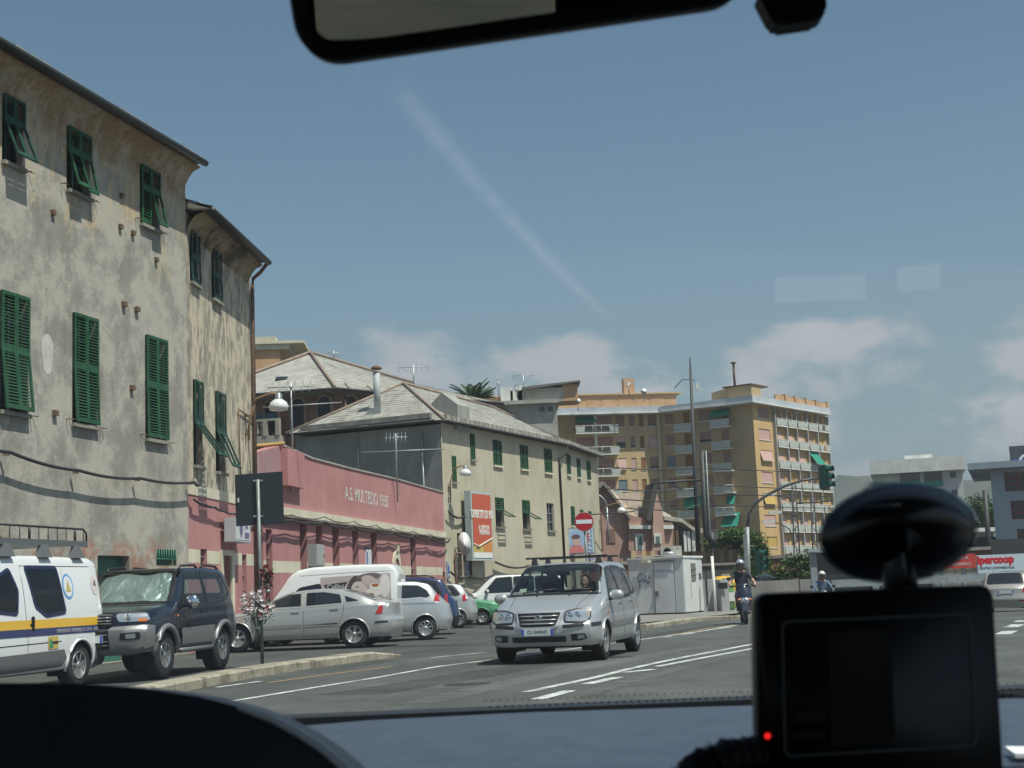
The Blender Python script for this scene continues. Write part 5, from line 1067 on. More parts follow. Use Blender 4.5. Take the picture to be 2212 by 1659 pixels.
for sg in (1, -1):
    P = roundpoly([(sg*.43,.655),(sg*.43,.80),(sg*.60,.842),(sg*.80,.845),(sg*.815,.70),(sg*.74,.645)], .03); hl = c.front('headlamp', P, HLG, .022, .05); c.band(P, -.006, .014, lambda y, z: (-.024, y, z), GASK, hl, 'lamp_seal')
    P = roundpoly([(sg*.755,.70),(sg*.755,.82),(sg*.80,.83),(sg*.805,.72)], .02); c.front('indicator', P, ORL if 0 else mat('clear_indicator', (.50,.40,.34), .1, metal=.4, coat=1), .026, .05, hl)
    for yy in (.50, .62): mb = MB(); X = V(c.warp((-.03, sg*yy, .74))).x; mb.lathe([(.005,-.004),(.05,-.002),(.055,.01)], (X, sg*yy, .745), 'X', 14); mb.build('reflector', CHR, hl, True)
    c.front('bumper_strip', roundpoly([(sg*.40,.545),(sg*.40,.600),(sg*.72,.625),(sg*.735,.57)], .01), BLACKP, .02)
    c.side('bumper_strip', [(.02,.56),(.02,.62),(.36,.63),(.36,.575)], BLACKP, .012, sg)
    fo = c.front('fog_recess', roundpoly([(sg*.52,.345),(sg*.52,.45),(sg*.74,.455),(sg*.76,.375),(sg*.66,.345)], .02), GRILL, .010); c.front('fog_lamp', roundpoly([(sg*.62,.37),(sg*.62,.435),(sg*.73,.44),(sg*.73,.385)], .02), HLG, .018, .05, fo)
    c.side('side_strip', [(1.18,.52),(1.18,.60),(3.0,.62),(3.0,.54)], mat('dark_silver_plastic', (.16,.165,.17), .4), .014, sg)
    c.line([(1.16,.30),(1.16,.9),(1.25,.98)], sg=sg); c.line([(2.17,.30),(2.17,1.0)], sg=sg); c.line([(3.05,1.0),(3.05,.7),(2.92,.45)], sg=sg)
    c.handle(1.98, .90, SILV, sg); c.handle(2.86, .92, SILV, sg); c.mirror(1.28, 1.03, SILV, sg, (.16,.24,.17), .15)
    mb = MB(); mb.lathe([(.004,0),(.02,0),(.02,.008)], (c.warp((.98,0,0))[0], sg*(c.W_(.98,.76)+.004), .76), 'Y', 8); mb.build('side_repeater', ORL, c.root, True)
gr = c.front('grille', roundpoly([(-.36,.80),(-.30,.60),(-.24,.575),(.24,.575),(.30,.60),(.36,.80)], .02), GRILL, .018)
for z in (.625, .685, .745): mb = MB(); mb.tube([c.warp((-.03, y*.33*(.80+.2*(z-.6)/.2), z)) for y in [-1,-.6,-.2,.2,.6,1]], .012, 5); mb.build('grille_bar', SILV, gr, True)
c.band([(-.36,.80),(-.30,.60),(-.24,.575),(.24,.575),(.30,.60),(.36,.80)], -.004, .03, lambda y, z: (-.030, y, z), SILV, gr, 'grille_surround')
mb = MB(); X = V(c.warp((-.035, 0, .70))).x; mb.lathe([(.055,0),(.062,-.008),(.068,0)], (X, 0, .70), 'X', 20); mb.build('emblem_ring', CHR, gr, True)
em = [(-.032,.035),(-.018,.035),(-.012,.005),(.014,.009),(.010,-.035),(.026,-.035),(.034,.035),(.020,.035),(.016,.02),(-.010,.016),(-.008,-.035),(-.022,-.035)]
mb = MB(); mb.prism([(X-.004, -a, .70+b) for a, b in em], (-.006,0,0)); mb.build('emblem', CHR, gr, True)
c.front('lower_grille', roundpoly([(-.44,.335),(-.44,.42),(.44,.42),(.44,.335)], .015), GRILL, .010)
mb = MB(); X0 = V(c.warp((-.02,0,.37))).x
c.plate(0, .50, 'CL·040ND')
for y in (-.30, .25): mb = MB(); mb.lathe([(.018,0),(.018,.012),(.004,.014)], (.86-c.L/2, y, c.T_(.86, y)), n=8); mb.build('washer_jet', BLACKP, c.root, True)
for y0, y1 in ((-.10,-.66),(.52,-.05)): mb = MB(); mb.tube([c.warp((1.0, y0, c.T_(1.0, y0)+.02)), c.warp((1.04, (y0+y1)/2, c.T_(1.04,(y0+y1)/2)+.02)), c.warp((1.05, y1, c.T_(1.05,y1)+.025))], .010, 5); mb.build('wiper', BLACKP, c.root, True)
mb = MB(); pts = [c.warp((x, .60, c.T_(x, .60)+.004)) for x in [.05+.09*k for k in range(10)]]; 
for sg in (1, -1): mb = MB(); mb.tube([c.warp((.06+.1*k, sg*(.55+.10*(k/9)**1.5), c.T_(.06+.1*k, sg*(.55+.10*(k/9)**1.5))+.0)) for k in range(10)], .004, 4); mb.build('bonnet_gap', GASK, c.root, True)
for x in (1.95, 2.85): roofbar(c, x, .62, 1.60, over=.10)
mb = MB(); mb.tube([(1.9-c.L/2, .05, 1.60), (2.0-c.L/2, .05, 1.66)], .01, 5); mb.build('aerial', BLACKP, c.root, True)
c.seat(1.65, .36); c.seat(1.65, -.36); mb = MB(); mb.box((2.95-c.L/2, 0, .52), (.5,1.3,.2)); mb.box((3.2-c.L/2, 0, .82), (.12,1.3,.55), Matrix.Rotation(R(12),3,'Y')); mb.build('rear_bench', SEATM, c.root, True, bevel=.03)
mb = MB(); mb.box((1.15-c.L/2, 0, .82), (.42, 1.42, .22)); mb.build('dashboard', SEATM, c.root, True, bevel=.04)
mb = MB(); mb.ring([[V((1.42-c.L/2,-.36,.93))+Matrix.Rotation(R(25),3,'Y')@V((.018*math.sin(b),(.18+.018*math.cos(b))*math.cos(a),(.18+.018*math.cos(b))*math.sin(a))) for b in [2*math.pi*k/6 for k in range(6)]] for a in [2*math.pi*k/20 for k in range(21)]]); mb.tube([(1.2-c.L/2,-.36,.85),(1.42-c.L/2,-.36,.93)], .03, 6); mb.build('steering_wheel', BLACKP, c.root, True)
mb = MB(); mb.box((1.72-c.L/2, 0, 1.42), (.03,.22,.07)); mb.build('inner_mirror', BLACKP, c.root, True)
mb = MB(); P = [c.warp((1.06, y, c.T_(1.06,y)-.01)) for y in (.62,.50)]+[c.warp((1.14, y, c.T_(1.14,y)-.01)) for y in (.50,.62)]; mb.add(P, [(0,1,2,3)]); mb.build('tax_disc', mat('pale_paper', (.5,.55,.4), .7), c.root, True)
c.place((1300,1425), .80, (math.sin(R(16)), math.cos(R(16))))
# ---------------------------------------------------------------- dark blue short off-roader
NAVY = mat('midnight_blue_paint', (.005,.008,.018), .25, coat=.6); SGREY = mat('grey_cladding', (.20,.205,.21), .38, metal=.35)
su = Car('off_roader', 'midnight blue three door off-roader with grey wheel arches and a silver sunshade', 'car', 4.25, .90, 1.85,
  [(0,1.0),(.15,1.08),(.6,1.14),(1.22,1.19),(1.30,1.22),(1.62,1.55),(1.82,1.73),(2.05,1.78),(3.0,1.80),(3.75,1.77),(3.98,1.70),(4.15,1.25),(4.25,1.15)],
  [(0,.98),(1.2,1.08),(4.25,1.14)], [(0,.80),(.1,.86),(.3,.89),(.8,.90),(3.6,.90),(4.05,.87),(4.25,.80)], .15, (.86,3.40), .375, NAVY,
  zb=.42, side_w=[[(1.62,1.17),(1.76,1.36),(1.98,1.66),(2.58,1.69),(2.62,1.17)], [(2.72,1.17),(2.70,1.69),(3.62,1.66),(3.86,1.34),(3.45,1.20)]], wind=(1.28,1.92), rear=(3.98,4.14),
  bulF=[(.4,-.05),(.5,.06),(.80,.10),(.86,.02),(1.0,0),(1.1,-.1)], bulR=[(.4,.05),(.8,.08),(1.2,0)], cF=.22, cR=.10, arch=.085, arch_m=SGREY, lower=(.60, SGREY), tyre_w=.27, spokes=6, hollow=True, rimm=CHR)
c = su; TNT = glassm('tinted_glass', (.22,.27,.26)); c.windows(CLR)
for sg in (1, -1):
    hl = c.front('headlamp', roundpoly([(sg*.46,.93),(sg*.40,1.06),(sg*.84,1.06),(sg*.86,.93)], .04), HLG, .025, .05)
    mb = MB(); X = V(c.warp((-.03, sg*.60, .99))).x; mb.lathe([(.005,-.01),(.055,-.008),(.06,.01)], (X, sg*.58, .995), 'X', 14); mb.build('reflector', CHR, hl, True)
    c.front('indicator', roundpoly([(sg*.74,.93),(sg*.74,.975),(sg*.86,.975),(sg*.86,.93)], .01), ORL, .03, .05, hl)
    c.side('indicator', [(.02,.94),(.02,1.05),(.22,1.05),(.18,.95)], HLG, .012, sg)
    c.front('bumper_corner', roundpoly([(sg*.36,.48),(sg*.34,.86),(sg*.88,.88),(sg*.88,.56),(sg*.60,.46)], .05), SGREY, .035)
    fo = c.front('fog_recess', roundpoly([(sg*.52,.66),(sg*.52,.76),(sg*.80,.77),(sg*.80,.66)], .02), GRILL, .042); c.front('fog_lamp', roundpoly([(sg*.60,.675),(sg*.60,.745),(sg*.74,.75),(sg*.74,.675)], .02), HLG, .050, .05, fo)
    c.side('bumper_side', [(-.0,.50),(0,.88),(.32,.86),(.30,.55)], SGREY, .02, sg); c.side('door_cladding', [(1.45,.52),(1.40,.78),(2.88,.80),(2.85,.52)], SGREY, .028, sg)
    for z in (.60,.66,.72): c.line([(1.45,z),(2.85,z+.01)], .007, GP_, sg, 'cladding_groove', 4)
    c.line([(1.42,.5),(1.42,1.1),(1.60,1.18)], sg=sg); c.line([(2.66,1.17),(2.70,.9),(2.66,.52)], sg=sg); c.handle(2.48, 1.03, NAVY, sg); c.mirror(1.66, 1.20, CHR, sg, (.14,.22,.24), .16)
    mb = MB(); X = c.warp((1.32,0,0))[0]; mb.lathe([(.005,0),(.025,0),(.025,.01)], (X, sg*(c.W_(1.32,.98)+.01), .98), 'Y', 8); mb.build('side_repeater', ORL, c.root, True)
    mb = MB(); x0, x1 = 2.0, 3.1
    for (x0, x1) in ((1.95,2.75),(2.95,3.75)): mb = MB(); q = [(x0,.0),(x0+.1,.045),(x1-.1,.045),(x1,.0)]; mb.tube([(x-c.L/2, sg*.64, c.T_(x,.64)+z+.004) for x, z in q], .022, 6); mb.build('roof_rail', BLACKP, c.root, True)
    mb = MB(); mb.tube([(1.45-c.L/2, sg*.86, .42), (2.9-c.L/2, sg*.86, .42)], .045, 6); mb.build('side_step', GP_, c.root, True)
gr = c.front('grille', roundpoly([(-.37,.88),(-.34,1.06),(.34,1.06),(.37,.88)], .03), GRILL, .018)
for z in (.91,.955,1.0,1.04): mb = MB(); mb.tube([c.warp((-.03, y*.35, z)) for y in (-1,-.5,0,.5,1)], .009, 5); mb.build('grille_bar', CHR if z in (.955,1.0) else GP_, gr, True)
c.front('lower_grille', roundpoly([(-.34,.52),(-.34,.80),(.34,.80),(.34,.52)], .02), GRILL, .02)
for z in (.58,.64,.74): mb = MB(); mb.tube([c.warp((-.03, y*.33, z)) for y in (-1,0,1)], .008, 5); mb.build('grille_bar', GP_, c.root, True)
c.plate(0, .68)
def foil(t, b):
    a = noise(t, 2.2, 2, .5, (1,1,1)); bump(t, b, noise(t, 1.6, 3, .5, dist=1.0), .55, .25); t.links.new(ramp(t, a, [(.3,(.50,.60,.55)),(.7,(.80,.85,.80))]), b.inputs['Base Color'])
FOIL = mat('crumpled_foil', rough=.42, metal=.7, build=foil)
P = [(1.36,-.70),(1.86,-.58),(1.86,.58),(1.36,.70)]; c.patch('sunshade', P, FOIL, lambda x, y: (x, y, c.T_(x, y)-.05+.018*math.sin(9*y+3*x)), .05)
c.seat(2.0,.38,.55,.6); c.seat(2.0,-.38,.55,.6); mb = MB(); mb.box((3.2-c.L/2, 0, .9), (.4,1.2,.5)); mb.build('rear_bench', SEATM, c.root, True, bevel=.04)
c.place((347,1467), .86, (math.sin(R(9)), math.cos(R(9))))
# ---------------------------------------------------------------- silver saloon side-on
SILV2 = mat('bright_silver_paint', (.47,.475,.47), .3, metal=.5, coat=.7)
def extras(c, m_, doors, handles, tail, sgs=(1,-1), mir=None, ms=(.14,.22,.15), tailm=None):
    for sg in sgs:
        for d in doors: c.line(d, sg=sg)
        for h in handles: c.handle(h[0], h[1], m_, sg)
        for P in tail: c.side('tail_lamp', roundpoly(P, .015), tailm or REDL, .010, sg, .05)
        if mir: c.mirror(mir[0], mir[1], m_, sg, ms, .13)
sa = Car('silver_saloon', 'silver saloon seen side-on, parked behind the sign pole hung with flowers', 'car', 4.57, .90, 1.43,
  [(0,.66),(.15,.74),(.7,.86),(1.25,.95),(1.34,.98),(1.75,1.18),(2.1,1.32),(2.35,1.36),(2.8,1.385),(3.3,1.355),(3.7,1.26),(4.10,1.10),(4.28,1.06),(4.50,1.03),(4.57,.98)],
  [(0,.64),(.6,.80),(1.3,.90),(4.0,1.0),(4.57,.98)], [(0,.70),(.1,.80),(.35,.87),(.9,.90),(3.85,.90),(4.36,.84),(4.57,.74)], .20, (.92,3.67), .315, SILV2,
  zb=.22, side_w=[[(1.45,.96),(1.80,1.16),(2.12,1.285),(2.42,1.31),(2.46,.98)], [(2.54,.98),(2.52,1.315),(2.95,1.32),(3.35,1.25),(3.42,1.02)], [(3.48,1.03),(3.42,1.23),(3.80,1.10),(3.78,1.05)]],
  wind=(1.33,2.12), rear=(3.42,4.1), bulF=[(.2,0),(.45,.08),(.6,.03),(.8,-.05)], bulR=[(.2,0),(.45,.10),(.62,.09),(.68,.02),(1.0,0)], cF=.32, cR=.22, arch=.055, spokes=6)
c = sa; c.windows(CARG, seal=SILV2, sm=.02)
extras(c, SILV2, [[(1.28,.28),(1.26,.7),(1.40,.94)], [(2.50,.28),(2.50,.97)], [(3.45,1.02),(3.42,.75),(3.28,.48)]], [(2.30,.86),(3.22,.90)], [[(4.22,.76),(4.33,.93),(4.45,.97),(4.43,.76)]], mir=(1.50,.96))
for sg in (1,-1):
    c.side('side_strip', [(1.35,.53),(1.35,.56),(2.47,.575),(2.47,.545)], CHR, .014, sg); c.side('side_strip', [(2.53,.545),(2.53,.575),(3.3,.59),(3.3,.56)], CHR, .014, sg)
    c.side('headlamp', roundpoly([(.03,.58),(.10,.70),(.42,.76),(.40,.66)], .02), HLG, .01, sg); c.side('bumper_strip', [(4.18,.555),(4.18,.59),(4.50,.60),(4.50,.565)], GASK, .012, sg); c.side('side_repeater', [(.98,.70),(.98,.725),(1.06,.73),(1.06,.705)], ORL, .01, sg)
c.place((767,1400), 3.67, (1, -.10))
# ---------------------------------------------------------------- other parked cars
HCAP = mat('hubcap', (.40,.41,.42), .35, metal=.6)
yp = Car('small_hatchback', 'small silver hatchback with tall dark windows parked just right of the white coffee van', 'car', 3.75, .85, 1.53,
  [(0,.70),(.2,.85),(.7,.98),(.95,1.04),(1.4,1.32),(1.75,1.47),(2.2,1.53),(2.9,1.50),(3.25,1.42),(3.5,1.12),(3.66,1.0),(3.75,.85)],
  [(0,.68),(1.0,.94),(2.6,1.02),(3.75,.95)], [(0,.68),(.2,.80),(.7,.85),(3.1,.85),(3.55,.79),(3.75,.66)], .17, (.72,3.10), .295, SILV, zb=.22, side_w=[[(1.25,1.0),(1.72,1.38),(2.15,1.43),(2.2,1.03)], [(2.28,1.04),(2.25,1.44),(2.95,1.41),(3.18,1.28),(3.30,1.08)]],
  wind=(1.0,1.70), rear=(3.25,3.52), bulF=[(.2,0),(.5,.08),(.7,0)], bulR=[(.2,.02),(.5,.10),(.8,.04),(1.0,-.02)], cF=.3, cR=.28, spokes=9)
c = yp; c.windows(CARG, seal=SILV, sm=.02); extras(c, SILV, [[(2.24,1.04),(2.34,.8),(2.30,.28)]], [(2.12,.90)], [[(3.38,.98),(3.46,1.2),(3.56,1.1),(3.6,.96)]], mir=(1.3,1.0)); c.line([(.9,.88),(2.2,.93),(3.4,.92)], .006, GASK)
c.place((920,1382), 3.10, (1, .10))
wg = Car('dark_blue_people_carrier', 'dark navy people carrier with roof rails parked behind the small silver hatchback', 'car', 4.32, .87, 1.67,
  [(0,.75),(.2,.88),(.9,1.05),(1.4,1.35),(1.85,1.60),(2.3,1.67),(3.5,1.65),(3.95,1.55),(4.15,1.15),(4.28,1.0),(4.32,.9)], [(0,.72),(1,.96),(4.32,1.05)], [(0,.7),(.2,.82),(.6,.87),(3.8,.87),(4.2,.82),(4.32,.72)], .19, (.85,3.55), .31, mat('navy_blue_paint', (.012,.022,.085), .25, coat=1),
  zb=.24, side_w=[[(1.3,1.03),(1.8,1.47),(2.3,1.54),(2.35,1.05)], [(2.43,1.06),(2.4,1.55),(3.2,1.54),(3.25,1.08)], [(3.33,1.09),(3.28,1.53),(3.75,1.48),(3.95,1.14)]], wind=(1.0,1.8), rear=(3.95,4.16), bulF=[(.2,0),(.5,.08),(.7,0)], bulR=[(.2,.02),(.5,.10),(.8,.04),(1.0,0)], cR=.2, lower=(.5, BLACKP))
c = wg; c.windows(CARG); extras(c, c.pm, [[(2.39,.3),(2.39,1.06)]], [(2.2,.95)], [[(4.08,.85),(4.06,1.1),(4.14,1.15),(4.2,.86)]], mir=(1.4,1.0))
for sg in (1,-1): mb = MB(); mb.tube([(x-c.L/2, sg*.60, c.T_(x,.6)+.05*(0 if k in (0,4) else 1)+.015) for k, x in enumerate((1.95,2.1,2.8,3.5,3.7))], .018, 6); mb.build('roof_rail', BLACKP, c.root, True)
c.place(None, 4.32, (1, .02), G=V((hz(985)*41.5, 41.5, 0)))
ya = Car('silver_city_car', 'silver city car with red tail lamp between the navy people carrier and the green car', 'car', 3.64, .83, 1.5,
  [(0,.7),(.3,.9),(.8,1.02),(1.3,1.3),(1.7,1.46),(2.2,1.5),(3.0,1.46),(3.25,1.38),(3.48,1.05),(3.6,.95),(3.64,.85)], [(0,.68),(1,.92),(3.64,1.0)], [(0,.68),(.2,.8),(.6,.83),(3.1,.83),(3.5,.77),(3.64,.66)], .16, (.7,3.07), .29, SILV2,
  zb=.22, side_w=[[(1.2,.98),(1.65,1.34),(2.15,1.41),(2.2,1.0)], [(2.28,1.0),(2.25,1.41),(2.9,1.38),(3.15,1.1)]], wind=(.95,1.65), rear=(3.22,3.47), bulF=[(.2,0),(.5,.08),(.7,0)], bulR=[(.2,.02),(.5,.10),(.8,.03),(1.0,0)], cR=.22, spokes=8, rimm=HCAP)
c = ya; c.windows(CARG); extras(c, SILV2, [[(2.24,.3),(2.24,1.0)]], [(2.1,.88)], [[(3.28,.86),(3.26,1.06),(3.36,1.12),(3.46,.9)]], mir=(1.25,.98)); c.place((991,1357), 3.07, (1, .05))
GRN = mat('mint_green_paint', (.075,.27,.135), .35, coat=.6)
pa = Car('green_car', 'small mint green hatchback facing right beyond the silver city car', 'car', 3.4, .76, 1.43,
  [(0,.74),(.1,.80),(.85,.90),(.95,.94),(1.35,1.30),(1.6,1.39),(2.2,1.43),(3.0,1.41),(3.2,1.34),(3.36,.9),(3.4,.8)], [(0,.72),(.9,.86),(3.4,.90)], [(0,.68),(.2,.74),(.6,.76),(3.2,.76),(3.4,.70)], .10, (.62,2.78), .27, GRN,
  zb=.22, side_w=[[(1.12,.93),(1.48,1.26),(2.05,1.33),(2.1,.94)], [(2.2,.95),(2.17,1.33),(2.85,1.32),(2.95,.98)]], wind=(.94,1.5), rear=(3.16,3.34), bulF=[(.2,0),(.5,.06),(.6,0)], bulR=[(.2,0),(.5,.06),(.6,0)], cF=.1, cR=.06, spokes=8, rimm=HCAP, lower=(.3, BLACKP))
c = pa; c.windows(CARG); extras(c, BLACKP, [[(2.15,.3),(2.15,.95)],[(1.05,.3),(1.05,.9)]], [(1.98,.82)], [[(3.26,.7),(3.26,.84),(3.36,.84),(3.36,.7)]], mir=(1.2,.95))
for sg in (1,-1): c.line([(.05,.52),(3.35,.52)], .02, BLACKP, sg, 'rub_strip')
c.place((1043,1350), .62, (-1, .10), 1)
def white_suv(name, label, px, Y, pm, rack=True):
    c = Car(name, label, 'car', 4.3, .87, 1.75, [(0,.95),(.3,1.02),(1.15,1.12),(1.5,1.45),(1.8,1.68),(2.1,1.73),(3.9,1.73),(4.1,1.6),(4.26,1.1),(4.3,1.0)], [(0,.92),(1.2,1.05),(4.3,1.08)], [(0,.76),(.2,.84),(.6,.87),(4.0,.87),(4.3,.8)], .14, (.8,3.4), .35, pm,
      zb=.35, side_w=[[(1.5,1.12),(1.95,1.6),(2.5,1.63),(2.5,1.13)], [(2.6,1.13),(2.6,1.63),(3.3,1.63),(3.3,1.14)], [(3.4,1.14),(3.4,1.62),(3.9,1.6),(4.0,1.16)]], wind=(1.18,1.8), rear=(4.08,4.25), bulF=[(.3,.04),(.6,.1),(.8,0)], bulR=[(.3,.04),(.6,.1),(.8,0)], cR=.12)
    c.windows(CARG); extras(c, pm, [[(2.55,.4),(2.55,1.1)]], [(2.3,1.0)], [[(4.1,.9),(4.1,1.1),(4.2,1.1),(4.2,.9)]], mir=(1.6,1.15))
    if rack:
        for x in (2.2, 3.4): roofbar(c, x, .66, 1.72, over=.05)
    c.place(None, 2.15, (1, .12), G=V((hz(px)*Y, Y, 0))); return c
WHP = mat('white_paint', (.66,.67,.66), .3, coat=.7)
white_suv('white_estate', 'white estate car partly hidden between the green car and the silver MPV', 1085, 53, WHP, False)
white_suv('white_off_roader', 'white off-roader with a black roof rack behind the white estate car', 1118, 60, WHP)
# ---------------------------------------------------------------- white emergency van at the left edge
VW = mat('van_white_paint', (.68,.69,.70), .28, coat=.7)
va = Car('service_van', 'white emergency service van with yellow and blue stripe and a long roof rack', 'van', 4.78, .95, 1.97,
  [(0,.90),(.15,1.0),(.75,1.18),(.85,1.22),(1.35,1.62),(1.7,1.86),(2.1,1.96),(3.0,1.97),(4.5,1.95),(4.70,1.90),(4.78,1.80)], [(0,.88),(.8,1.06),(4.78,1.15)], [(0,.78),(.15,.88),(.5,.94),(4.5,.95),(4.7,.93),(4.78,.88)], .13, (.83,3.93), .325, VW,
  zb=.26, side_w=[[(1.35,1.20),(1.75,1.60),(2.15,1.75),(2.30,1.45),(2.22,1.12)], [(2.72,1.22),(2.58,1.78),(3.42,1.78),(3.52,1.12),(2.98,1.08)]], wind=(.83,1.6), rear=None, bulF=[(.2,0),(.5,.1),(.8,0)], bulR=[(.3,.02),(.5,.05),(.7,.02)], cF=.3, cR=.06, hollow=True, spokes=7, rimm=HCAP, arch=.06, tyre_w=.22)
c = va; c.windows(TNT, seal=mat('blue_black_seal', (.012,.018,.06), .25), sm=.03)
YS, BS = mat('yellow_stripe', (.62,.36,.02), .35, coat=.5), mat('navy_stripe', (.022,.026,.10), .35, coat=.5)
c.side('yellow_stripe', [(.9,.905),(.9,1.03),(4.70,1.03),(4.70,.905)], YS, .006); c.side('navy_stripe', [(.9,.80),(.9,.903),(4.70,.903),(4.70,.80)], BS, .006)
c.side('lower_cladding', [(1.25,.30),(1.25,.55),(3.42,.58),(3.50,.45),(3.38,.33)], mat('grey_sill_plastic', (.13,.13,.135), .55), .014); c.side('rear_bumper_side', [(4.36,.30),(4.36,.62),(4.76,.66),(4.76,.30)], mat('grey_sill_plastic'), .016)
c.side('tail_lamp', roundpoly([(4.66,1.2),(4.66,1.75),(4.73,1.7),(4.73,1.2)], .02), REDL, .008)
def sidetext(c, s_, x, z, size, m_, sx=1): return text('lettering', s_, size, Matrix(((1,0,0,x-c.L/2),(0,0,-1,-(c.W_(x,z)+.009)),(0,1,0,z),(0,0,0,1))), m_, c.root, local=True, ex=.0008, sx=sx)
sidetext(c, 'EMERGENZA REPERIBILITA\' 24 H - 010667764', 3.92, .848, .078, mat('van_lettering', (.45,.45,.5), .4), .92)
bd = c.side('round_badge', [(3.68+.155*math.cos(2*math.pi*k/24), 1.50+.19*math.sin(2*math.pi*k/24)) for k in range(24)], mat('badge_blue', (.10,.30,.60), .4), .006); c.side('badge_centre', [(3.68+.125*math.cos(2*math.pi*k/24), 1.50+.155*math.sin(2*math.pi*k/24)) for k in range(24)], VW, .008, parent=bd); c.side('badge_triangle', [(3.60,1.42),(3.76,1.42),(3.68,1.60)], mat('badge_gold', (.45,.38,.12), .5), .010, parent=bd)
bd = c.side('round_badge', [(4.48+.105*math.cos(2*math.pi*k/24), 1.52+.15*math.sin(2*math.pi*k/24)) for k in range(24)], mat('badge_pale', (.60,.52,.52), .4), .006); sidetext(c, 'A', 4.48, 1.53, .17, mat('badge_ink', (.05,.06,.05), .5))
st_ = c.side('sticker', [(2.98,.42+.18),(2.98,.82-.04),(3.26,.82-.04),(3.26,.42+.18)], mat('sticker_yellow', (.55,.40,.10), .5), .007); c.side('sticker_figure', [(3.01,.61),(3.01,.72),(3.05,.76),(3.10,.70),(3.12,.62)], mat('sticker_green', (.05,.25,.10), .5), .009, parent=st_); c.side('sticker_label', [(3.10,.67),(3.10,.71),(3.25,.71),(3.25,.67)], mat('sticker_ink', (.02,.025,.03), .5), .009, parent=st_)
c.line([(2.45,.30),(2.45,1.80),(4.66,1.80)], .006); c.line([(3.56,1.80),(3.56,1.05),(3.56,.75)], .003); c.line([(1.3,.68),(3.35,.70)], .007, GASK); c.line([(1.28,.34),(1.28,1.0)], .006)
c.handle(2.56, .96, GASK, -1, .06); mb = MB(); mb.box((2.60-c.L/2, -(c.W_(2.6,.97)+.012), .97), (.06,.03,.22)); mb.build('door_handle', GASK, c.root, True, bevel=.01)
for sg in (1, -1): c.mirror(1.25, 1.25, GASK, sg, (.14,.2,.28), .18)
# roof rack: tubes, uprights, mesh tray and feet, each a part
zr = 1.96
for sg in (1,-1):
    y = sg*.74; mb = MB(); mb.box((2.9-c.L/2, y, zr+.19), (3.1, .04, .09)); mb.build('rack_side_rail', GP_, c.root, True)
    mb = MB(); mb.tube([(1.35-c.L/2, y, zr+.42), (4.35-c.L/2, y, zr+.42), (4.45-c.L/2, y, zr+.36), (4.46-c.L/2, y, zr+.14)], .018, 6); mb.build('rack_top_rail', BLACKP, c.root, True)
    for k in range(12): x = 1.5+.26*k; mb = MB(); mb.tube([(x-c.L/2, y, zr+.22), (x-c.L/2, y, zr+.42)], .008 if k % 5 else .02, 5); mb.build('rack_upright', BLACKP, c.root, True)
for k in range(10): x = 1.5+.32*k; mb = MB(); mb.tube([(x-c.L/2, -.74, zr+.18), (x-c.L/2, .74, zr+.18)], .014, 5); mb.build('rack_cross_bar', GP_, c.root, True)
for x in (2.15, 3.15, 4.10):
    for sg in (1,-1): mb = MB(); mb.hexa([V((x-c.L/2+a, sg*(.76+b), zr-.03)) for a, b in ((-.16,-.05),(.16,-.05),(.16,.06),(-.16,.06))]+[V((x-c.L/2+a, sg*(.74+b), zr+.16)) for a, b in ((-.05,-.03),(.10,-.03),(.10,.03),(-.05,.03))]); mb.build('rack_foot', GP_, c.root, True)
c.seat(1.9,.45,.5,.65); c.seat(1.9,-.45,.5,.65); mb = MB(); mb.box((3.1-c.L/2,0,.95), (.5,1.4,.9)); mb.build('rear_seats', SEATM, c.root, True, bevel=.05)
c.place((160,1484), 3.93, (math.sin(R(12)), math.cos(R(12))))
# ---------------------------------------------------------------- white high-roof van with the coffee advertisement
cv = Car('coffee_van', 'white high-roofed van with a sepia coffee advertisement on its side behind the silver saloon', 'van', 4.12, .90, 1.99,
  [(0,.85),(.15,.95),(.75,1.10),(.88,1.16),(1.14,1.50),(1.33,1.78),(1.52,1.90),(1.9,1.965),(3.0,1.985),(3.85,1.97),(4.0,1.94),(4.09,1.82),(4.12,1.6)], [(0,.82),(.8,1.0),(4.12,1.05)], [(0,.74),(.15,.84),(.5,.89),(3.9,.90),(4.12,.87)], .13, (.85,3.52), .31, VW,
  zb=.26, side_w=[[(1.30,1.08),(1.62,1.42),(2.12,1.50),(2.18,1.10)]], wind=(.88,1.42), bulF=[(.2,0),(.5,.1),(.8,0)], bulR=[(.3,.02),(.5,.05),(.7,.02)], cF=.3, cR=.05, spokes=8, rimm=HCAP, edge=.12)
c = cv; c.windows(CARG)
def sepia(t, b):
    a = ramp(t, noise(t, 3.2, 3, .5, (1,1,1), dist=.4), [(.38,(.17,.13,.12)), (.50,(.36,.30,.28)), (.62,(.50,.44,.42))]); t.links.new(a, b.inputs['Base Color'])
ad = c.side('advertisement', [(2.14,1.02),(2.14,1.68),(3.94,1.73),(3.97,1.02)], mat('sepia_print_ground', (.36,.31,.30), .4), .006)
def sb(name, P, col, off=.009): c.side(name, [(a-.18, b+.05) for a, b in P], mat(name+'_ink', col, .45), off, parent=ad, step=.12)
blob = lambda cx, cz, a, b, n=14, r=0: [(cx+a*math.cos(2*math.pi*k/n)*math.cos(r)-b*math.sin(2*math.pi*k/n)*math.sin(r), cz+a*math.cos(2*math.pi*k/n)*math.sin(r)+b*math.sin(2*math.pi*k/n)*math.cos(r)) for k in range(n)]
sb('print_black', [(2.40,1.44),(3.02,1.50),(2.84,1.24),(2.56,1.24)], (.020,.018,.018)); sb('dark_hair', blob(3.18,1.36,.17,.30,r=-.3), (.055,.042,.040)); sb('upper_hair', blob(3.55,1.60,.32,.10,r=.1), (.12,.095,.09))
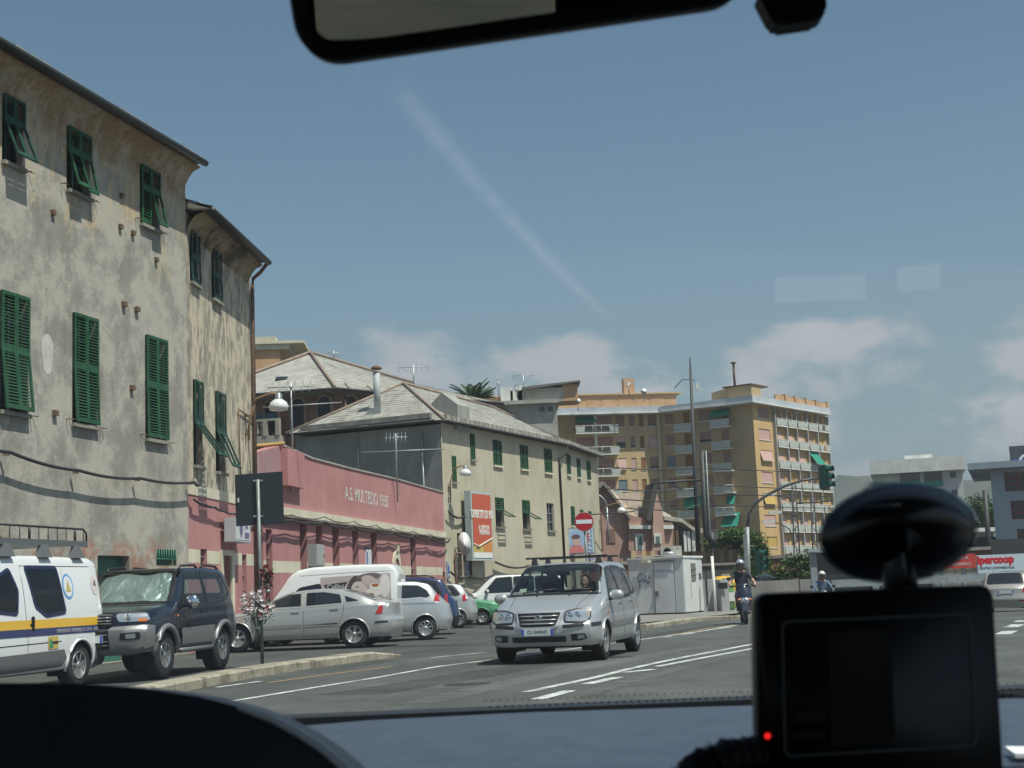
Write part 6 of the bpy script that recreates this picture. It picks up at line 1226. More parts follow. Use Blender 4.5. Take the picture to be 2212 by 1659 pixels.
sb('woman_face', blob(3.32,1.27,.20,.24,r=.5), (.47,.40,.38), .011); sb('man_face', blob(3.58,1.50,.22,.13,r=-.4), (.40,.33,.31), .011); sb('collar', blob(3.98,1.36,.14,.30), (.58,.54,.52), .011)
sb('saucer', blob(3.72,1.22,.24,.11), (.60,.56,.54), .013); sb('cup', blob(3.72,1.36,.14,.08), (.62,.60,.57), .015); sb('coffee', blob(3.73,1.385,.095,.042), (.30,.09,.025), .017); sb('chocolate', [(3.52,1.10),(3.66,1.07),(3.70,1.17),(3.56,1.20)], (.02,.015,.014), .016)
sb('eye', blob(3.27,1.36,.05,.012), (.06,.05,.05), .014); sb('lips', blob(3.42,1.17,.03,.015), (.20,.08,.08), .014)
text('lettering', 'Cellini', .17, Matrix(((1,0,0,2.53-c.L/2),(0,0,-1,-(c.W_(2.6,1.4)+.013)),(0,1,0,1.43),(0,0,0,1))), mat('print_white', (.62,.60,.57), .45), ad, local=True, ex=.0008, bold=.002)
text('lettering', 'il piacere del caffè', .07, Matrix(((1,0,0,3.75-c.L/2),(0,0,-1,-(c.W_(3.7,1.05)+.02)),(0,1,0,1.05),(0,0,0,1))), mat('print_black_ink'), ad, local=True, ex=.0008)
c.side('tail_lamp', roundpoly([(4.02,.62),(4.02,.98),(4.08,.98),(4.08,.62)], .015), REDL, .012); c.back('rear_bumper', roundpoly([(-.8,.30),(-.8,.52),(.8,.52),(.8,.30)], .04), BLACKP, .05); c.side('rear_bumper_side', [(3.88,.30),(3.88,.50),(4.11,.50),(4.11,.30)], BLACKP, .025)
c.line([(2.25,.3),(2.25,1.55)], .005); c.line([(1.6,1.74),(3.0,1.78),(4.0,1.78)], .006, GP_); extras(c, GASK, [], [(2.05,.95)], [], mir=(1.35,1.15), ms=(.13,.18,.24))
c.place((812,1388), 3.52, (1, -.06))
# ---------------------------------------------------------------- cars on the right
CHAMP = mat('champagne_paint', (.36,.345,.32), .32, metal=.4, coat=.6)
rc = Car('champagne_hatchback', 'champagne hatchback seen from behind on the right under the supermarket billboard', 'car', 3.9, .86, 1.55,
  [(0,.72),(.3,.9),(.9,1.02),(1.4,1.35),(1.8,1.50),(2.3,1.50),(3.2,1.46),(3.4,1.38),(3.62,1.08),(3.8,1.0),(3.9,.85)], [(0,.68),(1,.93),(3.9,1.0)], [(0,.7),(.2,.82),(.6,.86),(3.3,.86),(3.75,.80),(3.9,.70)], .16, (.75,3.25), .31, CHAMP,
  zb=.22, side_w=[[(1.25,1.0),(1.75,1.38),(2.2,1.45),(2.25,1.02)], [(2.33,1.02),(2.3,1.45),(2.95,1.41),(3.25,1.12)]], wind=(.95,1.7), rear=(3.34,3.66), bulF=[(.2,0),(.5,.08),(.7,0)], bulR=[(.2,.02),(.5,.12),(.7,.05),(1.0,0)], cR=.18)
c = rc; c.windows(CARG); extras(c, CHAMP, [[(2.29,.3),(2.29,1.0)]], [(2.1,.9)], [[(3.45,.85),(3.44,1.12),(3.54,1.18),(3.66,.9)]], mir=(1.35,1.0))
for sg in (1,-1): c.back('tail_lamp', roundpoly([(sg*.56,.74),(sg*.60,.93),(sg*.70,.93),(sg*.68,.74)], .02), REDL, .012); c.back('reflector', roundpoly([(sg*.45,.42),(sg*.45,.46),(sg*.62,.46),(sg*.62,.42)], .005), REDL, .03)
c.plate(0, .76, rear=True); c.place(None, 1.95, (-.36, -.93), G=V((hz(2128)*53.5, 53.5, 0))); c.root.location.z = -.37
def simple_car(name, label, px, Y, pm, head, L=4.0, H=1.45, cat='car', ysg=-1):
    k = H/1.45; c = Car(name, label, cat, L, .86, H, [(x*L/4, z*k) for x, z in [(0,.7),(.3,.85),(.95,.97),(1.4,1.22),(1.8,1.40),(2.3,1.45),(3.1,1.41),(3.45,1.28),(3.7,1.05),(3.9,.98),(4.0,.85)]], [(0,.66),(L*.25,.9*k),(L,.96*k)], [(0,.7),(.2,.82),(.6,.86),(L-.5,.86),(L-.1,.8),(L,.72)], .18, (.8, L-.75), .31, pm,
      zb=.22, side_w=[[(x*L/4, z*k) for x, z in P] for P in ([(1.3,.97),(1.75,1.27),(2.2,1.34),(2.25,.98)], [(2.33,.99),(2.3,1.35),(2.95,1.31),(3.3,1.05)])], wind=(.98*L/4, 1.72*L/4), rear=(3.42*L/4, 3.68*L/4), bulF=[(.2,0),(.5,.08),(.7,0)], bulR=[(.2,.02),(.5,.12),(.7,.05),(1.0,0)], cR=.18)
    c.windows(CARG)
    for sg in (1,-1): c.back('tail_lamp', roundpoly([(sg*.52,.74),(sg*.52,.88),(sg*.70,.88),(sg*.70,.74)], .02), REDL, .012); c.front('headlamp', roundpoly([(sg*.46,.55),(sg*.44,.66),(sg*.68,.68),(sg*.70,.57)], .02), HLG, .012); c.mirror(1.4, .98*k, pm, sg, (.12,.2,.14), .12)
    c.plate(0, .74, rear=True); c.front('grille', roundpoly([(-.35,.42),(-.35,.58),(.35,.58),(.35,.42)], .02), GRILL, .012)
    c.place(None, L/2, head, ysg, G=V((hz(px)*Y, Y, 0))); return c
dh_ = simple_car('dark_hatchback', 'dark grey hatchback cut off by the right edge of the picture', 2205, 60, mat('dark_grey_paint', (.03,.034,.04), .3, coat=.8), (-.36,-.93)); dh_.root.location.z = -.30
simple_car('teal_car', 'dark teal car glimpsed behind the scooter rider above the navigation device', 1660, 74, mat('teal_blue_paint', (.02,.06,.08), .25, coat=.9), (-1,.25))
simple_car('grey_parked_car', 'grey car peeking out behind the scooter above the navigation device', 1745, 80, mat('mid_grey_paint', (.14,.15,.16), .3, coat=.8), (-1,.25))
# ================================================================ street furniture
SIGNB = mat('sign_back', (.018,.026,.030), .45); POST = speck('grey_post', (.16,.19,.19), (.24,.27,.26), 4, .5, metal=.3)
# square sign seen from behind, on its post in the kerb island
g = gnd(567,1443); g.z = 0; sp = thing('road_sign', 'square road sign seen from behind on a grey post hung with flowers', 'sign', g)
YS_ = g.y; top_ = atY(556,1036,YS_).z; mb = MB(); mb.tube([g, V((g.x-.03, g.y, top_))], .032, 12); mb.build('post', POST, sp)
bq = [atY(*Z12(*q), YS_+.05) for q in ((605,90),(1130,52),(1150,628),(620,660))]; w_s = (bq[1]-bq[0]).length
mb = MB(); mb.hexa([bq[3], bq[2], bq[2]+V((0,.03,0)), bq[3]+V((0,.03,0)), bq[0], bq[1], bq[1]+V((0,.03,0)), bq[0]+V((0,.03,0))]); mb.build('sign_plate', SIGNB, sp, bevel=.006)
for y in (155, 548): q = atY(*Z12(865,y), YS_+.02); mb = MB(); mb.box(q, (.16,.03,.03)); mb.tube([q+V((-.075,-.02,0)), q+V((-.075,.02,0))], .012, 6); mb.build('clamp', GALV, sp)
q = atY(*Z12(645,370), YS_+.03); mb = MB(); mb.box(q, (.03,.008,.08)); mb.build('sticker', WHT, sp)
def bouquet(name, label, c, sx, sz, petal, n, leafn, stem, seed, col2=None):
    leafn *= 2
    r_ = random.Random(seed); t = thing(name, label, 'flowers', c - V((0,0,sz)))
    mb = MB()
    for k in range(leafn):
        a = r_.uniform(0, 6.28); p = c+V((math.cos(a)*sx*r_.random()*.9, math.sin(a)*.12, r_.uniform(-sz,sz*.8))); d = V((r_.uniform(-1,1), r_.uniform(-1,1), r_.uniform(-.8,.8))).normalized()*r_.uniform(.05,.11); s_ = d.cross(V((0,0,1)) if abs(d.z) < .9*d.length else V((1,0,0))).normalized()*.02
        mb.add([p, p+d*.5+s_, p+d, p+d*.5-s_], [(0,1,2,3)])
    mb.build('leaves', mat('bouquet_leaf', (.03,.075,.028), .6), t, kind='stuff')
    for k in range(n):
        a, rr = r_.uniform(0, 6.28), math.sqrt(r_.random()); p = c+V((math.cos(a)*sx*rr, -.02-.12*r_.random(), math.sin(a)*sz*rr + .04)); mb = MB()
        ax = V((r_.uniform(-.6,.6), -1, r_.uniform(-.2,.8))).normalized(); q = ax.to_track_quat('Z','Y').to_matrix()
        for j in range(6):
            th = j*1.047+r_.random(); mb.add([p, p+q@V((.028*math.cos(th-.45),.028*math.sin(th-.45),.02)), p+q@V((.046*math.cos(th),.046*math.sin(th),.028)), p+q@V((.028*math.cos(th+.45),.028*math.sin(th+.45),.02))], [(0,1,2,3)])
        mb.build('blossom', petal if not col2 or r_.random() > .12 else col2, t)
    for k in range(stem): mb = MB(); x = r_.uniform(-.05,.05); mb.tube([c+V((x*2,-.04,-sz*.6)), c+V((x*.4,-.05,-sz*1.4)), c+V((x,-.04,-sz*2.3-r_.uniform(0,.1)))], .007, 4); mb.build('stem', mat('bouquet_stem', (.06,.09,.035), .7), t)
    mb = MB(); mb.lathe([(.045,-.03),(.05,0),(.045,.03)], c+V((0,-.02,-sz*1.35)), n=10); mb.build('ribbon', mat('ribbon_white', (.5,.5,.48), .5), t)
    return t
RED_ = mat('red_rose', (.16,.008,.012), .5); WF_ = mat('white_petal', (.62,.54,.53), .6)
bouquet('flower_bouquet', 'withered bouquet of small white flowers tied to the sign post', atY(556,1312,YS_-.08), .31, .26, WF_, 95, 130, 9, 5, RED_)
bouquet('rose_bouquet', 'small bunch of dark red roses with green leaves above the white flowers', atY(578,1248,YS_-.08), .12, .17, RED_, 20, 90, 4, 9)
# no entry sign
ne = atY(1261.6,1127,45); ns = thing('no_entry_sign', 'round red no entry sign with white bar on a thin grey pole', 'sign', (ne.x, ne.y, 0))
mb = MB(); mb.lathe([(.005,0),(.295,0),(.302,.012),(.295,.024),(.005,.024)], ne, 'Y', 40, smooth=False); mb.build('disc_rim', GALV, ns)
mb = MB(); mb.lathe([(.005,.024),(.288,.024),(.288,.028),(.005,.028)], ne, 'Y', 40, smooth=False); mb.build('red_face', mat('sign_red', (.42,.012,.022), .35), ns)
mb = MB(); mb.box(ne+V((0,-.031,0)), (.50,.006,.125)); mb.build('white_bar', mat('sign_white', (.7,.72,.75), .4), ns)
mb = MB(); mb.tube([(ne.x+.06, ne.y+.04, 0), (ne.x, ne.y+.04, ne.z+.2)], .03, 8); mb.build('post', POST, ns)
# wall lamps with a curved bracket and a white glass bowl
def find_off(f, u, px):
    lo, hi = 0, 6
    for _ in range(40):
        m_ = (lo+hi)/2; p = f.P(u, 5, m_)-CAM; x = CX+F*p.dot(_r)/p.dot(_f)
        if x < px: lo = m_
        else: hi = m_
    return m_
def wall_lamp(label, f, u, px, ztop, zfoot, zbowl, k=1.0, grp='wall lamps with white bowls'):
    o = find_off(f, u, px); t = thing('street_lamp', label, 'street lamp', f.P(u, zfoot, 0), group=grp)
    pts = [f.P(u, zfoot, .1), f.P(u, ztop-.75*k, .12), f.P(u, ztop-.35*k, .25), f.P(u, ztop-.12*k, o*.35), f.P(u, ztop, o*.75), f.P(u, ztop, o)]
    mb = MB(); mb.tube(pts, .035*k, 7); mb.build('bracket', speck('lamp_ochre_iron', (.20,.12,.06), (.30,.19,.10), 9, .7), t)
    for z in (zfoot+.2, zfoot+.7): mb = MB(); mb.box(f.P(u, z, .06), (.12,.12,.05)); mb.build('wall_fixing', IRON, t)
    c = f.P(u, 0, o); mb = MB(); mb.lathe([(.03,ztop+.03),(.10*k,ztop-.02),(.105*k,zbowl+.20*k),(.13*k,zbowl+.17*k)], (c.x, c.y, 0), n=16); mb.build('lamp_housing', mat('lamp_grey', (.20,.22,.23), .4, metal=.4), t)
    mb = MB(); mb.lathe([(.11*k,zbowl+.19*k),(.23*k,zbowl+.10*k),(.28*k,zbowl-.02*k),(.25*k,zbowl-.12*k),(.02,zbowl-.15*k)], (c.x, c.y, 0), n=20); mb.build('lamp_bowl', mat('milk_glass', (.66,.67,.66), .25, coat=.5), t)
Zq = lambda f, u, px, py: (lambda o: f.uv(px, py, o)[1])(find_off(f, u, px))
wall_lamp('wall lamp on the corner of the mottled plaster wing', B2, 5.45, 604, Zq(B2,5.45,604,851), B2.uv(544,890)[1]-.9, Zq(B2,5.45,604,878))
wall_lamp('wall lamp on the left end of the ochre house above the orange billboard', B4, .55, 1008, Zq(B4,.55,1008,1006), B4.uv(966,1085)[1], Zq(B4,.55,1008,1022))
wall_lamp('wall lamp at the far end of the ochre house in front of the pink gable', B5, 8.6, 1344, Zq(B5,8.6,1344,1087), B5.uv(1290,1150)[1], Zq(B5,8.6,1344,1103))
# orange billboard on the ochre house, dish, blue plates
bf = Fac(B4.P(0,0,.55), B4.d.xy); q = [bf.uv(*Z14(*p)) for p in ((435,275),(715,340),(500,1160),(760,1180))]
bu0, bu1, bz0, bz1 = (q[0][0]+q[2][0])/2+.1, (q[1][0]+q[3][0])/2, (q[2][1]+q[3][1])/2, (q[0][1]+q[1][1])/2
bb_ = thing('orange_billboard', 'tall orange and yellow advertising billboard on the ochre house', 'billboard', B4.P(bu0, bz0, .3))
mb = MB(); mb.fbox(bf, bu0, bu1, bz0, bz1, -.35, -.02); mb.build('frame', mat('pale_metal_frame', (.40,.46,.46), .5), bb_)
OR1, OR2, YE1 = mat('orange_print', (.50,.10,.05), .45), mat('light_orange_print', (.58,.24,.07), .45), mat('yellow_print', (.56,.42,.13), .45)
W_b, H_b = bu1-bu0, bz1-bz0; bx = lambda a, z, o=0: bf.P(bu0+W_b*a, bz0+H_b*z, o)
mb = MB(); mb.prism([bx(.06,.04,-.01), bx(.95,.04,-.01), bx(.95,.12,-.01), bx(.06,.12,-.01)], bf.n*.01); mb.build('white_strip', WHT, bb_)
mb = MB(); mb.prism([bx(.06,.24,-.01), bx(.30,.205,-.01), bx(.95,.325,-.01), bx(.95,.96,-.01), bx(.06,.96,-.01)], bf.n*.012); mb.build('orange_poster', OR1, bb_)
mb = MB(); mb.prism([bx(.06,.12,-.01), bx(.55,.12,-.01), bx(.45,.235,-.01), bx(.30,.20,-.01), bx(.06,.235,-.01)], bf.n*.012); mb.build('yellow_poster', YE1, bb_)
mb = MB(); mb.prism([bx(.55,.12,-.01), bx(.95,.12,-.01), bx(.95,.315,-.01), bx(.45,.232,-.01)], bf.n*.012); mb.build('light_orange_poster', OR2, bb_)
mb = MB(); mb.tube([bx(.06,.24,.01), bx(.30,.205,.01), bx(.95,.325,.01)], .035, 4); mb.build('white_line', WHT, bb_)
text('lettering', 'DIVERTITI DI PIÙ', .52, facM(bf, bu0+W_b*.51, bz0+H_b*.665, .006), WHT, bb_, sx=.62, bold=.02)
text('lettering', 'A GENOVA', .30, facM(bf, bu0+W_b*.58, bz0+H_b*.475, .006), WHT, bb_, sx=.8, bold=.01); text('lettering', 'FIUMARA', .30, facM(bf, bu0+W_b*.60, bz0+H_b*.405, .006), WHT, bb_, sx=.9, bold=.01)
mb = MB(); mb.prism([bx(.16,.165,.0), bx(.36,.165,.0), bx(.36,.185,.0), bx(.16,.185,.0)], bf.n*.006); mb.build('logo', mat('dark_print', (.08,.09,.05), .5), bb_)
q = B4.uv(*Z14(385,965), .5); sd = thing('satellite_dish', 'white satellite dish on the ochre house left of the orange billboard', 'satellite dish', B4.P(q[0], q[1]-.5, 0))
dc = B4.P(q[0], q[1], .5); dn = (V((.25,-1,.30))).normalized(); dq = dn.to_track_quat('Z','Y').to_matrix()
mb = MB(); rings = [[dc+dq@V((r_*math.cos(a)*.72, r_*math.sin(a)*1.35, .35*r_*r_)) for a in [2*math.pi*k/24 for k in range(24)]] for r_ in (.02,.15,.3,.42)]; mb.ring(rings, True, True); mb.build('dish', mat('dish_white', (.66,.67,.66), .45), sd)
mb = MB(); mb.tube([dc, dc-B4.n*.5-V((0,0,.2))], .03, 6); mb.build('mount', GALV, sd); mb = MB(); mb.tube([dc-V((0,0,.4)), dc+dn*.45], .015, 5); mb.build('feed_arm', GALV, sd)
pf = [B4.hit(*Z14(*p), .9) for p in ((270,1080),(265,1180),(285,1390))]; t = thing('iron_post', 'thin dark iron post in front of the ochre wall below the satellite dish', 'post', (pf[2].x, pf[2].y, 0)); mb = MB(); mb.tube([(pf[2].x, pf[2].y, 0)]+[pf[2], pf[1], pf[0]]+[pf[0]+B4.d*.7], .06, 5); mb.build('post', IRON, t)
for (x0,y0,x1,y1,lb) in ((178,1180,212,1395,'narrow white and blue plate on the ochre wall beside the pink hall'),(418,1185,440,1345,'narrow blue plate on the ochre wall under the orange billboard')):
    a, b = B4.uv(*Z14(x0,y0), .1), B4.uv(*Z14(x1,y1), .1); t = thing('wall_plate', lb, 'sign', B4.P(a[0], b[1], 0)); mb = MB(); mb.fbox(B4, a[0], a[0]+.22, b[1], a[1], .0, .08); mb.build('plate', mat('plate_pale_blue', (.35,.42,.50), .4) , t); mb = MB(); mb.fbox(B4, a[0]+.03, a[0]+.19, b[1]+.3*(a[1]-b[1]), a[1]-.25*(a[1]-b[1]), .08, .085); mb.build('blue_print', mat('notice_blue'), t)
for k, (pts, lb) in enumerate((([(0.1,4.85),(1.8,4.7),(3.4,4.75)], 'drooping cable on the ochre wall left of the orange billboard'), ([(5.0,2.55),(9,2.35),(14.8,2.4)], 'cable bundle along the foot of the ochre house'), ([(0.1,2.1),(2,1.9),(5.0,2.0)], 'cable along the ochre wall beneath the dish'))):
    c_ = cable(B4, pts, .05, None, .2, sag=.18, n=8); tag(c_, lb, 'cable')
# children poster board and drinks strip below the far end of the ochre house
pb = thing('poster_board', 'pale blue poster board with a child figure and vertical lettering behind the no entry sign', 'billboard', B5.P(1.2, 0, .8))
PBF = Fac(B5.P(1.0, 0, .9), (math.cos(R(12)), math.sin(R(12)))); p0, p1 = PBF.uv(*Z6(1122,1352)), PBF.uv(*Z6(1332,1540))
mb = MB(); mb.fbox(PBF, p0[0]-.08, p1[0]+.08, p1[1]-.1, p0[1]+.08, -.15, 0); mb.build('frame', GALV, pb)
ud = p0[0]+(p1[0]-p0[0])*.62; BLP_ = mat('pale_blue_poster', (.42,.52,.60), .4)
mb = MB(); mb.fbox(PBF, p0[0], ud-.05, p1[1], p0[1], 0, .02); mb.build('left_poster', BLP_, pb); mb = MB(); mb.fbox(PBF, ud+.05, p1[0], p1[1], p0[1], 0, .02); mb.build('right_poster', mat('pale_green_poster', (.45,.54,.53), .4), pb)
cu_, cz_ = p0[0]+(ud-p0[0])*.48, p1[1]+(p0[1]-p1[1])*.48
def fl(P, m_, nm, o=.025): mb = MB(); mb.prism([PBF.P(a, b, o) for a, b in P], PBF.n*.006); mb.build(nm, m_, pb)
fl(blob(cu_, cz_+.15, .55, .5), mat('print_light_blue', (.28,.40,.56), .5), 'halo', .021); fl([(cu_-.5,p1[1]),(cu_+.45,p1[1]),(cu_+.3,cz_-.2),(cu_-.3,cz_-.2)], mat('print_pink', (.50,.16,.17), .5), 'dress', .027); fl(blob(cu_, cz_+.05, .22, .28), mat('print_skin', (.50,.34,.29), .5), 'face', .032); fl(blob(cu_-.03, cz_+.27, .25, .13), mat('print_brown', (.12,.07,.08), .5), 'hair', .038)
mt = facM(PBF, (ud+p1[0])/2, (p0[1]+p1[1])/2-.2, .022) @ Matrix.Rotation(R(90), 4, 'Z'); text('lettering', 'pizzato', .62, mt, mat('print_violet', (.13,.15,.38), .5), pb)
fl([(ud+.25,p0[1]-.75),(p1[0]-.35,p0[1]-.75),(p1[0]-.35,p0[1]-.2),(ud+.25,p0[1]-.2)], mat('print_red', (.45,.03,.07), .5), 'red_logo')
mb = MB(); mb.fbox(PBF, p0[0]+.2, p0[0]+.3, 0, p1[1], -.1, 0); mb.build('post', IRON, pb); mb = MB(); mb.fbox(PBF, p1[0]-.3, p1[0]-.2, 0, p1[1], -.1, 0); mb.build('post', IRON, pb)
# TV aerials
def aerial(label, base, top, boom, tilt=0, n=6, r=.03, w0=.6):
    t = thing('tv_aerial', label, 'aerial', base); b, tp = V(base), V(top); mb = MB(); mb.tube([b, tp], r, 5); mb.build('mast', GALV, t)
    d = V((math.cos(tilt), math.sin(tilt), 0))*boom; c = tp - V((0,0,.15)); mb = MB(); mb.tube([c-d*.5, c+d*.5], r*.6, 4)
    for k in range(n): p = c-d*.5+d*(k+.5)/n; e = V((0,0,1))*w0*.35+V((-d.y,d.x,0)).normalized()*w0*.25; mb.tube([p-e, p+e], r*.4, 4)
    mb.build('elements', GALV, t, kind='stuff')
    return t
h = B3.hit(*Z4(440,500), .3); b_ = B3.hit(*Z4(462,1335), .12); t = aerial('tall thin TV aerial rising left on the pink hall wall', b_, h, 1.4); mb = MB(); c = B3.hit(*Z4(452,685), .25); mb.tube([c+V((-.9,0,0)), c+V((1.5,0,.05))], .018, 4); mb.build('cross_boom', GALV, t)
h = B3.hit(*Z4(1243,895), .3); b_ = B3.hit(*Z4(1258,1420), .12); t = aerial('TV aerial with a wide cross boom on the pink hall parapet right of the lettering', b_, h, .9); c = B3.hit(*Z4(1250,1028), .25); mb = MB(); mb.tube([c+V((-1.4,0,0)), c+V((1.9,0,0))], .022, 4); mb.build('cross_boom', GALV, t)
for x, y0, y1, Y_, lb in ((1383,372,600,101,'TV aerial on the slate roof of the villa'),(770,262,330,101,'small TV aerial near the ridge of the villa roof')):
    b_, h = atY(*Z4(x,y1), Y_), atY(*Z4(x-3,y0), Y_); aerial(lb, b_, h, 2.4 if x > 1000 else 1.2, r=.05, w0=1)
for x, y0, y1, lb in ((745,65,260,'TV aerial on the rooftop of the grey terrace block'),(540,120,290,'thin rooftop mast left on the grey terrace block'),(690,170,260,'short rooftop mast on the grey terrace block')):
    b_, h = atY(*Z6(x+6,y1), 186), atY(*Z6(x,y0), 186); aerial(lb, b_, h, 3 if x == 745 else .6, r=.07, w0=1.5)
b_, h = atY(*Z8(480,235), 204), atY(*Z8(473,120), 204); aerial('TV aerial by the chimney of the ochre apartment block', b_, h, 1.5, r=.08, w0=1.5)
for x, y, lb, Y_, f_ in ((85,265,'white satellite dish on the terrace of the apartment block',204,Z8),(590,190,'white satellite dish beside the apartment chimney',202,Z8)):
    c = atY(*f_(x,y), Y_); t = thing('satellite_dish', lb, 'satellite dish', c); mb = MB(); mb.lathe([(.02,0),(.25,.05),(.42,.15)], c, 'Y', 14); mb.build('dish', mat('dish_white'), t); mb = MB(); mb.tube([c, c-V((0,0,1.4))], .06, 5); mb.build('mount', GALV, t)
# traffic light mast with its long curved arm
TLG = mat('signal_green_housing', (.012,.085,.062), .4); TLM = mat('mast_dark', (.05,.055,.058), .5); YT = 62
base = V((hz(1614)*YT, YT, 0)); tl = thing('traffic_light', 'traffic light on a mast with a long curved arm over the road', 'traffic light', base)
arm = [atY(*Z13(*p), YT) for p in ((130,1350),(150,1230),(205,1125),(325,1045),(480,965),(640,915),(822,884))]
mb = MB(); mb.tube([base, V((arm[0].x, YT, arm[0].z))]+[], [.13,.10], 10); mb.build('mast', POST, tl); mb = MB(); mb.tube(arm, [.075,.07,.068,.064,.06,.055,.05], 8); mb.build('curved_arm', TLM, tl)
mb = MB(); mb.box(V((arm[0].x-.12, YT, arm[0].z-1.0)), (.18,.2,1.4)); mb.build('control_box', POST, tl)
def signal(parent, c, h=1.15, face=(1,-.8)):
    fx = V((*face,0)).normalized(); sx_ = V((-fx.y, fx.x, 0)); M_ = Matrix((sx_, fx, V((0,0,1)))).transposed()
    mb = MB(); mb.box(c, (.36,.28,h), M_); o = mb.build('signal_head', TLG, parent, bevel=.03)
    for k in (-1,0,1):
        p = c+V((0,0,k*h*.31))+fx*.15; mb = MB(); mb.lathe([(.12,-.01),(.125,.03)], p, 'Z', 14, M=fx.to_track_quat('Z','Y').to_matrix()); mb.build('lens', mat('signal_lens', (.01,.05,.04), .15, coat=1), o)
        mb = MB(); ring = [[p+fx*d_+sx_*.155*math.cos(a)+V((0,0,.155*math.sin(a))) for a in [math.pi*(-.15+1.3*i/12) for i in range(13)]] for d_ in (0,.26)]; mb.ring(ring, False); mb.build('visor', TLG, o)
hd_ = atY(*Z13(858,885), YT); signal(tl, hd_, 1.15*62/66*1.0); mb = MB(); mb.box(hd_+V((-.2,0,.0)), (.1,.1,1.0)); mb.build('head_bracket', TLM, tl)
signal(tl, V((base.x+.55, YT, (atY(*Z9(1410,610), YT)).z)), 1.0); mb = MB(); mb.tube([V((base.x,YT,2.6)), V((base.x+.5,YT,2.6))], .04, 5); mb.build('bracket', TLM, tl)
# tall masts and the railway poles with their wires
def pole(name, label, cat, p0, p1, Y, r0, r1, m_, Z_):
    a, b = atY(*Z_(*p0), Y), atY(*Z_(*p1), Y); a.z = 0 if a.z < 3.5 else a.z; t = thing(name, label, cat, a); mb = MB(); mb.tube([a, b], [r0, r1], 8); mb.build('shaft', m_, t); return t, a, b
DKM = mat('dark_mast_paint', (.035,.038,.040), .6)
t, a, b = pole('radio_mast', 'very tall dark mast with small antennas standing before the apartment block', 'mast', (1003,1420), (948,20), 100, .20, .09, DKM, Z8)
mb = MB(); mb.tube([b, b+V((0,0,.8))], .05, 5); mb.build('tip', DKM, t); mb = MB(); c = b-V((0,0,1.0)); mb.tube([c-V((1.2,0,.3)), c-V((.6,0,-.3)), c+V((.3,0,.2))], .03, 4); mb.build('whip_antenna', DKM, t); mb = MB(); mb.box(c+V((.4,0,-.2)), (.2,.2,.5)); mb.build('antenna_box', WHT, t)
t, a, b = pole('railway_pole', 'stout grey railway pole with a bracket arm left of the green bush', 'pole', (1070,1410), (1036,645), 98, .20, .18, DKM, Z8)
mb = MB(); mb.tube([a+V((.24,-.2,0)), b+V((.24,-.2,0))], .055, 6); mb.build('pale_conduit', POST, t)
arm_ = [atY(*Z16(*p), 98) for p in ((1700,210),(1110,245),(950,265),(915,330))]; mb = MB(); mb.tube(arm_, .09, 6); mb.build('bracket_arm', DKM, t)
mb = MB(); mb.tube([atY(*Z16(*p), 98) for p in ((1190,235),(1330,310),(1390,365))], .05, 5); mb.build('stay', DKM, t)
def lattice(name, label, xs, Y, m_, Z_=Z13):
    a, b = atY(*Z_(*xs[0]), Y), atY(*Z_(*xs[1]), Y); a.z = 1.0; t = thing(name, label, 'mast', a); s_ = .32
    for dx in (-s_, s_): mb = MB(); mb.tube([a+V((dx,0,0)), b+V((dx*.6,0,0))], .07, 4); mb.build('leg', m_, t)
    n = 14; mb = MB()
    for k in range(n): p, q = a.lerp(b, k/n), a.lerp(b, (k+1)/n); sg = 1 if k % 2 else -1; mb.tube([p+V((-s_*sg,0,0)), q+V((s_*sg*.8,0,0))], .04, 4)
    mb.build('lattice_bracing', m_, t, kind='stuff'); return t, a, b
t, a, b = lattice('lattice_mast', 'rusty lattice railway mast in front of the orange tower', ((592,1600),(568,950)), 150, DKM)
for p in (((330,1048),(480,1065),(570,1110)), ((392,1212),(520,1222),(590,1240)), ((330,1302),(430,1315),(530,1370),(545,1420))): mb = MB(); mb.tube([atY(*Z13(*q), 150) for q in p], .06, 4); mb.build('lamp_arm', DKM, t); c = atY(*Z13(*p[0]), 150); mb = MB(); mb.box(c, (1.3,.4,.3)); mb.build('lamp_head', WHT, t)
mb = MB(); mb.tube([atY(*Z13(*q), 150) for q in ((595,1125),(760,1120),(930,1100))], .08, 4); mb.build('cross_arm', DKM, t)
t = lattice('lattice_mast', 'leaning dark lattice mast right of the rusty one', ((765,1600),(742,1075)), 165, DKM)[0]
def wire(label, pts, r=.035): P = [atY(*Z8(x, y), Y_) for x, y, Y_ in pts]; mb = MB(); mb.tube(P, r, 4); tag(mb.build('overhead_wire', WIRE), label, 'wire', 'overhead wires crossing before the apartment block')
for k, (y0, y1, y2) in enumerate(((735,775,800),(900,905,930),(975,985,985),(1040,1060,1075))): wire(('topmost', 'second highest', 'third highest', 'fourth highest')[k]+' overhead wire crossing in front of the apartment block', ((230,y0+30,95),(740,y0+60,95),(1040,y1,98),(1600,y2,120),(2040,y2+10,150)))
wire('lowest overhead wire, running over the pink gabled house', ((100,1135,85),(230,1130,85),(500,1110,90),(640,1060,98)))
mr_ = atY(*Z16(1872,1160), 70); t = thing('road_mirror', 'oval road mirror seen from behind next to the railway pole', 'mirror', (mr_.x, mr_.y, 0)); mb = MB(); mb.lathe([(.01,0),(.15,.03),(.25,.08),(.28,.12)], (0,0,0), 'Y', 20, M=Matrix.Diagonal((.8,1,1.35))); 
for i, v in enumerate(mb.v): mb.v[i] = (v[0]+mr_.x, v[1]+mr_.y, v[2]+mr_.z)
mb.build('mirror_back', DKM, t); mb = MB(); mb.tube([(mr_.x, mr_.y+.1, 0), (mr_.x, mr_.y+.1, mr_.z)], .05, 6); mb.build('post', DKM, t)
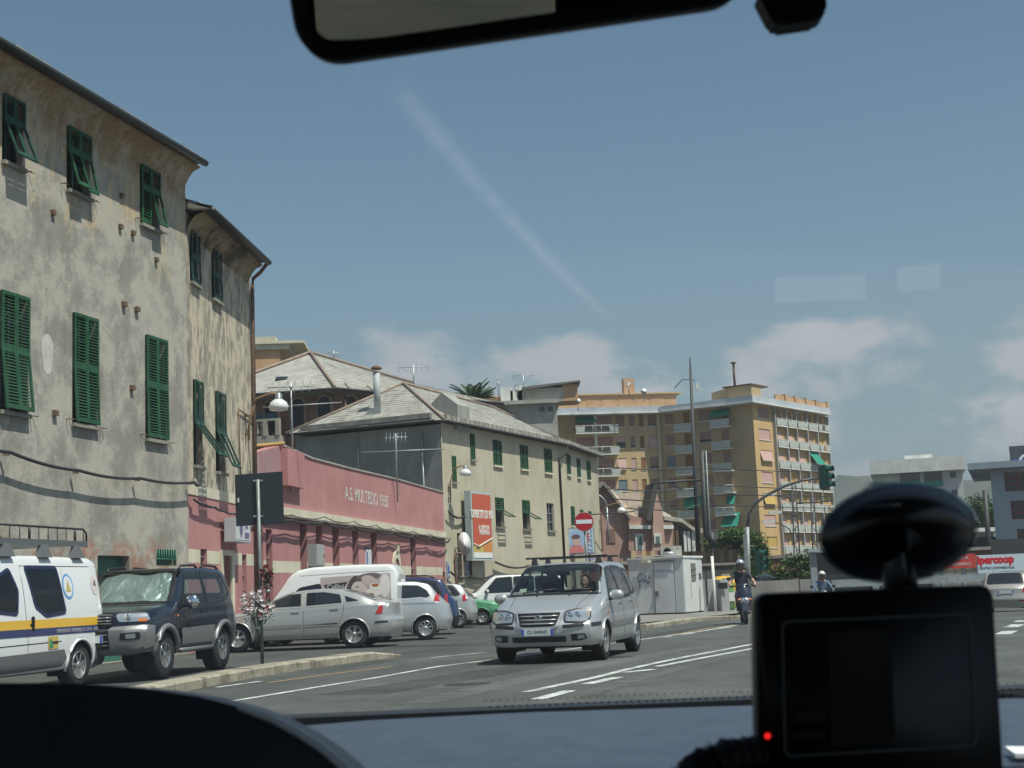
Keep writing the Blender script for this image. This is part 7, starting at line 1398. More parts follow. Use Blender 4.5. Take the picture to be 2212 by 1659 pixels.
t, a, b = pole('lamp_pole', 'thin arched lamp pole in front of the pink gabled house', 'street lamp', (245,1240), (215,640), 92, .06, .05, GALV, Z16); mb = MB(); mb.tube([b]+[atY(*Z16(*p), 92) for p in ((185,540),(120,470),(40,435))], .05, 5); mb.build('curved_arm', GALV, t)
# ---------------------------------------------------------------- white site cabin with graffiti
CW = worn('cabin_white_paint', (.56,.58,.59), (.68,.70,.70), .8, .5, c3=(.60,.60,.56), amt=.5, bs=.05); RUST = worn('rusty_trim', (.35,.25,.15), (.60,.58,.52), 3, .7)
cc = atY(*Z9(690,1137), 50); cz0 = max(cc.z, .16); ct = atY(*Z9(690,567), 50).z
cab = thing('site_cabin', 'white metal site cabin with blue graffiti, a door and an air conditioner on top', 'cabin', (cc.x, cc.y, .12))
dL = V((.90,-.436,0)); LC = 2.15; FL = Fac(V((cc.x, cc.y, 0)) - dL*LC, dL.xy); FR = Fac(V((cc.x, cc.y, 0)), (.436,.90))
uL0 = FL.uv(*Z9(120,800))[0]; uR1 = min(4.5, FR.uv(*Z9(860,850))[0])
mb = MB(); c4 = [FL.P(uL0,0), FL.P(LC,0), FR.P(uR1,0), FR.P(uR1,0,0) - dL*(LC-uL0)]; mb.hexa([p+V((0,0,cz0)) for p in c4]+[p+V((0,0,ct)) for p in c4]); mb.build('body', CW, cab, bevel=.02)
mb = MB(); mb.hexa([p+V((0,0,ct-.02))+q for p, q in zip(c4, (V((-.03,-.03,0)), V((.0,-.05,0)), V((.05,0,0)), V((-.03,.03,0))))]+[p+V((0,0,ct+.05))+q for p, q in zip(c4, (V((-.03,-.03,0)), V((.0,-.05,0)), V((.05,0,0)), V((-.03,.03,0))))]); mb.build('roof_trim', WHT, cab)
fu = lambda x, y: FL.uv(*Z9(x, y), .02); a, b = fu(365,620), fu(590,1120); mb = MB(); mb.fbox(FL, a[0], b[0], b[1], a[1], .012, .03); dr_ = mb.build('door', CW, cab, bevel=.006)
for (p, q) in (((a[0]-.02, a[0]), (b[1]-.02, a[1]+.02)), ((b[0], b[0]+.02), (b[1]-.02, a[1]+.02))): mb = MB(); mb.fbox(FL, p[0], p[1], q[0], q[1], .0, .022); mb.build('door_gap', GP_, cab)
mb = MB(); mb.fbox(FL, a[0], b[0], a[1]+.005, a[1]+.04, .01, .09); mb.build('door_drip', GP_, cab)
q0, q1 = fu(388,905), fu(425,960); mb = MB(); mb.fbox(FL, q0[0], q1[0], q1[1], q0[1], .03, .045); o = mb.build('handle_plate', GALV, dr_); mb = MB(); mb.fbox(FL, q0[0]+.02, q0[0]+.045, q1[1]+.03, q0[1]-.02, .045, .075); mb.build('handle', DARK, dr_)
q0, q1 = fu(262,600), fu(342,632); mb = MB(); mb.fbox(FL, q0[0], q1[0], q1[1], q0[1], 0, .30); mb.build('bulkhead_lamp', mat('beige_lamp', (.50,.47,.38), .6), cab, bevel=.015)
q0 = fu(390,710); mb = MB(); text('lettering', 'CANTIERE MOBILE', .10, facM(FL, (a[0]+b[0])/2, q0[1], .032), mat('faded_blue_print', (.30,.36,.50), .6), dr_)
INK = mat('graffiti_blue', (.035,.045,.16), .5)
def graf(pts, r=.012): mb = MB(); mb.tube([FL.P(*fu(*p), .012) for p in pts], r, 5); mb.build('graffiti_stroke', INK, cab)
graf([(258,750),(248,735),(228,738),(214,755),(210,785),(218,808),(232,812),(246,800)]); graf([(222,808),(228,830),(230,862),(224,880)]); graf([(250,768),(250,776)], .018); graf([(246,800),(256,786)], .012)
graf([(284,752),(288,780),(286,808),(274,822),(264,814),(270,800),(284,798)]); graf([(300,812),(296,824),(304,834),(318,830),(320,816),(310,806),(300,812)]); graf([(168,768),(176,776)], .01); graf([(180,776),(190,772)], .01); graf([(318,772),(322,782)], .01); graf([(328,768),(334,780)], .01)
fr_ = lambda x, y: FR.uv(*Z9(x, y), .02); a, b = fr_(740,628), fr_(790,800); mb = MB(); mb.fbox(FR, a[0], b[0], b[1], a[1], 0, .03); o = mb.build('window', mat('grimy_window', (.17,.17,.13), .4), cab)
for k in (.33,.66): mb = MB(); z = b[1]+(a[1]-b[1])*k; mb.fbox(FR, a[0]-.03, b[0]+.03, z, z+.03, .03, .05); mb.build('window_bar', GALV, o)
a, b = fr_(820,728), fr_(846,785); mb = MB(); mb.fbox(FR, a[0], b[0], b[1], a[1], 0, .02); mb.build('vent_plate', GP_, cab); mb = MB(); mb.fbox(FR, fr_(740,860)[0], fr_(746,860)[0], cz0+.5, cz0+1.1, 0, .01); mb.build('rust_streak', RUST, cab)
for k in range(4): p = c4[k].lerp((c4[0]+c4[2])/2, .12); mb = MB(); mb.box((p.x, p.y, (cz0+.12)/2), (.15,.15,max(.05, cz0-.10))); mb.build('foot', DARK, cab)
# air conditioner on the cabin roof
a = FL.uv(*Z9(415,560)); b = FL.uv(*Z9(612,452)); ac = thing('air_conditioner', 'beige air conditioner unit standing on the roof of the white cabin', 'air conditioner', FL.P(a[0], ct+.05, -.3))
AF = Fac(FL.P(a[0], 0, -.25), (1, -.12)); aw = (b[0]-a[0])*.98; az0, az1 = ct+.06, b[1]; mb = MB(); mb.fbox(AF, 0, aw, az0, az1, -.3, 0); mb.build('casing', worn('beige_casing', (.46,.45,.40), (.56,.55,.50), 2, .6), ac, bevel=.012)
rc_ = (az1-az0)*.40; c = AF.P(aw*.33, (az0+az1)/2, 0); mb = MB(); mb.lathe([(rc_,0),(rc_,.012),(rc_*.96,.02),(rc_*.94,.0)], c, 'Y', 24); mb.build('fan_ring', GP_, ac); mb = MB(); mb.lathe([(.01,.004),(rc_*.93,.004)], c, 'Y', 24); mb.build('fan_recess', mat('fan_dark', (.09,.09,.09), .6), ac)
mb = MB()
for k in range(5): mb.lathe([(rc_*(k+1)/6,.012),(rc_*(k+1)/6+.008,.014)], c, 'Y', 20)
mb.build('fan_grille', GP_, ac, kind='stuff'); text('lettering', 'AC', .06, facM(AF, aw*.8, az1-.1, .002), GP_, ac)
dm_ = FR.P(.0, ct+.05, -.55); mb = MB(); mb.lathe([(.26,0),(.26,.13),(.20,.17),(.02,.18)], dm_+V((0.1,.45,0)), n=18); t = thing('roof_vent', 'round grey vent dome on the white cabin roof', 'vent', dm_); mb.build('dome', GALV, t)
# ---------------------------------------------------------------- containers beside the cabin
CONC = worn('grey_container', (.34,.345,.34), (.46,.465,.46), 1, amt=.8)
def bx_thing(name, label, cat, Z_, x0, x1, y0, y1, Y, dep, m_, rot=0, bev=.04, zmin=None):
    a, b = atY(*Z_(x0, y1), Y), atY(*Z_(x1, y0), Y); z0 = max(0, a.z) if zmin is None else zmin; t = thing(name, label, cat, (a.x, Y, z0)); mb = MB(); c = V(((a.x+b.x)/2, Y+dep/2, (z0+b.z)/2)); mb.box(c, (b.x-a.x, dep, b.z-z0), Matrix.Rotation(rot, 3, 'Z')); mb.build('body', m_, t, bevel=bev); return t, a, b, z0
t, a, b, z0 = bx_thing('grey_locker', 'wide grey metal locker right of the white cabin', 'container', Z9, 862,1000,785,1155, 52.3, .8, CONC, 0, .02)
mb = MB(); u = a.x+.33*(b.x-a.x); mb.box((u, 52.28, 1.0), (.03,.03,1.3)); mb.build('door_gap', DARK, t)
t, a, b, z0 = bx_thing('grey_locker', 'narrow pale grey cabinet between the wide locker and the green bin', 'container', Z9, 1025,1092,790,1155, 51.8, .8, CONC, .2, .02)
mb = MB(); mb.box(((a.x+b.x)/2, 51.72, b.z-.22), (.35,.02,.22)); mb.build('dark_label', DARK, t)
mb = MB(); p0, p1 = atY(*Z9(990,1150), 50.8), atY(*Z9(948,560), 51.1); t = thing('white_stake', 'leaning white stake in front of the grey lockers', 'post', p0); mb.tube([p0, p1], .055, 6); mb.build('stake', WHT, t)
BGN, BYL = worn('green_bin_plastic', (.12,.26,.085), (.18,.33,.12), 1, .5, streak=False), worn('yellow_bin_plastic', (.60,.36,.035), (.70,.43,.06), 1, .5, streak=False)
def bell(name, label, x0, x1, y0, y1, Y, m_):
    a, b = atY(*Z9(x0, y1), Y), atY(*Z9(x1, y0), Y); z0 = .12; w0, h = b.x-a.x, b.z-z0; t = thing(name, label, 'recycling bin', ((a.x+b.x)/2, Y, z0)); c = V(((a.x+b.x)/2, Y+.6, 0)); mb = MB()
    def rr(k, z, e=.12): w_, d_ = w0/2*k, .62*k; return [V((c.x+sx*(w_-e)+e*math.cos(th), c.y+sy*(d_-e)+e*math.sin(th), z)) for sx, sy, t0 in ((1,1,0),(-1,1,90),(-1,-1,180),(1,-1,270)) for th in [R(t0+30*i) for i in range(4)]]
    mb.ring([rr(.94,z0), rr(1,z0+.1), rr(1,z0+h*.62), rr(.99,z0+h*.80), rr(.86,z0+h*.93,.2), rr(.6,z0+h,.2)], True, True); mb.build('body', m_, t)
    mb = MB(); mb.box((c.x, c.y, z0+h+.04), (.3,.08,.1)); mb.build('lifting_loop', GALV, t)
    for s_ in ((-.22, .0) if w0 > 1 else (0,)): mb = MB(); mb.lathe([(.14,0),(.15,-.03),(.02,-.04)], (c.x+s_*w0, c.y-.60, z0+h*.76), 'Y', 14); mb.build('slot', mat('bin_slot', (.10,.03,.015), .6), t)
    mb = MB(); mb.box((c.x+.1, c.y-.635, z0+h*.45), (.28,.01,.32)); mb.build('sticker', WHT, t); return t
bell('yellow_recycling_bin', 'big yellow rounded recycling bin beyond the green one', 985, 1250, 750, 1150, 56, BYL)
bell('green_recycling_bin', 'green recycling bin with a white sticker behind the scooter rider', 1078, 1165, 800, 1150, 53, BGN)
# ---------------------------------------------------------------- walls beyond the road
def brickmat(t, b):
    c = N(t, 'ShaderNodeTexCoord'); a = ramp(t, noise(t, .9, 6, .65), [(.35,(.16,.065,.04)),(.65,(.28,.12,.075))]); t.links.new(a, b.inputs['Base Color']); bump(t, b, noise(t, 14, 5), .5, .03)
BRK = mat('old_brick', rough=.9, build=brickmat); CAP = worn('wall_cap', (.24,.225,.20), (.33,.31,.28), 1); STW = speck('stone_wall', (.14,.12,.09), (.30,.27,.21), 3, .9, bs=.6)
bwl = thing('brick_wall', 'long low red brick wall with grey coping behind the cabin and the bushes', 'wall', (14, 80, 0)); WB = Fac(V((3.5, 80, 0)), (1, .02)); ztw = WB.uv(*Z9(300,530))[1]; ztr = WB.uv(*Z9(1600,560))[1]
mb = MB(); mb.fbox(WB, 0, 46, 1.1 if 0 else 0, ztr-.12, -.4, 0); mb.build('wall_core', worn('mortar', (.13,.10,.08), (.19,.15,.12), 2), bwl)
mb = MB(); br = random.Random(11); z = .05
while z < ztr-.2:
    u = br.uniform(-.2, 0)
    while u < 46:
        L_ = br.uniform(.42,.55); mb.fbox(WB, u+.02, u+L_-.02, z, z+.19, 0, .012+br.random()*.02); u += L_
    z += .225
mb.build('bricks', BRK, bwl, kind='stuff'); mb = MB(); mb.fbox(WB, -.1, 46.2, ztr-.12, ztr+.06, -.5, .12); mb.build('coping', CAP, bwl)
for u in (13.1, 20.8, 27, 34): mb = MB(); mb.fbox(WB, u, u+.25, 0, ztr-.12, 0, .10); mb.build('buttress', DKM, bwl)
dw = thing('corrugated_fence', 'dark brown corrugated fence between the cabin and the bush', 'fence', (8, 72, 0)); DWF = Fac(V((hz(1440)*72, 72, 0)), (1, 0)); e = DWF.uv(*Z9(1228,600))[0]; zt_ = DWF.uv(*Z9(1000,500))[1]; zm_ = DWF.uv(*Z9(1000,640))[1]
for k in range(int(e/.45)): mb = MB(); u = k*.45; mb.hexa([DWF.P(u,zm_,.06), DWF.P(u+.22,zm_,0), DWF.P(u+.22,zm_,-.05), DWF.P(u,zm_,-.05), DWF.P(u,zt_,.06), DWF.P(u+.22,zt_,0), DWF.P(u+.22,zt_,-.05), DWF.P(u,zt_,-.05)]); mb.hexa([DWF.P(u+.22,zm_,0), DWF.P(u+.45,zm_,.06), DWF.P(u+.45,zm_,-.05), DWF.P(u+.22,zm_,-.05), DWF.P(u+.22,zt_,0), DWF.P(u+.45,zt_,.06), DWF.P(u+.45,zt_,-.05), DWF.P(u+.22,zt_,-.05)]); mb.build('sheet', worn('brown_sheet', (.035,.028,.022), (.06,.045,.036), 1), dw)
mb = MB(); mb.fbox(DWF, 0, e, 0, zm_, -.3, .05); mb.build('base_wall', worn('dark_concrete', (.075,.072,.065), (.12,.115,.10), 1), dw); mb = MB(); mb.fbox(DWF, 0, e, zm_-.06, zm_+.06, .05, .12); mb.build('ledge', CAP, dw)
sw = thing('stone_retaining_wall', 'rough stone retaining wall under the brick wall right of the traffic light', 'wall', (20, 76, 0)); SWF = Fac(V((hz(1655)*76, 76, 0)), (1, 0)); zs = SWF.uv(*Z9(1600,700))[1]; sr = random.Random(5)
mb = MB(); mb.fbox(SWF, -2, 22, 0, zs, -.5, 0); mb.build('wall_core', worn('dark_concrete'), sw)
for k in range(150): u, z = sr.uniform(-1.9,21), sr.uniform(.3, zs-.2); a, b = sr.uniform(.18,.38), sr.uniform(.12,.22); mb = MB(); mb.hexa([SWF.P(u-a,z-b,.0), SWF.P(u+a*.9,z-b,.0), SWF.P(u+a,z-b,-.1), SWF.P(u-a,z-b,-.1), SWF.P(u-a*.8,z+b,.08), SWF.P(u+a*.8,z+b*.9,.06), SWF.P(u+a,z+b,-.1), SWF.P(u-a,z+b,-.1)]); mb.build('stone', STW, sw)
lw = thing('low_concrete_wall', 'low pale concrete wall along the far side of the road', 'wall', (16, 70, 0)); LWF = Fac(V((hz(1590)*68, 68, 0)), (1, .08)); mb = MB(); mb.fbox(LWF, 0, 24, 0, LWF.uv(*Z9(1600,800))[1], -.3, 0); mb.build('wall', worn('pale_concrete', (.20,.195,.185), (.29,.28,.27), .8), lw)
for k in range(8): mb = MB(); mb.fbox(LWF, k*3.0, k*3.0+.04, 0, LWF.uv(*Z9(1600,800))[1]+.01, 0, .02); mb.build('joint', DKM, lw)
# ---------------------------------------------------------------- vegetation
def leafmat(name, a, b_, c):
    def f(t, b):
        o = N(t, 'ShaderNodeObjectInfo'); g_ = N(t, 'ShaderNodeNewGeometry'); t.links.new(ramp(t, g_.outputs['Random Per Island'], [(.0, a), (.5, b_), (1, c)]), b.inputs['Base Color']); b.inputs['Subsurface Weight'].default_value = .0
    return mat(name, rough=.55, build=f, spec=.3)
LF1, LF2, LF3 = leafmat('bush_leaf', (.025,.06,.012), (.05,.11,.02), (.09,.17,.035)), leafmat('tree_leaf', (.02,.045,.015), (.04,.075,.02), (.07,.11,.03)), leafmat('palm_leaf', (.022,.05,.018), (.035,.075,.025), (.06,.10,.04))
BARK = speck('bark', (.07,.05,.035), (.13,.10,.07), 6, .9)
def tree(name, label, c, rx, ry, rz_, n, leaf_, m_, seed, cat='tree', trunk=1.5, clumps=16):
    r_ = random.Random(seed); t = thing(name, label, cat, (c.x, c.y, 0)); mb = MB(); cl = []
    for k in range(clumps): th, ph, rr = r_.uniform(0,6.28), r_.uniform(-.9,1.3), r_.uniform(.45,.95); cl.append((V((math.cos(th)*math.cos(ph)*rx*rr, math.sin(th)*math.cos(ph)*ry*rr, math.sin(ph)*rz_*rr)), r_.uniform(.28,.5)))
    for k in range(n):
        b_, s_ = r_.choice(cl); d = V((r_.gauss(0,1), r_.gauss(0,1), r_.gauss(0,1))).normalized()*(r_.random()**.4)*s_; p = c+b_+V((d.x*rx, d.y*ry, d.z*rz_)); l = leaf_*r_.uniform(.6,1.4); a = V((r_.uniform(-1,1), r_.uniform(-1,1), r_.uniform(-.3,.8))).normalized(); e = a.cross(V((r_.uniform(-1,1), r_.uniform(-1,1), 1))).normalized()
        mb.add([p-a*l, p+e*l*.5, p+a*l, p-e*l*.5], [(0,1,2,3)])
    mb.build('crown', m_, t)
    mb = MB(); mb.tube([(c.x, c.y, 0), (c.x+.05, c.y, max(.3, c.z-rz_*.5))], [.16*rx**.5, .09*rx**.5], 7); tr = mb.build('trunk', BARK, t)
    for k in range(6): b_ = cl[k][0]; mb = MB(); mb.tube([(c.x+.05, c.y, max(.3, c.z-rz_*.6)), c+b_*.5, c+b_], [.07*rx**.5,.05*rx**.5,.02], 5); mb.build('branch', BARK, t)
    return t
def at_(Z_, x, y, Y): return atY(*Z_(x, y), Y)
tree('bush', 'bright green leafy bush behind the dark corrugated fence', at_(Z9,1150,430,78), 1.45, .9, .75, 5500, .07, LF1, 1, 'bush', clumps=26)
tree('bush', 'dense green bush right beside the traffic light mast', at_(Z9,1385,560,77), .75, .7, 1.2, 4000, .07, LF1, 2, 'bush', clumps=24)
tree('bush', 'low green bush between the yellow bin and the traffic light', at_(Z9,1290,740,70), .8, .5, .5, 1500, .06, LF1, 3, 'bush', clumps=12)
tree('bush', 'spreading green bush against the stone wall left of the glass shelter', at_(Z9,1850,690,72), 1.5, .9, .75, 5000, .07, LF1, 4, 'bush', clumps=24)
tree('tree', 'dark tree seen in the gap between the white block and the modern block', at_(Z15,265,700,230), 3.6, 3, 3.4, 4000, .25, LF2, 5, clumps=20)
tree('tree', 'small shrubby green tree by the pale shed on the right', at_(Z15,330,730,200), 1.8, 1.6, 2.2, 2500, .2, LF1, 6, clumps=16)
# palm behind the slate roof
pc = atY(*Z6(335,290), 118); pt = thing('palm_tree', 'palm tree crown rising behind the slate roof of the ochre house', 'palm tree', (pc.x, pc.y, 0)); mb = MB(); mb.tube([(pc.x, pc.y, 0), (pc.x, pc.y, pc.z)], [.45,.35], 8); mb.build('trunk', BARK, pt)
pr = random.Random(8)
for k in range(46):
    th, el = pr.uniform(0, 6.28), pr.uniform(-.15, 1.45); L_ = pr.uniform(1.9,2.6); d = V((math.cos(th), math.sin(th), 0)); P = []
    for i in range(9): s_ = i/8; P.append(pc + d*(L_*s_*math.cos(el*(1-.25*s_))) + V((0,0, L_*s_*math.sin(el) - .8*s_*s_*(1.25-el*.5))))
    mb = MB()
    for i in range(1, 9):
        for j in range(4):
            p = P[i-1].lerp(P[i], j/4); tg = (P[i]-P[i-1]).normalized(); sd_ = tg.cross(V((0,0,1))).normalized(); l = .42*math.sin(math.pi*min(1,(i-.5)/9+.12))+.15
            for sg in (1,-1): e = (sd_*sg+tg*.7-V((0,0,.25))).normalized()*l; mb.add([p, p+e*.5+tg*.04, p+e, p+e*.5-tg*.04], [(0,1,2,3)])
    mb.tube(P, .04, 4); mb.build('frond', LF3, pt)
# ---------------------------------------------------------------- right side: shelter, billboards, shed
t = thing('glass_shelter', 'grey framed glass shelter behind the second scooter rider', 'shelter', (0,0,0)); SF = Fac(V((hz(1755)*62, 62, 0)), (1, .02)); s0 = SF.uv(*Z10(198,1040)); s1 = SF.uv(*Z10(480,1300)); t.location = SF.P(0,0)
for u in (s0[0], s0[0]+2.6, s0[0]+5.2): mb = MB(); mb.fbox(SF, u, u+.28, -.35, s0[1], -.1, .1); mb.build('post', worn('shelter_grey', (.20,.23,.25), (.28,.31,.33), 1), t)
mb = MB(); mb.fbox(SF, s0[0]-.1, s0[0]+5.6, s0[1], s0[1]+.16, -.6, .3); mb.build('roof', mat('shelter_roof', (.30,.33,.34), .5), t)
for k in range(2): mb = MB(); u = s0[0]+.3+2.6*k; mb.fbox(SF, u, u+2.28, .2, s0[1]-.02, -.02, .0); mb.build('glass_panel', mat('dark_shelter_glass', (.03,.035,.04), .15), t)
ib = thing('supermarket_billboard', 'white supermarket billboard with red lettering above the champagne hatchback', 'billboard', (0,0,0)); IF = Fac(V((hz(2095)*66, 66, 0)), (1, .02)); i0, i1 = IF.uv(*Z15(222,1012)), IF.uv(*Z15(614,1148)); ib.location = IF.P(i0[0], 0); iw = 13
mb = MB(); mb.fbox(IF, i0[0], i0[0]+iw, i1[1], i0[1], -.2, 0); mb.build('panel', mat('pale_blue_board', (.50,.58,.64), .4), ib)
q = [IF.uv(*Z15(x, 1065)) for x in (232, 525)]; text('lettering', 'ipercoop', (q[1][0]-q[0][0])/3.5, facM(IF, (q[0][0]+q[1][0])/2, q[0][1]+.06, .006), mat('coop_red', (.55,.01,.02), .4), ib, bold=.03)
q = [IF.uv(*Z15(x, 1122)) for x in (232, 540)]; text('lettering', 'CENTRO COMMERCIALE', (q[1][0]-q[0][0])/11.5, facM(IF, (q[0][0]+q[1][0])/2, q[0][1], .006), mat('dark_blue_print', (.04,.06,.12), .5), ib); q3 = IF.uv(*Z15(604,1122)); text('lettering', 'MULTEDO', (q[1][0]-q[0][0])/11.5, facM(IF, q3[0]+.6, q3[1], .006), mat('dark_blue_print'), ib)
for u in (i0[0]+.3, i0[0]+6, i0[0]+12): mb = MB(); mb.fbox(IF, u, u+.2, 0, i1[1], -.3, -.1); mb.build('post', GALV, ib)
rb = thing('red_billboard', 'red billboard with white lettering left of the supermarket billboard', 'billboard', (0,0,0)); j0, j1 = IF.uv(*Z15(60,1003)), IF.uv(*Z15(215,1113)); rb.location = IF.P(j0[0], 0)
mb = MB(); mb.fbox(IF, j0[0]-1.2, j1[0], j1[1], j0[1], -.15, .05); mb.build('panel', mat('red_board', (.48,.045,.03), .45), rb); text('lettering', 'VIENI A', .22, facM(IF, j1[0]-.7, (j0[1]+j1[1])/2+.14, .056), WHT, rb); text('lettering', 'TROVARCI', .2, facM(IF, j1[0]-.7, (j0[1]+j1[1])/2-.14, .056), WHT, rb)
for u in (j0[0]-.8, j1[0]-.6): mb = MB(); mb.fbox(IF, u, u+.15, 0, j1[1], -.3, -.1); mb.build('post', GALV, rb)
t, a, b, z0 = bx_thing('pale_shed', 'pale flat roofed shed with a grey front behind the billboards', 'building', Z15, 120, 360, 815, 1000, 150, 10, worn('pale_shed_wall', (.36,.37,.36), (.46,.47,.46), .3), 0, .02, 0)
mb = MB(); mb.box(((a.x+b.x)/2, 154, b.z+.2), (b.x-a.x+1, 11, .4)); mb.build('roof_slab', WHT, t); mb = MB(); mb.box(((a.x+b.x)/2+2, 149.9, 3.4), (7,.1,2.4)); mb.build('dark_opening', DARK, t)
t, a, b, z0 = bx_thing('grey_warehouse', 'long grey warehouse front under the red billboard', 'building', Z10, 1000, 1470, 1160, 1300, 78, 8, worn('blue_grey_wall', (.20,.23,.25), (.27,.30,.32), .4), 0, .02, 0)
for k in range(3): mb = MB(); mb.box((a.x+2+3.2*k, 77.95, 1.5), (1.8,.08,2.6)); mb.build('roller_door', DKM, t)
t, a, b = pole('railway_pole', 'dark pole standing left of the modern block', 'pole', (325,1000), (288,470), 105, .22, .18, DKM, Z15)
gw = thing('guard_rail', 'grey guard rail behind the second scooter rider', 'guard rail', (0,0,0)); GF = Fac(V((hz(1850)*58, 58, 0)), (1, .0)); gw.location = GF.P(0,0); z = GF.uv(*Z10(520,1245))[1]
mb = MB(); mb.fbox(GF, -1, 8, z-.3, z, 0, .06); mb.build('rail', GALV, gw)
for k in range(5): mb = MB(); mb.fbox(GF, -1+2*k, -.9+2*k, 0, z, -.1, 0); mb.build('post', GALV, gw)
# ================================================================ people and scooters
SKIN = mat('skin', (.42,.24,.17), .55); HAIRM = mat('dark_hair', (.015,.012,.010), .6)
def figure(name, label, J, Rd, bones, regions, parent_mats, loc, rz, vox=None):
    """J joints, Rd radii, bones pairs; regions: joint -> material slot"""
    names = list(J); vs = [J[k] for k in names]; es = [(names.index(a), names.index(b)) for a, b in bones]
    me = bpy.data.meshes.new('tmp'); me.from_pydata(vs, es, []); o = bpy.data.objects.new('tmp', me); C.objects.link(o)
    md = o.modifiers.new('s', 'SKIN'); 
    for i, k in enumerate(names): sv = me.skin_vertices[0].data[i]; r = Rd[k]; sv.radius = r if isinstance(r, tuple) else (r, r)
    me.skin_vertices[0].data[names.index('pelvis')].use_root = True
    sb_ = o.modifiers.new('u', 'SUBSURF'); sb_.levels = 2; sb_.render_levels = 2
    dg = bpy.context.evaluated_depsgraph_get(); dg.update(); m2 = bpy.data.meshes.new_from_object(o.evaluated_get(dg)); bpy.data.objects.remove(o)
    # one continuous body: add the head form to the skinned body and remesh it
    mb = MB(); hc = J['head']; fx = J['_face'] if '_face' in J else V((0,-1,0))
    fwd = V(fx).normalized(); up = V((0,0,1)); up = (up - fwd*up.dot(fwd)).normalized(); rt = fwd.cross(up)
    rings = []
    for i in range(13):
        ph = -math.pi/2+math.pi*i/12; zz = .125*math.sin(ph); rr = math.cos(ph)**.8
        ring = []
        for k in range(18):
            a = 2*math.pi*k/18; x, y = math.cos(a)*.078*rr, math.sin(a)*.098*rr
            if zz < 0 and y > 0: y *= 1-.1*abs(zz)/.125; x *= 1-.30*abs(zz)/.125
            ring.append(V(hc)+rt*x+fwd*(y-.005)+up*zz)
        rings.append(ring)
    mb.ring(rings, True, True); nb = MB(); h = V(hc)
    nb.hexa([h+fwd*.095+rt*.014-up*.038, h+fwd*.095-rt*.014-up*.038, h+fwd*.085-rt*.012-up*.04, h+fwd*.085+rt*.012-up*.04, h+fwd*.122+rt*.010-up*.028, h+fwd*.122-rt*.010-up*.028, h+fwd*.092-rt*.008+up*.02, h+fwd*.092+rt*.008+up*.02])
    nb.box(h+fwd*.09-up*.075, (.05,.02,.016)); nb.box(h+rt*.08-up*.01, (.02,.03,.05)); nb.box(h-rt*.08-up*.01, (.02,.03,.05))
    bm = bmesh.new(); bm.from_mesh(m2)
    for q in (mb, nb):
        tm = bpy.data.meshes.new('t'); tm.from_pydata(q.v, [], q.f); bm.from_mesh(tm); bpy.data.meshes.remove(tm)
    m3 = bpy.data.meshes.new('body'); bm.to_mesh(m3); bm.free(); o = bpy.data.objects.new('tmp', m3); C.objects.link(o); rm = o.modifiers.new('r', 'REMESH'); rm.mode = 'VOXEL'; rm.voxel_size = .011; rm.use_smooth_shade = True
    dg = bpy.context.evaluated_depsgraph_get(); dg.update(); m4 = bpy.data.meshes.new_from_object(o.evaluated_get(dg)); bpy.data.objects.remove(o); m4.materials.clear()
    for q in parent_mats: m4.materials.append(q)
    pts = [(V(J[a]).lerp(V(J[b]), t), regions.get(b if t > .5 else a, 0)) for a, b in bones for t in (0,.25,.5,.75,1)]; pts.append((V(hc), 0)); pts.append((V(hc)-V((0,0,.1)), 0))
    for f in m4.polygons: c = f.center; f.material_index = min(pts, key=lambda q: (q[0]-c).length_squared)[1]; f.use_smooth = True
    root = thing(name, label, 'person', loc, rz); link('body', m4, root, True)
    for k in ('handL', 'handR'):      # five bent fingers on every hand
        hp = V(J[k]); d = (hp-V(J['elbow'+k[-1]])).normalized(); sdx = d.cross(V((0,0,1))).normalized(); dn = d.cross(sdx).normalized(); dn = dn if dn.z < 0 else -dn; mb = MB()
        for i in range(4): o_ = sdx*(.030-.020*i); l = (.036,.042,.040,.032)[i]; mb.tube([hp+o_+d*.01, hp+o_+d*(.01+l), hp+o_+d*(.02+l)+dn*.022, hp+o_+d*.035+dn*.04], [.0095,.009,.0085,.007], 6)
        s_ = 1 if k == 'handL' else -1; mb.tube([hp+sdx*.035*s_, hp+sdx*.05*s_+d*.02+dn*.012, hp+sdx*.042*s_+d*.045+dn*.03], [.012,.010,.008], 6); mb.build('fingers', parent_mats[0], root, True)
    e_ = MB()
    for s_ in (-1,1): e_ = MB(); e_.lathe([(.004,0),(.010,-.003),(.012,-.008)], h+rt*.031*s_+fwd*.093+up*.012, 'Y', 8); e_.build('eye', mat('eye_white', (.5,.5,.5), .2), root, True)
    return root, h, fwd, up, rt
BONES = [('pelvis','waist'),('waist','chest'),('chest','neck'),('neck','head'),('chest','shL'),('shL','elbowL'),('elbowL','wristL'),('wristL','handL'),('chest','shR'),('shR','elbowR'),('elbowR','wristR'),('wristR','handR'),('pelvis','hipL'),('hipL','kneeL'),('kneeL','ankleL'),('ankleL','toeL'),('pelvis','hipR'),('hipR','kneeR'),('kneeR','ankleR'),('ankleR','toeR')]
RD = dict(pelvis=(.15,.13), waist=(.135,.11), chest=(.165,.12), neck=.055, head=.05, shL=.07, shR=.07, elbowL=.045, elbowR=.045, wristL=.03, wristR=.03, handL=.032, handR=.032, hipL=.10, hipR=.10, kneeL=.065, kneeR=.065, ankleL=.045, ankleR=.045, toeL=.035, toeR=.035)
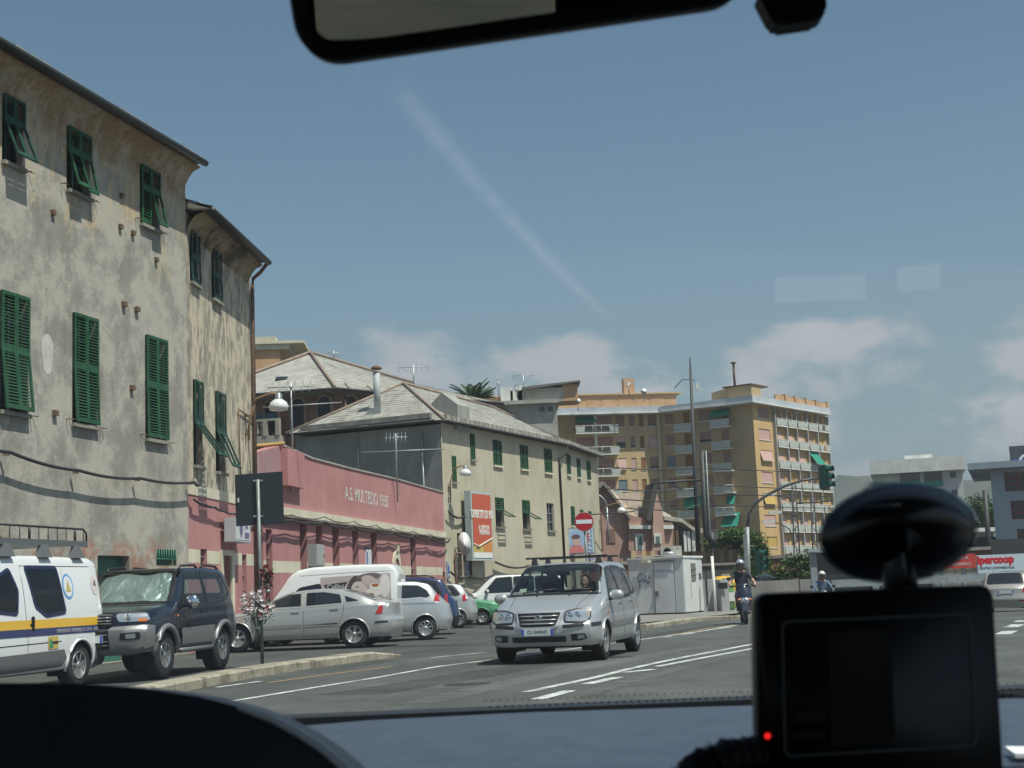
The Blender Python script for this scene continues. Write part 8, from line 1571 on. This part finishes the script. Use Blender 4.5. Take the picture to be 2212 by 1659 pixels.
def seated(pel, lean, hand, knee, foot, kx=.16):
    """seated figure facing -Y, pelvis at pel; hands, knees, feet given for the left side (x>0), mirrored"""
    p = V(pel); J = {'pelvis': p, 'waist': p+V((0,-lean*.35,.20)), 'chest': p+V((0,-lean*.8,.42)), 'neck': p+V((0,-lean*1.05,.60)), 'head': p+V((0,-lean*1.25-.01,.73))}
    for s_, n in ((1,'L'),(-1,'R')):
        sh = p+V((s_*.19,-lean*.85,.50)); hd = V((s_*hand[0],hand[1],hand[2])); mid = (sh+hd)/2+V((s_*.09,.03,-.11)); J['sh'+n] = sh; J['elbow'+n] = mid; J['wrist'+n] = mid.lerp(hd, .88); J['hand'+n] = hd
        J['hip'+n] = p+V((s_*.09,-.03,-.01)); J['knee'+n] = V((s_*kx,knee[0],knee[1])); J['ankle'+n] = V((s_*(kx-.01),foot[0],foot[1]+.08)); J['toe'+n] = V((s_*(kx+.01),foot[0]-.17,foot[1]+.04))
    return J
REG = dict(pelvis=2, hipL=2, hipR=2, kneeL=2, kneeR=2, ankleL=3, ankleR=3, toeL=3, toeR=3, waist=1, chest=1, shL=1, shR=1, elbowL=1, elbowR=1)
# driver of the silver MPV: car local (nose at -L/2, driver at y<0); face towards the nose
Jd = seated((0, 0, .52), .02, (.16,-.47,.93), (-.52,.66), (-.78,.24), .13)
TSH, TRS, SHO = mat('dark_shirt', (.03,.035,.045), .85), mat('dark_trousers', (.02,.022,.03), .85), mat('shoe', (.015,.014,.014), .6)
cr_ = mp_.root; Mcar = Matrix.LocRotScale(cr_.location, cr_.rotation_euler, (1,1,1)); dp = Mcar @ V((1.80-mp_.L/2, -.36, 0)); rzd = cr_.rotation_euler.z - R(90)
root, h, fwd, up, rt = figure('person', 'driver of the silver MPV, dark haired, in dark clothes, holding the wheel', Jd, RD, BONES, REG, [SKIN, TSH, TRS, SHO], (dp.x, dp.y, 0), rzd)
mb = MB(); rings = []
for i in range(8):
    ph = -.25+(math.pi/2+.25)*i/7; rings.append([h+rt*(.09*math.cos(ph)*math.cos(a))+fwd*(.108*math.cos(ph)*math.sin(a)*(1 if math.sin(a) < 0 else .80)-.015)+up*(.14*math.sin(ph)+.0) for a in [2*math.pi*k/18 for k in range(18)]])
mb.ring(rings, True, True); mb.build('hair', HAIRM, root, True)
# scooters
SCB = mat('scooter_dark_blue', (.012,.016,.035), .2, coat=1); HLM = mat('helmet_silver', (.50,.52,.54), .2, metal=.5, coat=1)
def scooter(label, loc, rz, pm):
    t = thing('scooter', label, 'scooter', loc, rz, group=None)
    def ell(rings): mb = MB(); mb.ring(rings, True, True); return mb
    def sec(y, z, w_, d_, n=14): return [V((w_*math.cos(a), y+d_*math.sin(a), z)) for a in [2*math.pi*k/n for k in range(n)]]
    # wheels along Y: front at -0.65, rear at +0.65
    for y in (-.66, .62):
        mb = MB(); mb.lathe([(.15,-.045),(.21,-.055),(.245,-.04),(.255,0),(.245,.04),(.21,.055),(.15,.045)], (0,y,.255), 'X', 24); wl = mb.build('wheel', RUB, t, True)
        mb = MB(); mb.lathe([(.03,-.05),(.15,-.045),(.155,0),(.15,.045),(.03,.05)], (0,y,.255), 'X', 16); mb.build('rim', ALU, wl, True)
    mb = MB(); mb.ring([[V((w_*s_, -.66+.29*math.cos(a)*1.0, .255+.30*math.sin(a))) for w_, s_ in ((.075,-1),(.09,-.5),(.09,.5),(.075,1))] for a in [math.pi*(.15+.75*k/10) for k in range(11)]], False); mb.build('front_mudguard', pm, t, True)
    for s_ in (-1,1): mb = MB(); mb.tube([(s_*.075,-.66,.255),(s_*.075,-.60,.62)], .02, 6); mb.build('fork', GALV, t, True)
    prof = [(.42,.10,-.52),(.50,.17,-.55),(.62,.21,-.56),(.76,.225,-.53),(.90,.20,-.47),(1.0,.15,-.42),(1.05,.10,-.40)]
    mb = MB(); mb.ring([[V((w_*x, y0-.10*(1-x*x)**1 - .0, z)) for x in (-1,-.8,-.5,-.2,.2,.5,.8,1)]+[V((w_*x, y0+.06, z)) for x in (.9,.4,-.4,-.9)] for z, w_, y0 in prof], True, True); ap = mb.build('front_apron', pm, t, True)
    for s_ in (-1,1):
        mb = MB(); mb.lathe([(.005,.03),(.04,.02),(.045,0)], (s_*.145,-.615,.66), 'Y', 12, M=Matrix.Diagonal((1.1,1,.7))); mb.build('indicator', ORL, ap, True)
        mb = MB(); mb.tube([(s_*.08,-.40,1.02),(s_*.22,-.36,1.03),(s_*.34,-.30,1.02)], .018, 6); gb = mb.build('handlebar', BLACKP, t, True); mb = MB(); mb.tube([(s_*.25,-.35,1.03),(s_*.36,-.29,1.02)], .024, 6); mb.build('grip', BLACKP, gb, True)
        mb = MB(); mb.tube([(s_*.22,-.37,1.04),(s_*.34,-.39,1.20)], .008, 5); mi = mb.build('mirror_stem', BLACKP, t, True); mb = MB(); mb.lathe([(.005,.02),(.05,.015),(.06,0),(.055,-.01)], (s_*.37,-.39,1.235), 'Y', 14, M=Matrix.Diagonal((1.1,1,.85))); mb.build('mirror', BLACKP, mi, True)
    hl_ = ell([[V((x*.13, -.62-.05*(1-x*x), z)) for x in (-1,-.6,-.2,.2,.6,1)]+[V((x*.12, -.55, z)) for x in (1,-1)] for z in (.56,.60,.66,.71)]); hl_.build('headlamp', HLG, t, True)
    for s_ in (-.055,.055): mb = MB(); mb.lathe([(.005,.012),(.035,.006),(.04,-.005)], (s_,-.672,.635), 'Y', 12); mb.build('reflector', CHR, t, True)
    mb = MB(); mb.ring([sec(-.40,1.0,.17,.09), sec(-.40,1.06,.16,.085), sec(-.39,1.10,.08,.05)], True, True); mb.build('handlebar_cowl', pm, t, True)
    mb = MB(); mb.box((0,-.18,.30), (.34,.5,.07)); mb.build('footboard', BLACKP, t, True, bevel=.015)
    mb = MB(); mb.ring([[V((w_*math.cos(a), y+.0, z0+h_*math.sin(a))) for a in [2*math.pi*k/12 for k in range(12)]] for y, w_, z0, h_ in ((.06,.12,.50,.17),(.2,.17,.50,.22),(.5,.19,.54,.20),(.8,.16,.60,.14),(.95,.08,.66,.07))], True, True); mb.build('rear_body', pm, t, True)
    mb = MB(); mb.ring([[V((w_*math.cos(a), y, z0+h_*math.sin(a))) for a in [2*math.pi*k/12 for k in range(12)]] for y, w_, z0, h_ in ((.10,.10,.74,.03),(.2,.15,.75,.05),(.55,.16,.76,.055),(.85,.12,.80,.05))], True, True); mb.build('saddle', SEATM, t, True)
    mb = MB(); mb.box((0,-.635,.50), (.10,.01,.05)); mb.build('badge', CHR, t, True)
    return t
def rider(label, loc, rz, shirt, arms, helm):
    J = seated((0,.30,.86), .06, (.33,-.27,1.03), (-.10,.78), (-.18,.33), .17); reg = dict(REG); 
    if arms: reg.update(elbowL=0, elbowR=0, wristL=0, wristR=0)
    root, h, fwd, up, rt = figure('person', label, J, RD, BONES, reg, [SKIN, shirt, TRS, SHO], loc, rz)
    mb = MB(); rings = []
    for i in range(9):
        ph = -.55+(math.pi/2+.55)*i/8; rings.append([h+rt*(.128*math.cos(ph)*math.cos(a))+fwd*(.145*math.cos(ph)*math.sin(a)-.012-.03*(ph < 0)*(math.sin(a) > 0)*1.6)+up*(.155*math.sin(ph)+.02) for a in [2*math.pi*k/20 for k in range(20)]])
    rings = [r_ for r_ in rings]; mb.ring(rings, True, False); he = mb.build('helmet', helm, root, True)
    mb = MB(); ring = [[h+rt*(.132*math.cos(a))+fwd*(.150*math.sin(a)-.008)+up*z for a in [math.pi*(.12+.76*k/14) for k in range(15)]] for z in (-.075,-.02,.055)]; mb.ring(ring, False); mb.build('visor', mat('dark_visor', (.02,.018,.018), .12, coat=1), he, True)
    mb = MB(); mb.tube([h+rt*.115-up*.02, h+rt*.05-up*.13+fwd*.03, h-rt*.05-up*.13+fwd*.03, h-rt*.115-up*.02], .010, 5); mb.build('chin_strap', BLACKP, he, True)
    return root
g1 = gnd(1612,1349); g1.z = 0; rz1 = math.atan2(g1.x, g1.y)*-1 + R(4)
bk = V((math.sin(-rz1), math.cos(-rz1), 0)); lc = g1 + bk*.66
scooter('dark blue scooter ridden towards the camera beside the navigation device', lc, rz1, SCB)
rider('scooter rider in a dark vest and silver helmet riding towards the camera', lc, rz1, mat('dark_vest', (.02,.024,.032), .8), True, HLM)
G2 = V((hz(1776)*50, 50, -.37)); rz2 = -math.atan2(G2.x, G2.y)
scooter('silver scooter mostly hidden behind the top of the navigation device', G2, rz2, mat('scooter_silver', (.35,.36,.38), .25, metal=.5, coat=1))
rider('rider in a denim blue shirt and pale helmet behind the navigation device', G2, rz2, mat('denim_shirt', (.10,.14,.22), .85), False, mat('helmet_cream', (.60,.60,.54), .25, coat=1))
# ================================================================ the car the picture is taken from
own = thing('camera_car', 'dark interior of the car the picture is taken from, with dashboard and rear-view mirror', 'car', (0, 0, 0))
def grain(name, a, b_, rough, spec=.4):
    def f(t, b): t.links.new(ramp(t, noise(t, 40, 3, .6), [(.3, a), (.7, b_)]), b.inputs['Base Color']); bump(t, b, noise(t, 260, 2, .6), .35, .002)
    return mat(name, rough=rough, build=f, spec=spec)
DSH = grain('dashboard_plastic', (.040,.054,.082), (.056,.072,.102), .42, .5); BLK = mat('interior_black', (.004,.004,.0045), .6, spec=.25); HOODP = grain('hood_plastic', (.006,.006,.007), (.010,.010,.011), .5, .25); GRYP = mat('interior_grey_trim', (.10,.10,.10), .8)
Zd = lambda px, py, Y: atY(px, py, Y)
# dashboard top as a surface: rows from the windscreen foot towards the camera
xs_ = [-.74,-.6,-.45,-.30,-.15,0,.15,.30,.45,.6,.74]
def dz(x, y):
    far = 1.062 - .018*max(0, x) - .05*max(0,-x-.2)
    t = (1.42-y)/.72; return far - .002*t - .10*max(0, t-.25)**1.7 + .003*math.sin(x*3)
rows = [1.42,1.36,1.28,1.18,1.08,.98,.88,.80,.74,.70]
mb = MB(); mb.ring([[V((x, y, dz(x, y))) for x in xs_] for y in rows]+[[V((x, .66, dz(x,.70)-.05)) for x in xs_], [V((x, .64, .60)) for x in xs_]], False); mb.build('dashboard', DSH, own)
# dark foot of the windscreen with the dotted frit
mb = MB(); mb.ring([[V((x, 1.46, 1.068)) for x in xs_], [V((x, 1.50, 1.058)) for x in xs_]], False); 
mb = MB(); mb.box((0.0,1.47,1.046), (1.5,.05,.035)); mb.build('cowl', mat('cowl_black', (.012,.014,.018), .5), own)
WS0, WS1 = V((0,1.50,1.05)), V((0,.80,1.60))
def wsp(x, t): bow = -.10*(x/.72)**2; p = WS0.lerp(WS1, t); return V((x, p.y+bow, p.z))
def wglass():
    mm = bpy.data.materials.new('windscreen_glass'); mm.use_nodes = True; t = mm.node_tree; t.nodes.clear(); o = N(t, 'ShaderNodeOutputMaterial'); tr = N(t, 'ShaderNodeBsdfTransparent'); tr.inputs[0].default_value = (.90,.95,.93,1)
    gl = N(t, 'ShaderNodeBsdfGlossy'); gl.inputs['Roughness'].default_value = .0; m1 = N(t, 'ShaderNodeMixShader'); t.links.new(schlick(t, .6), m1.inputs[0]); t.links.new(tr.outputs[0], m1.inputs[1]); t.links.new(gl.outputs[0], m1.inputs[2])
    # wiped smear of dust: a soft streak in glass coordinates
    df = N(t, 'ShaderNodeBsdfTranslucent'); df.inputs[0].default_value = (.85,.88,.95,1); uv = N(t, 'ShaderNodeUVMap'); sp = N(t, 'ShaderNodeSeparateXYZ'); t.links.new(uv.outputs[0], sp.inputs[0])
    def M_(op, a, b=None, c=None):
        n = N(t, 'ShaderNodeMath', operation=op)
        for i, q in enumerate((a, b, c)):
            if q is None: continue
            if isinstance(q, (int, float)): n.inputs[i].default_value = q
            else: t.links.new(q, n.inputs[i])
        return n.outputs[0]
    (xa, va), (xb, vb) = SM
    dx, dv = xb-xa, vb-va; l2 = dx*dx+dv*dv; u_, v_ = sp.outputs[0], sp.outputs[1]
    s_ = M_('DIVIDE', M_('ADD', M_('MULTIPLY', M_('SUBTRACT', u_, xa), dx), M_('MULTIPLY', M_('SUBTRACT', v_, va), dv)), l2)
    d_ = M_('DIVIDE', M_('SUBTRACT', M_('MULTIPLY', M_('SUBTRACT', u_, xa), dv), M_('MULTIPLY', M_('SUBTRACT', v_, va), dx)), math.sqrt(l2))
    d_ = M_('ADD', d_, M_('MULTIPLY', M_('MULTIPLY', s_, M_('SUBTRACT', 1.0, s_)), -.022))
    wd = M_('MULTIPLY_ADD', s_, -.0045, .0085); k = M_('POWER', 2.718, M_('MULTIPLY', M_('POWER', M_('DIVIDE', M_('ABSOLUTE', d_), wd), 2.0), -1.0))
    en = M_('MULTIPLY', M_('SMOOTH_MIN', M_('MAXIMUM', M_('MULTIPLY', s_, 6.0), 0.0), 1.0, .3), M_('SMOOTH_MIN', M_('MAXIMUM', M_('MULTIPLY', M_('SUBTRACT', 1.0, s_), 6.0), 0.0), 1.0, .3))
    nz = N(t, 'ShaderNodeTexNoise'); nz.inputs['Scale'].default_value = 60; t.links.new(uv.outputs[0], nz.inputs[0]); al = M_('MULTIPLY', M_('MULTIPLY', k, en), M_('MULTIPLY_ADD', nz.outputs[0], .12, -.005))
    al2 = M_('ADD', al, .004); m2 = N(t, 'ShaderNodeMixShader'); t.links.new(al2, m2.inputs[0]); t.links.new(m1.outputs[0], m2.inputs[1]); t.links.new(df.outputs[0], m2.inputs[2]); t.links.new(m2.outputs[0], o.inputs[0]); return mm
def ws_hit(px, py):      # where a view ray meets the screen: (x, t)
    r = ray(px, py); s0, s1 = .3, 2.5
    for _ in range(50):
        s_ = (s0+s1)/2; p = CAM+r*s_; bow = -.10*(p.x/.72)**2; y = p.y-bow; t = (1.50-y)/.70; zz = 1.05+.55*t
        if p.z < zz and y < 1.5 or p.z < zz: s1 = s_ if p.z > 1.05+.55*(1.50-y)/.70 else s1; s0 = s_ if p.z < zz else s0
        else: s1 = s_
    return (p.x, t)
SM = (ws_hit(835,160), ws_hit(1335,705))
nx, ny = 14, 8; mb = MB(); mb.ring([[wsp(-.72+1.44*i/nx, j/ny) for i in range(nx+1)] for j in range(ny+1)], False); wo = mb.build('windscreen', wglass(), own)
uvl = wo.data.uv_layers.new(name='UVMap')
for lp in wo.data.loops: v = wo.data.vertices[lp.vertex_index].co; bow = -.10*(v.x/.72)**2; uvl.data[lp.index].uv = (v.x, (1.50-(v.y-bow))/.70)
# dotted frit along the foot of the glass
frit = MB()
for r_ in range(3):
    for k in range(-8 if r_ else -8, 62):
        x = .02+k*.0075+(r_ % 2)*.0046
        if -.60 < x < .62:
            c = wsp(x, .016+.012*r_)+V((0,-.002,-.0015)); s_ = (.0022,.0018,.0012)[r_]; frit.add([c+V((-s_,0,0)), c+V((0,-s_*.75,s_*.6)), c+V((s_,0,0)), c+V((0,s_*.75,-s_*.6))], [(0,1,2,3)])
frit.build('frit_dots', BLK, own, kind='stuff')
# roof, header, pillars, doors, rear wall with window, seats
def sheet(name, pts, m_): mb = MB(); mb.add(pts, [tuple(range(len(pts)))]); return mb.build(name, m_, own)
mb = MB(); mb.box((0,-.95,1.62), (1.5,3.5,.04)); mb.build('roof', GRYP, own)
mb = MB(); mb.box((0,.80,1.615), (1.46,.10,.05)); mb.build('header', GRYP, own)
for sg in (1,-1):
    mb = MB(); mb.tube([wsp(sg*.73,0), wsp(sg*.73,.5), wsp(sg*.72,1)], .035, 8); mb.build('windscreen_pillar', BLK, own)
    mb = MB(); mb.box((sg*.76,-.4,.72), (.05,2.4,.72)); mb.build('door_panel', GRYP, own)
    for y in (-.15,-1.2): mb = MB(); mb.box((sg*.74,y,1.34), (.05,.14,.55)); mb.build('pillar', GRYP, own)
    mb = MB(); mb.box((sg*.36,-.25,.62), (.5,.5,.2)); mb.box((sg*.36,-.52,1.0), (.48,.14,.7), Matrix.Rotation(R(-12),3,'X')); mb.build('front_seat', SEATM, own, bevel=.04)
mb = MB(); mb.box((0,-1.4,.62), (1.3,.5,.2)); mb.box((0,-1.7,.95), (1.3,.14,.6), Matrix.Rotation(R(-12),3,'X')); mb.build('rear_bench', SEATM, own, bevel=.04)
for x in (-.4,.4): mb = MB(); mb.box((x,-1.75,1.32), (.26,.09,.16)); mb.build('headrest', SEATM, own, bevel=.03)
mb = MB(); mb.box((0,-2.6,.75), (1.45,.06,.85)); mb.box((0,-2.6,1.58), (1.45,.06,.08)); mb.build('tailgate', BLK, own)
mb = MB(); mb.box((0,-1.0,.33), (1.5,3.4,.06)); mb.build('floor', BLK, own)
mb = MB(); mb.box((0,1.55,.72), (1.5,.06,.66)); mb.build('bulkhead', BLK, own)
# instrument hood on the left: crest, highlight painted as a pale line along the rim and dark face
hp = [(-40,1475,.98),(200,1478,.965),(330,1490,.95),(430,1505,.93),(520,1528,.91),(590,1555,.89),(650,1587,.87),(700,1620,.85),(745,1659,.83),(800,1720,.81)]
crest = [Zd(a, b, c) for a, b, c in hp]; mb = MB(); back = [p+V((.01,.16,-.035)) for p in crest]; mid = [p+V((.004,.05,-.004)) for p in crest]; low = [p+V((-.05,-.05,-.10)) for p in crest]; low2 = [p+V((-.10,.02,-.35)) for p in crest]
mb.ring([back, mid, crest], False); mb.build('instrument_hood', DSH, own); mb = MB(); mb.ring([crest, [p+V((-.006,-.006,-.012)) for p in crest], low, low2], False); mb.build('hood_face', BLK, own)
mb = MB(); mb.tube([p+V((0,-.001,.0005)) for p in crest[4:]], .0028, 6); mb.build('hood_rim_highlight', mat('rim_highlight_paint', (.45,.43,.38), .35), own)
sheet('cluster_shroud', [V((-.78,.64,.4)), V((-.05,.64,.4)), V((-.05,.70,.96)), V((-.78,.80,1.0))], BLK)
# steering wheel
mb = MB(); cw = V((-.385,.585,.965)); Mx = Matrix.Rotation(R(-62), 3, 'X'); mb.ring([[cw+Mx@V(((.195+.016*math.cos(b))*math.cos(a), (.195+.016*math.cos(b))*math.sin(a), .016*math.sin(b))) for b in [2*math.pi*k/8 for k in range(8)]] for a in [2*math.pi*k/36 for k in range(37)]]); mb.build('steering_wheel', grain('wheel_rim', (.012,.016,.026), (.018,.022,.034), .6), own)
mb = MB(); mb.tube([cw+Mx@V((-.19,0,0)), cw+Mx@V((0,0,-.03)), cw+Mx@V((.19,0,0))], .018, 6); mb.build('wheel_spokes', BLK, own)
# rear-view mirror
def on(px, py, Y=.75): return atY(px, py, Y)
mu = (on(1640,0)-on(740,131)).normalized(); mc = on(1122,-72); mw = .1565; 
nrm = (CAM-mc).normalized(); nrm = (nrm + (V((.25,-2.6,1.36))-mc).normalized()).normalized(); mu = (mu - nrm*mu.dot(nrm)).normalized(); mv = nrm.cross(mu); mv = mv if mv.z > 0 else -mv
def rr_pts(w_, h_, r_, o_, n=7):
    out = []
    for sx, sy, t0 in ((1,1,0),(-1,1,90),(-1,-1,180),(1,-1,270)):
        for i in range(n+1): a = R(t0+90*i/n); out.append(mc + mu*(sx*(w_-r_)+r_*math.cos(a)) + mv*(sy*(h_-r_)+r_*math.sin(a)) + nrm*o_)
    return out
mwx, mhz = .1275, .0365
mb = MB(); mb.ring([rr_pts(mwx-.012,mhz-.01,.018,-.035), rr_pts(mwx,mhz,.024,-.018), rr_pts(mwx,mhz,.024,.001), rr_pts(mwx-.003,mhz-.003,.022,.004), rr_pts(mwx-.009,mhz-.009,.018,.003), rr_pts(mwx-.0095,mhz-.0095,.018,-.002)], True, True); mir = mb.build('mirror_housing', BLK, own)
mb = MB(); mb.add(rr_pts(mwx-.009,mhz-.009,.018,.0005), [tuple(range(32))]); mb.build('mirror_glass', mat('mirror_silvering', (.17,.19,.175), .015, metal=1), mir)
mb = MB(); mb.tube([mc-nrm*.03, mc+V((.02,.10,.05)), wsp(.02,.93)], .014, 8); mb.build('mirror_stalk', BLK, mir)
q = [on(1636,-20,.80), on(1668,42,.80), on(1682,53,.80), on(1770,40,.80), on(1788,20,.80), on(1785,-40,.80)]; mb = MB(); mb.prism([p for p in q], V((0,.02,0))); mb.build('sensor_cover', BLK, own, bevel=.002)
# satellite navigation device on its suction mount
nv = thing('navigation_device', 'black satellite navigation device with a dark screen and red light on the dashboard', 'navigation device', on(1900,1500,.80))
NB = mat('device_black', (.004,.004,.0045), .38, spec=.3); c3 = {k: on(*p, .78) for k, p in dict(tl=(1630,1282), tr=(2146,1262), br=(2172,1712), bl=(1638,1745)).items()}
def dev(a, b, o=0): p = c3['bl'].lerp(c3['br'], a).lerp(c3['tl'].lerp(c3['tr'], a), b); return p+V((0,o,0))
def rrd(a0, a1, b0, b1, ra, rb, o, n=5):
    out = []
    for ax, bx_, t0 in ((a1-ra,b1-rb,0),(a0+ra,b1-rb,90),(a0+ra,b0+rb,180),(a1-ra,b0+rb,270)):
        for i in range(n+1): t = R(t0+90*i/n); out.append(dev(ax+ra*math.cos(t), bx_+rb*math.sin(t), o))
    return out
mb = MB(); mb.ring([rrd(.01,.99,.01,.99,.05,.06,.022), rrd(0,1,0,1,.055,.065,.014), rrd(0,1,0,1,.055,.065,.003), rrd(.008,.992,.008,.992,.05,.06,-.001)], True, True); cs = mb.build('casing', NB, nv)
s0 = (.108,.895,.225,.865); mb = MB(); mb.ring([rrd(*s0,.03,.035,-.0012), rrd(s0[0]+.008,s0[1]-.008,s0[2]+.010,s0[3]-.010,.025,.03,-.0012)], True); mb.build('screen_bezel', mat('bezel_grey', (.13,.135,.125), .35), cs)
mb = MB(); mb.add(rrd(s0[0]+.008,s0[1]-.008,s0[2]+.010,s0[3]-.010,.025,.03,-.0008), [tuple(range(24))]); mb.build('screen', mat('screen_glass', (.018,.022,.020), .16, spec=.4), cs)
for (a0,a1,b0,b1,cl_) in ((.30,.55,.26,.80,(.015,.017,.010)),(.15,.28,.38,.43,(.012,.014,.014)),(.15,.28,.30,.34,(.010,.012,.013)),(.52,.56,.30,.75,(.006,.007,.005))): mb = MB(); mb.add([dev(a0,b0,-.0016), dev(a1,b0,-.0016), dev(a1,b1,-.0016), dev(a0,b1,-.0016)], [(0,1,2,3)]); mb.build('map_patch', mat('map_print%d' % int(a0*100), cl_, .3), cs)
led = on(1658,1590,.778); mb = MB(); mb.lathe([(.0005,.0012),(.0014,.0008),(.0016,0)], led, 'Y', 10); mb.build('power_light', mat('led_red', (.5,.01,.01), .3, emit=(1,.02,.02), est=.9), cs)
mt = thing('suction_mount', 'oval black suction cup mount stuck to the windscreen above the navigation device', 'mount', on(1938,1150,.84))
sc_ = on(1938,1152,.83); ax_ = V((0,-.55,-.30)).normalized(); rx_, rz_s = .0440, .0272
def oval(k, o, kz=1): return [sc_ + V((rx_*k*math.cos(a), 0, 0)) + V((0,-.004*math.sin(a),rz_s*k*kz*math.sin(a) - .0018*math.cos(a)*-1*k)) + V((0,-o,0)) for a in [2*math.pi*i/40 for i in range(40)]]
mb = MB(); mb.ring([oval(.3,-.012), oval(.9,-.008), oval(1.0,0), oval(1.0,.003), oval(.95,.006), oval(.90,.008), oval(.86,.012), oval(.6,.020), oval(.2,.024)], True, True); cup = mb.build('suction_cup', mat('mount_black', (.005,.005,.006), .3, spec=.5), mt)
mb = MB(); mb.ring([oval(1.0,.001), oval(1.05,.0018), oval(1.052,.0022), oval(1.0,.004)], True); mb.build('cup_lip', glassm('clear_lip', (.42,.47,.48)), cup)
q = on(1893,1052,.835); mb = MB(); mb.box(q+V((.0035,0,-.001)), (.022,.012,.007)); mb.build('release_tab', glassm('clear_tab', (.6,.64,.68)), cup, bevel=.0025)
q = on(1915,1093,.80); mb = MB(); mb.tube([q+V((-.012,0,-.0003)), q, q+V((.008,0,.0002))], [.0006,.0012,.0008], 5); mb.build('lever_edge', mat('lever_grey', (.07,.075,.075), .3), cup)
mb = MB(); mb.tube([sc_+V((.0,-.02,-.004)), on(1940,1225,.80), on(1950,1300,.80)], [.010,.009,.010], 10); mb.build('arm', NB, mt)
mb = MB(); mb.tube([on(1948,1195,.785), on(1955,1250,.785)], .0012, 5); mb.build('arm_edge', mat('lever_grey'), mt)
# coiled cable and holder lying on the dashboard
cb_ = thing('coiled_cable', 'black corrugated cable bundle on the dashboard beside the navigation device', 'cable', on(1560,1640,.76)); mb = MB(); P = [on(1475,1668,.76), on(1500,1650,.76), on(1530,1628,.77), on(1560,1612,.77), on(1640,1606,.78)]; pts, rad = [], []
for i in range(49): t = i/48*4; k = min(3, int(t)); p = P[k].lerp(P[k+1], t-k); pts.append(p+V((0,.004,-.008))); rad.append(.0105+.0018*math.sin(i*1.9))
mb.tube(pts, rad, 10); mb.build('sheath', BLK, cb_); mb = MB(); mb.ring([[p+V((0,0,-.006)) for p in (on(1490,1664,.76), on(1560,1616,.77), on(1650,1610,.78))], [p+V((0,.0,-.06)) for p in (on(1490,1664,.76), on(1560,1616,.77), on(1650,1610,.78))]], False); mb.build('holder', BLK, cb_)

# folded papers lying on the dashboard behind the device; the windscreen mirrors them
def dash_mirror(px, py):
    x, t_ = ws_hit(px, py); p = wsp(x, t_); nn = (wsp(x+.01, t_)-wsp(x-.01, t_)).cross(wsp(x, t_+.01)-wsp(x, t_-.01)).normalized(); d = ray(px, py); d = d-nn*2*d.dot(nn); k = (dz(p.x, 1.1)+.006-p.z)/d.z; return p+d*k
for i, (a, b) in enumerate((((1675,600),(1873,655)), ((1940,578),(2035,632)))):
    q = [dash_mirror(*r_) for r_ in ((a[0],b[1]), (b[0],b[1]-9), (b[0],a[1]-7), (a[0],a[1]))]; t = thing('folded_paper', ('left', 'right')[i]+' folded white paper on the dashboard behind the navigation device', 'paper', q[0])
    mb = MB(); mb.prism([V((p.x, p.y, dz(p.x, p.y)+.003)) for p in q], V((0,0,.003))); mb.build('sheet', mat('paper_white', (.75,.77,.80), .8), t)
# ================================================================ thin summer haze over the whole place
hm_ = bpy.data.materials.new('haze'); hm_.use_nodes = True; t = hm_.node_tree; t.nodes.clear(); o_ = N(t, 'ShaderNodeOutputMaterial'); pv = N(t, 'ShaderNodeVolumePrincipled'); pv.inputs['Color'].default_value = (.80,.86,.95,1); pv.inputs['Density'].default_value = .00011; pv.inputs['Anisotropy'].default_value = .0; t.links.new(pv.outputs[0], o_.inputs['Volume'])
mb = MB(); mb.box((0, 1600, 150), (5200, 3700, 304)); mb.build('haze', hm_, kind='stuff')
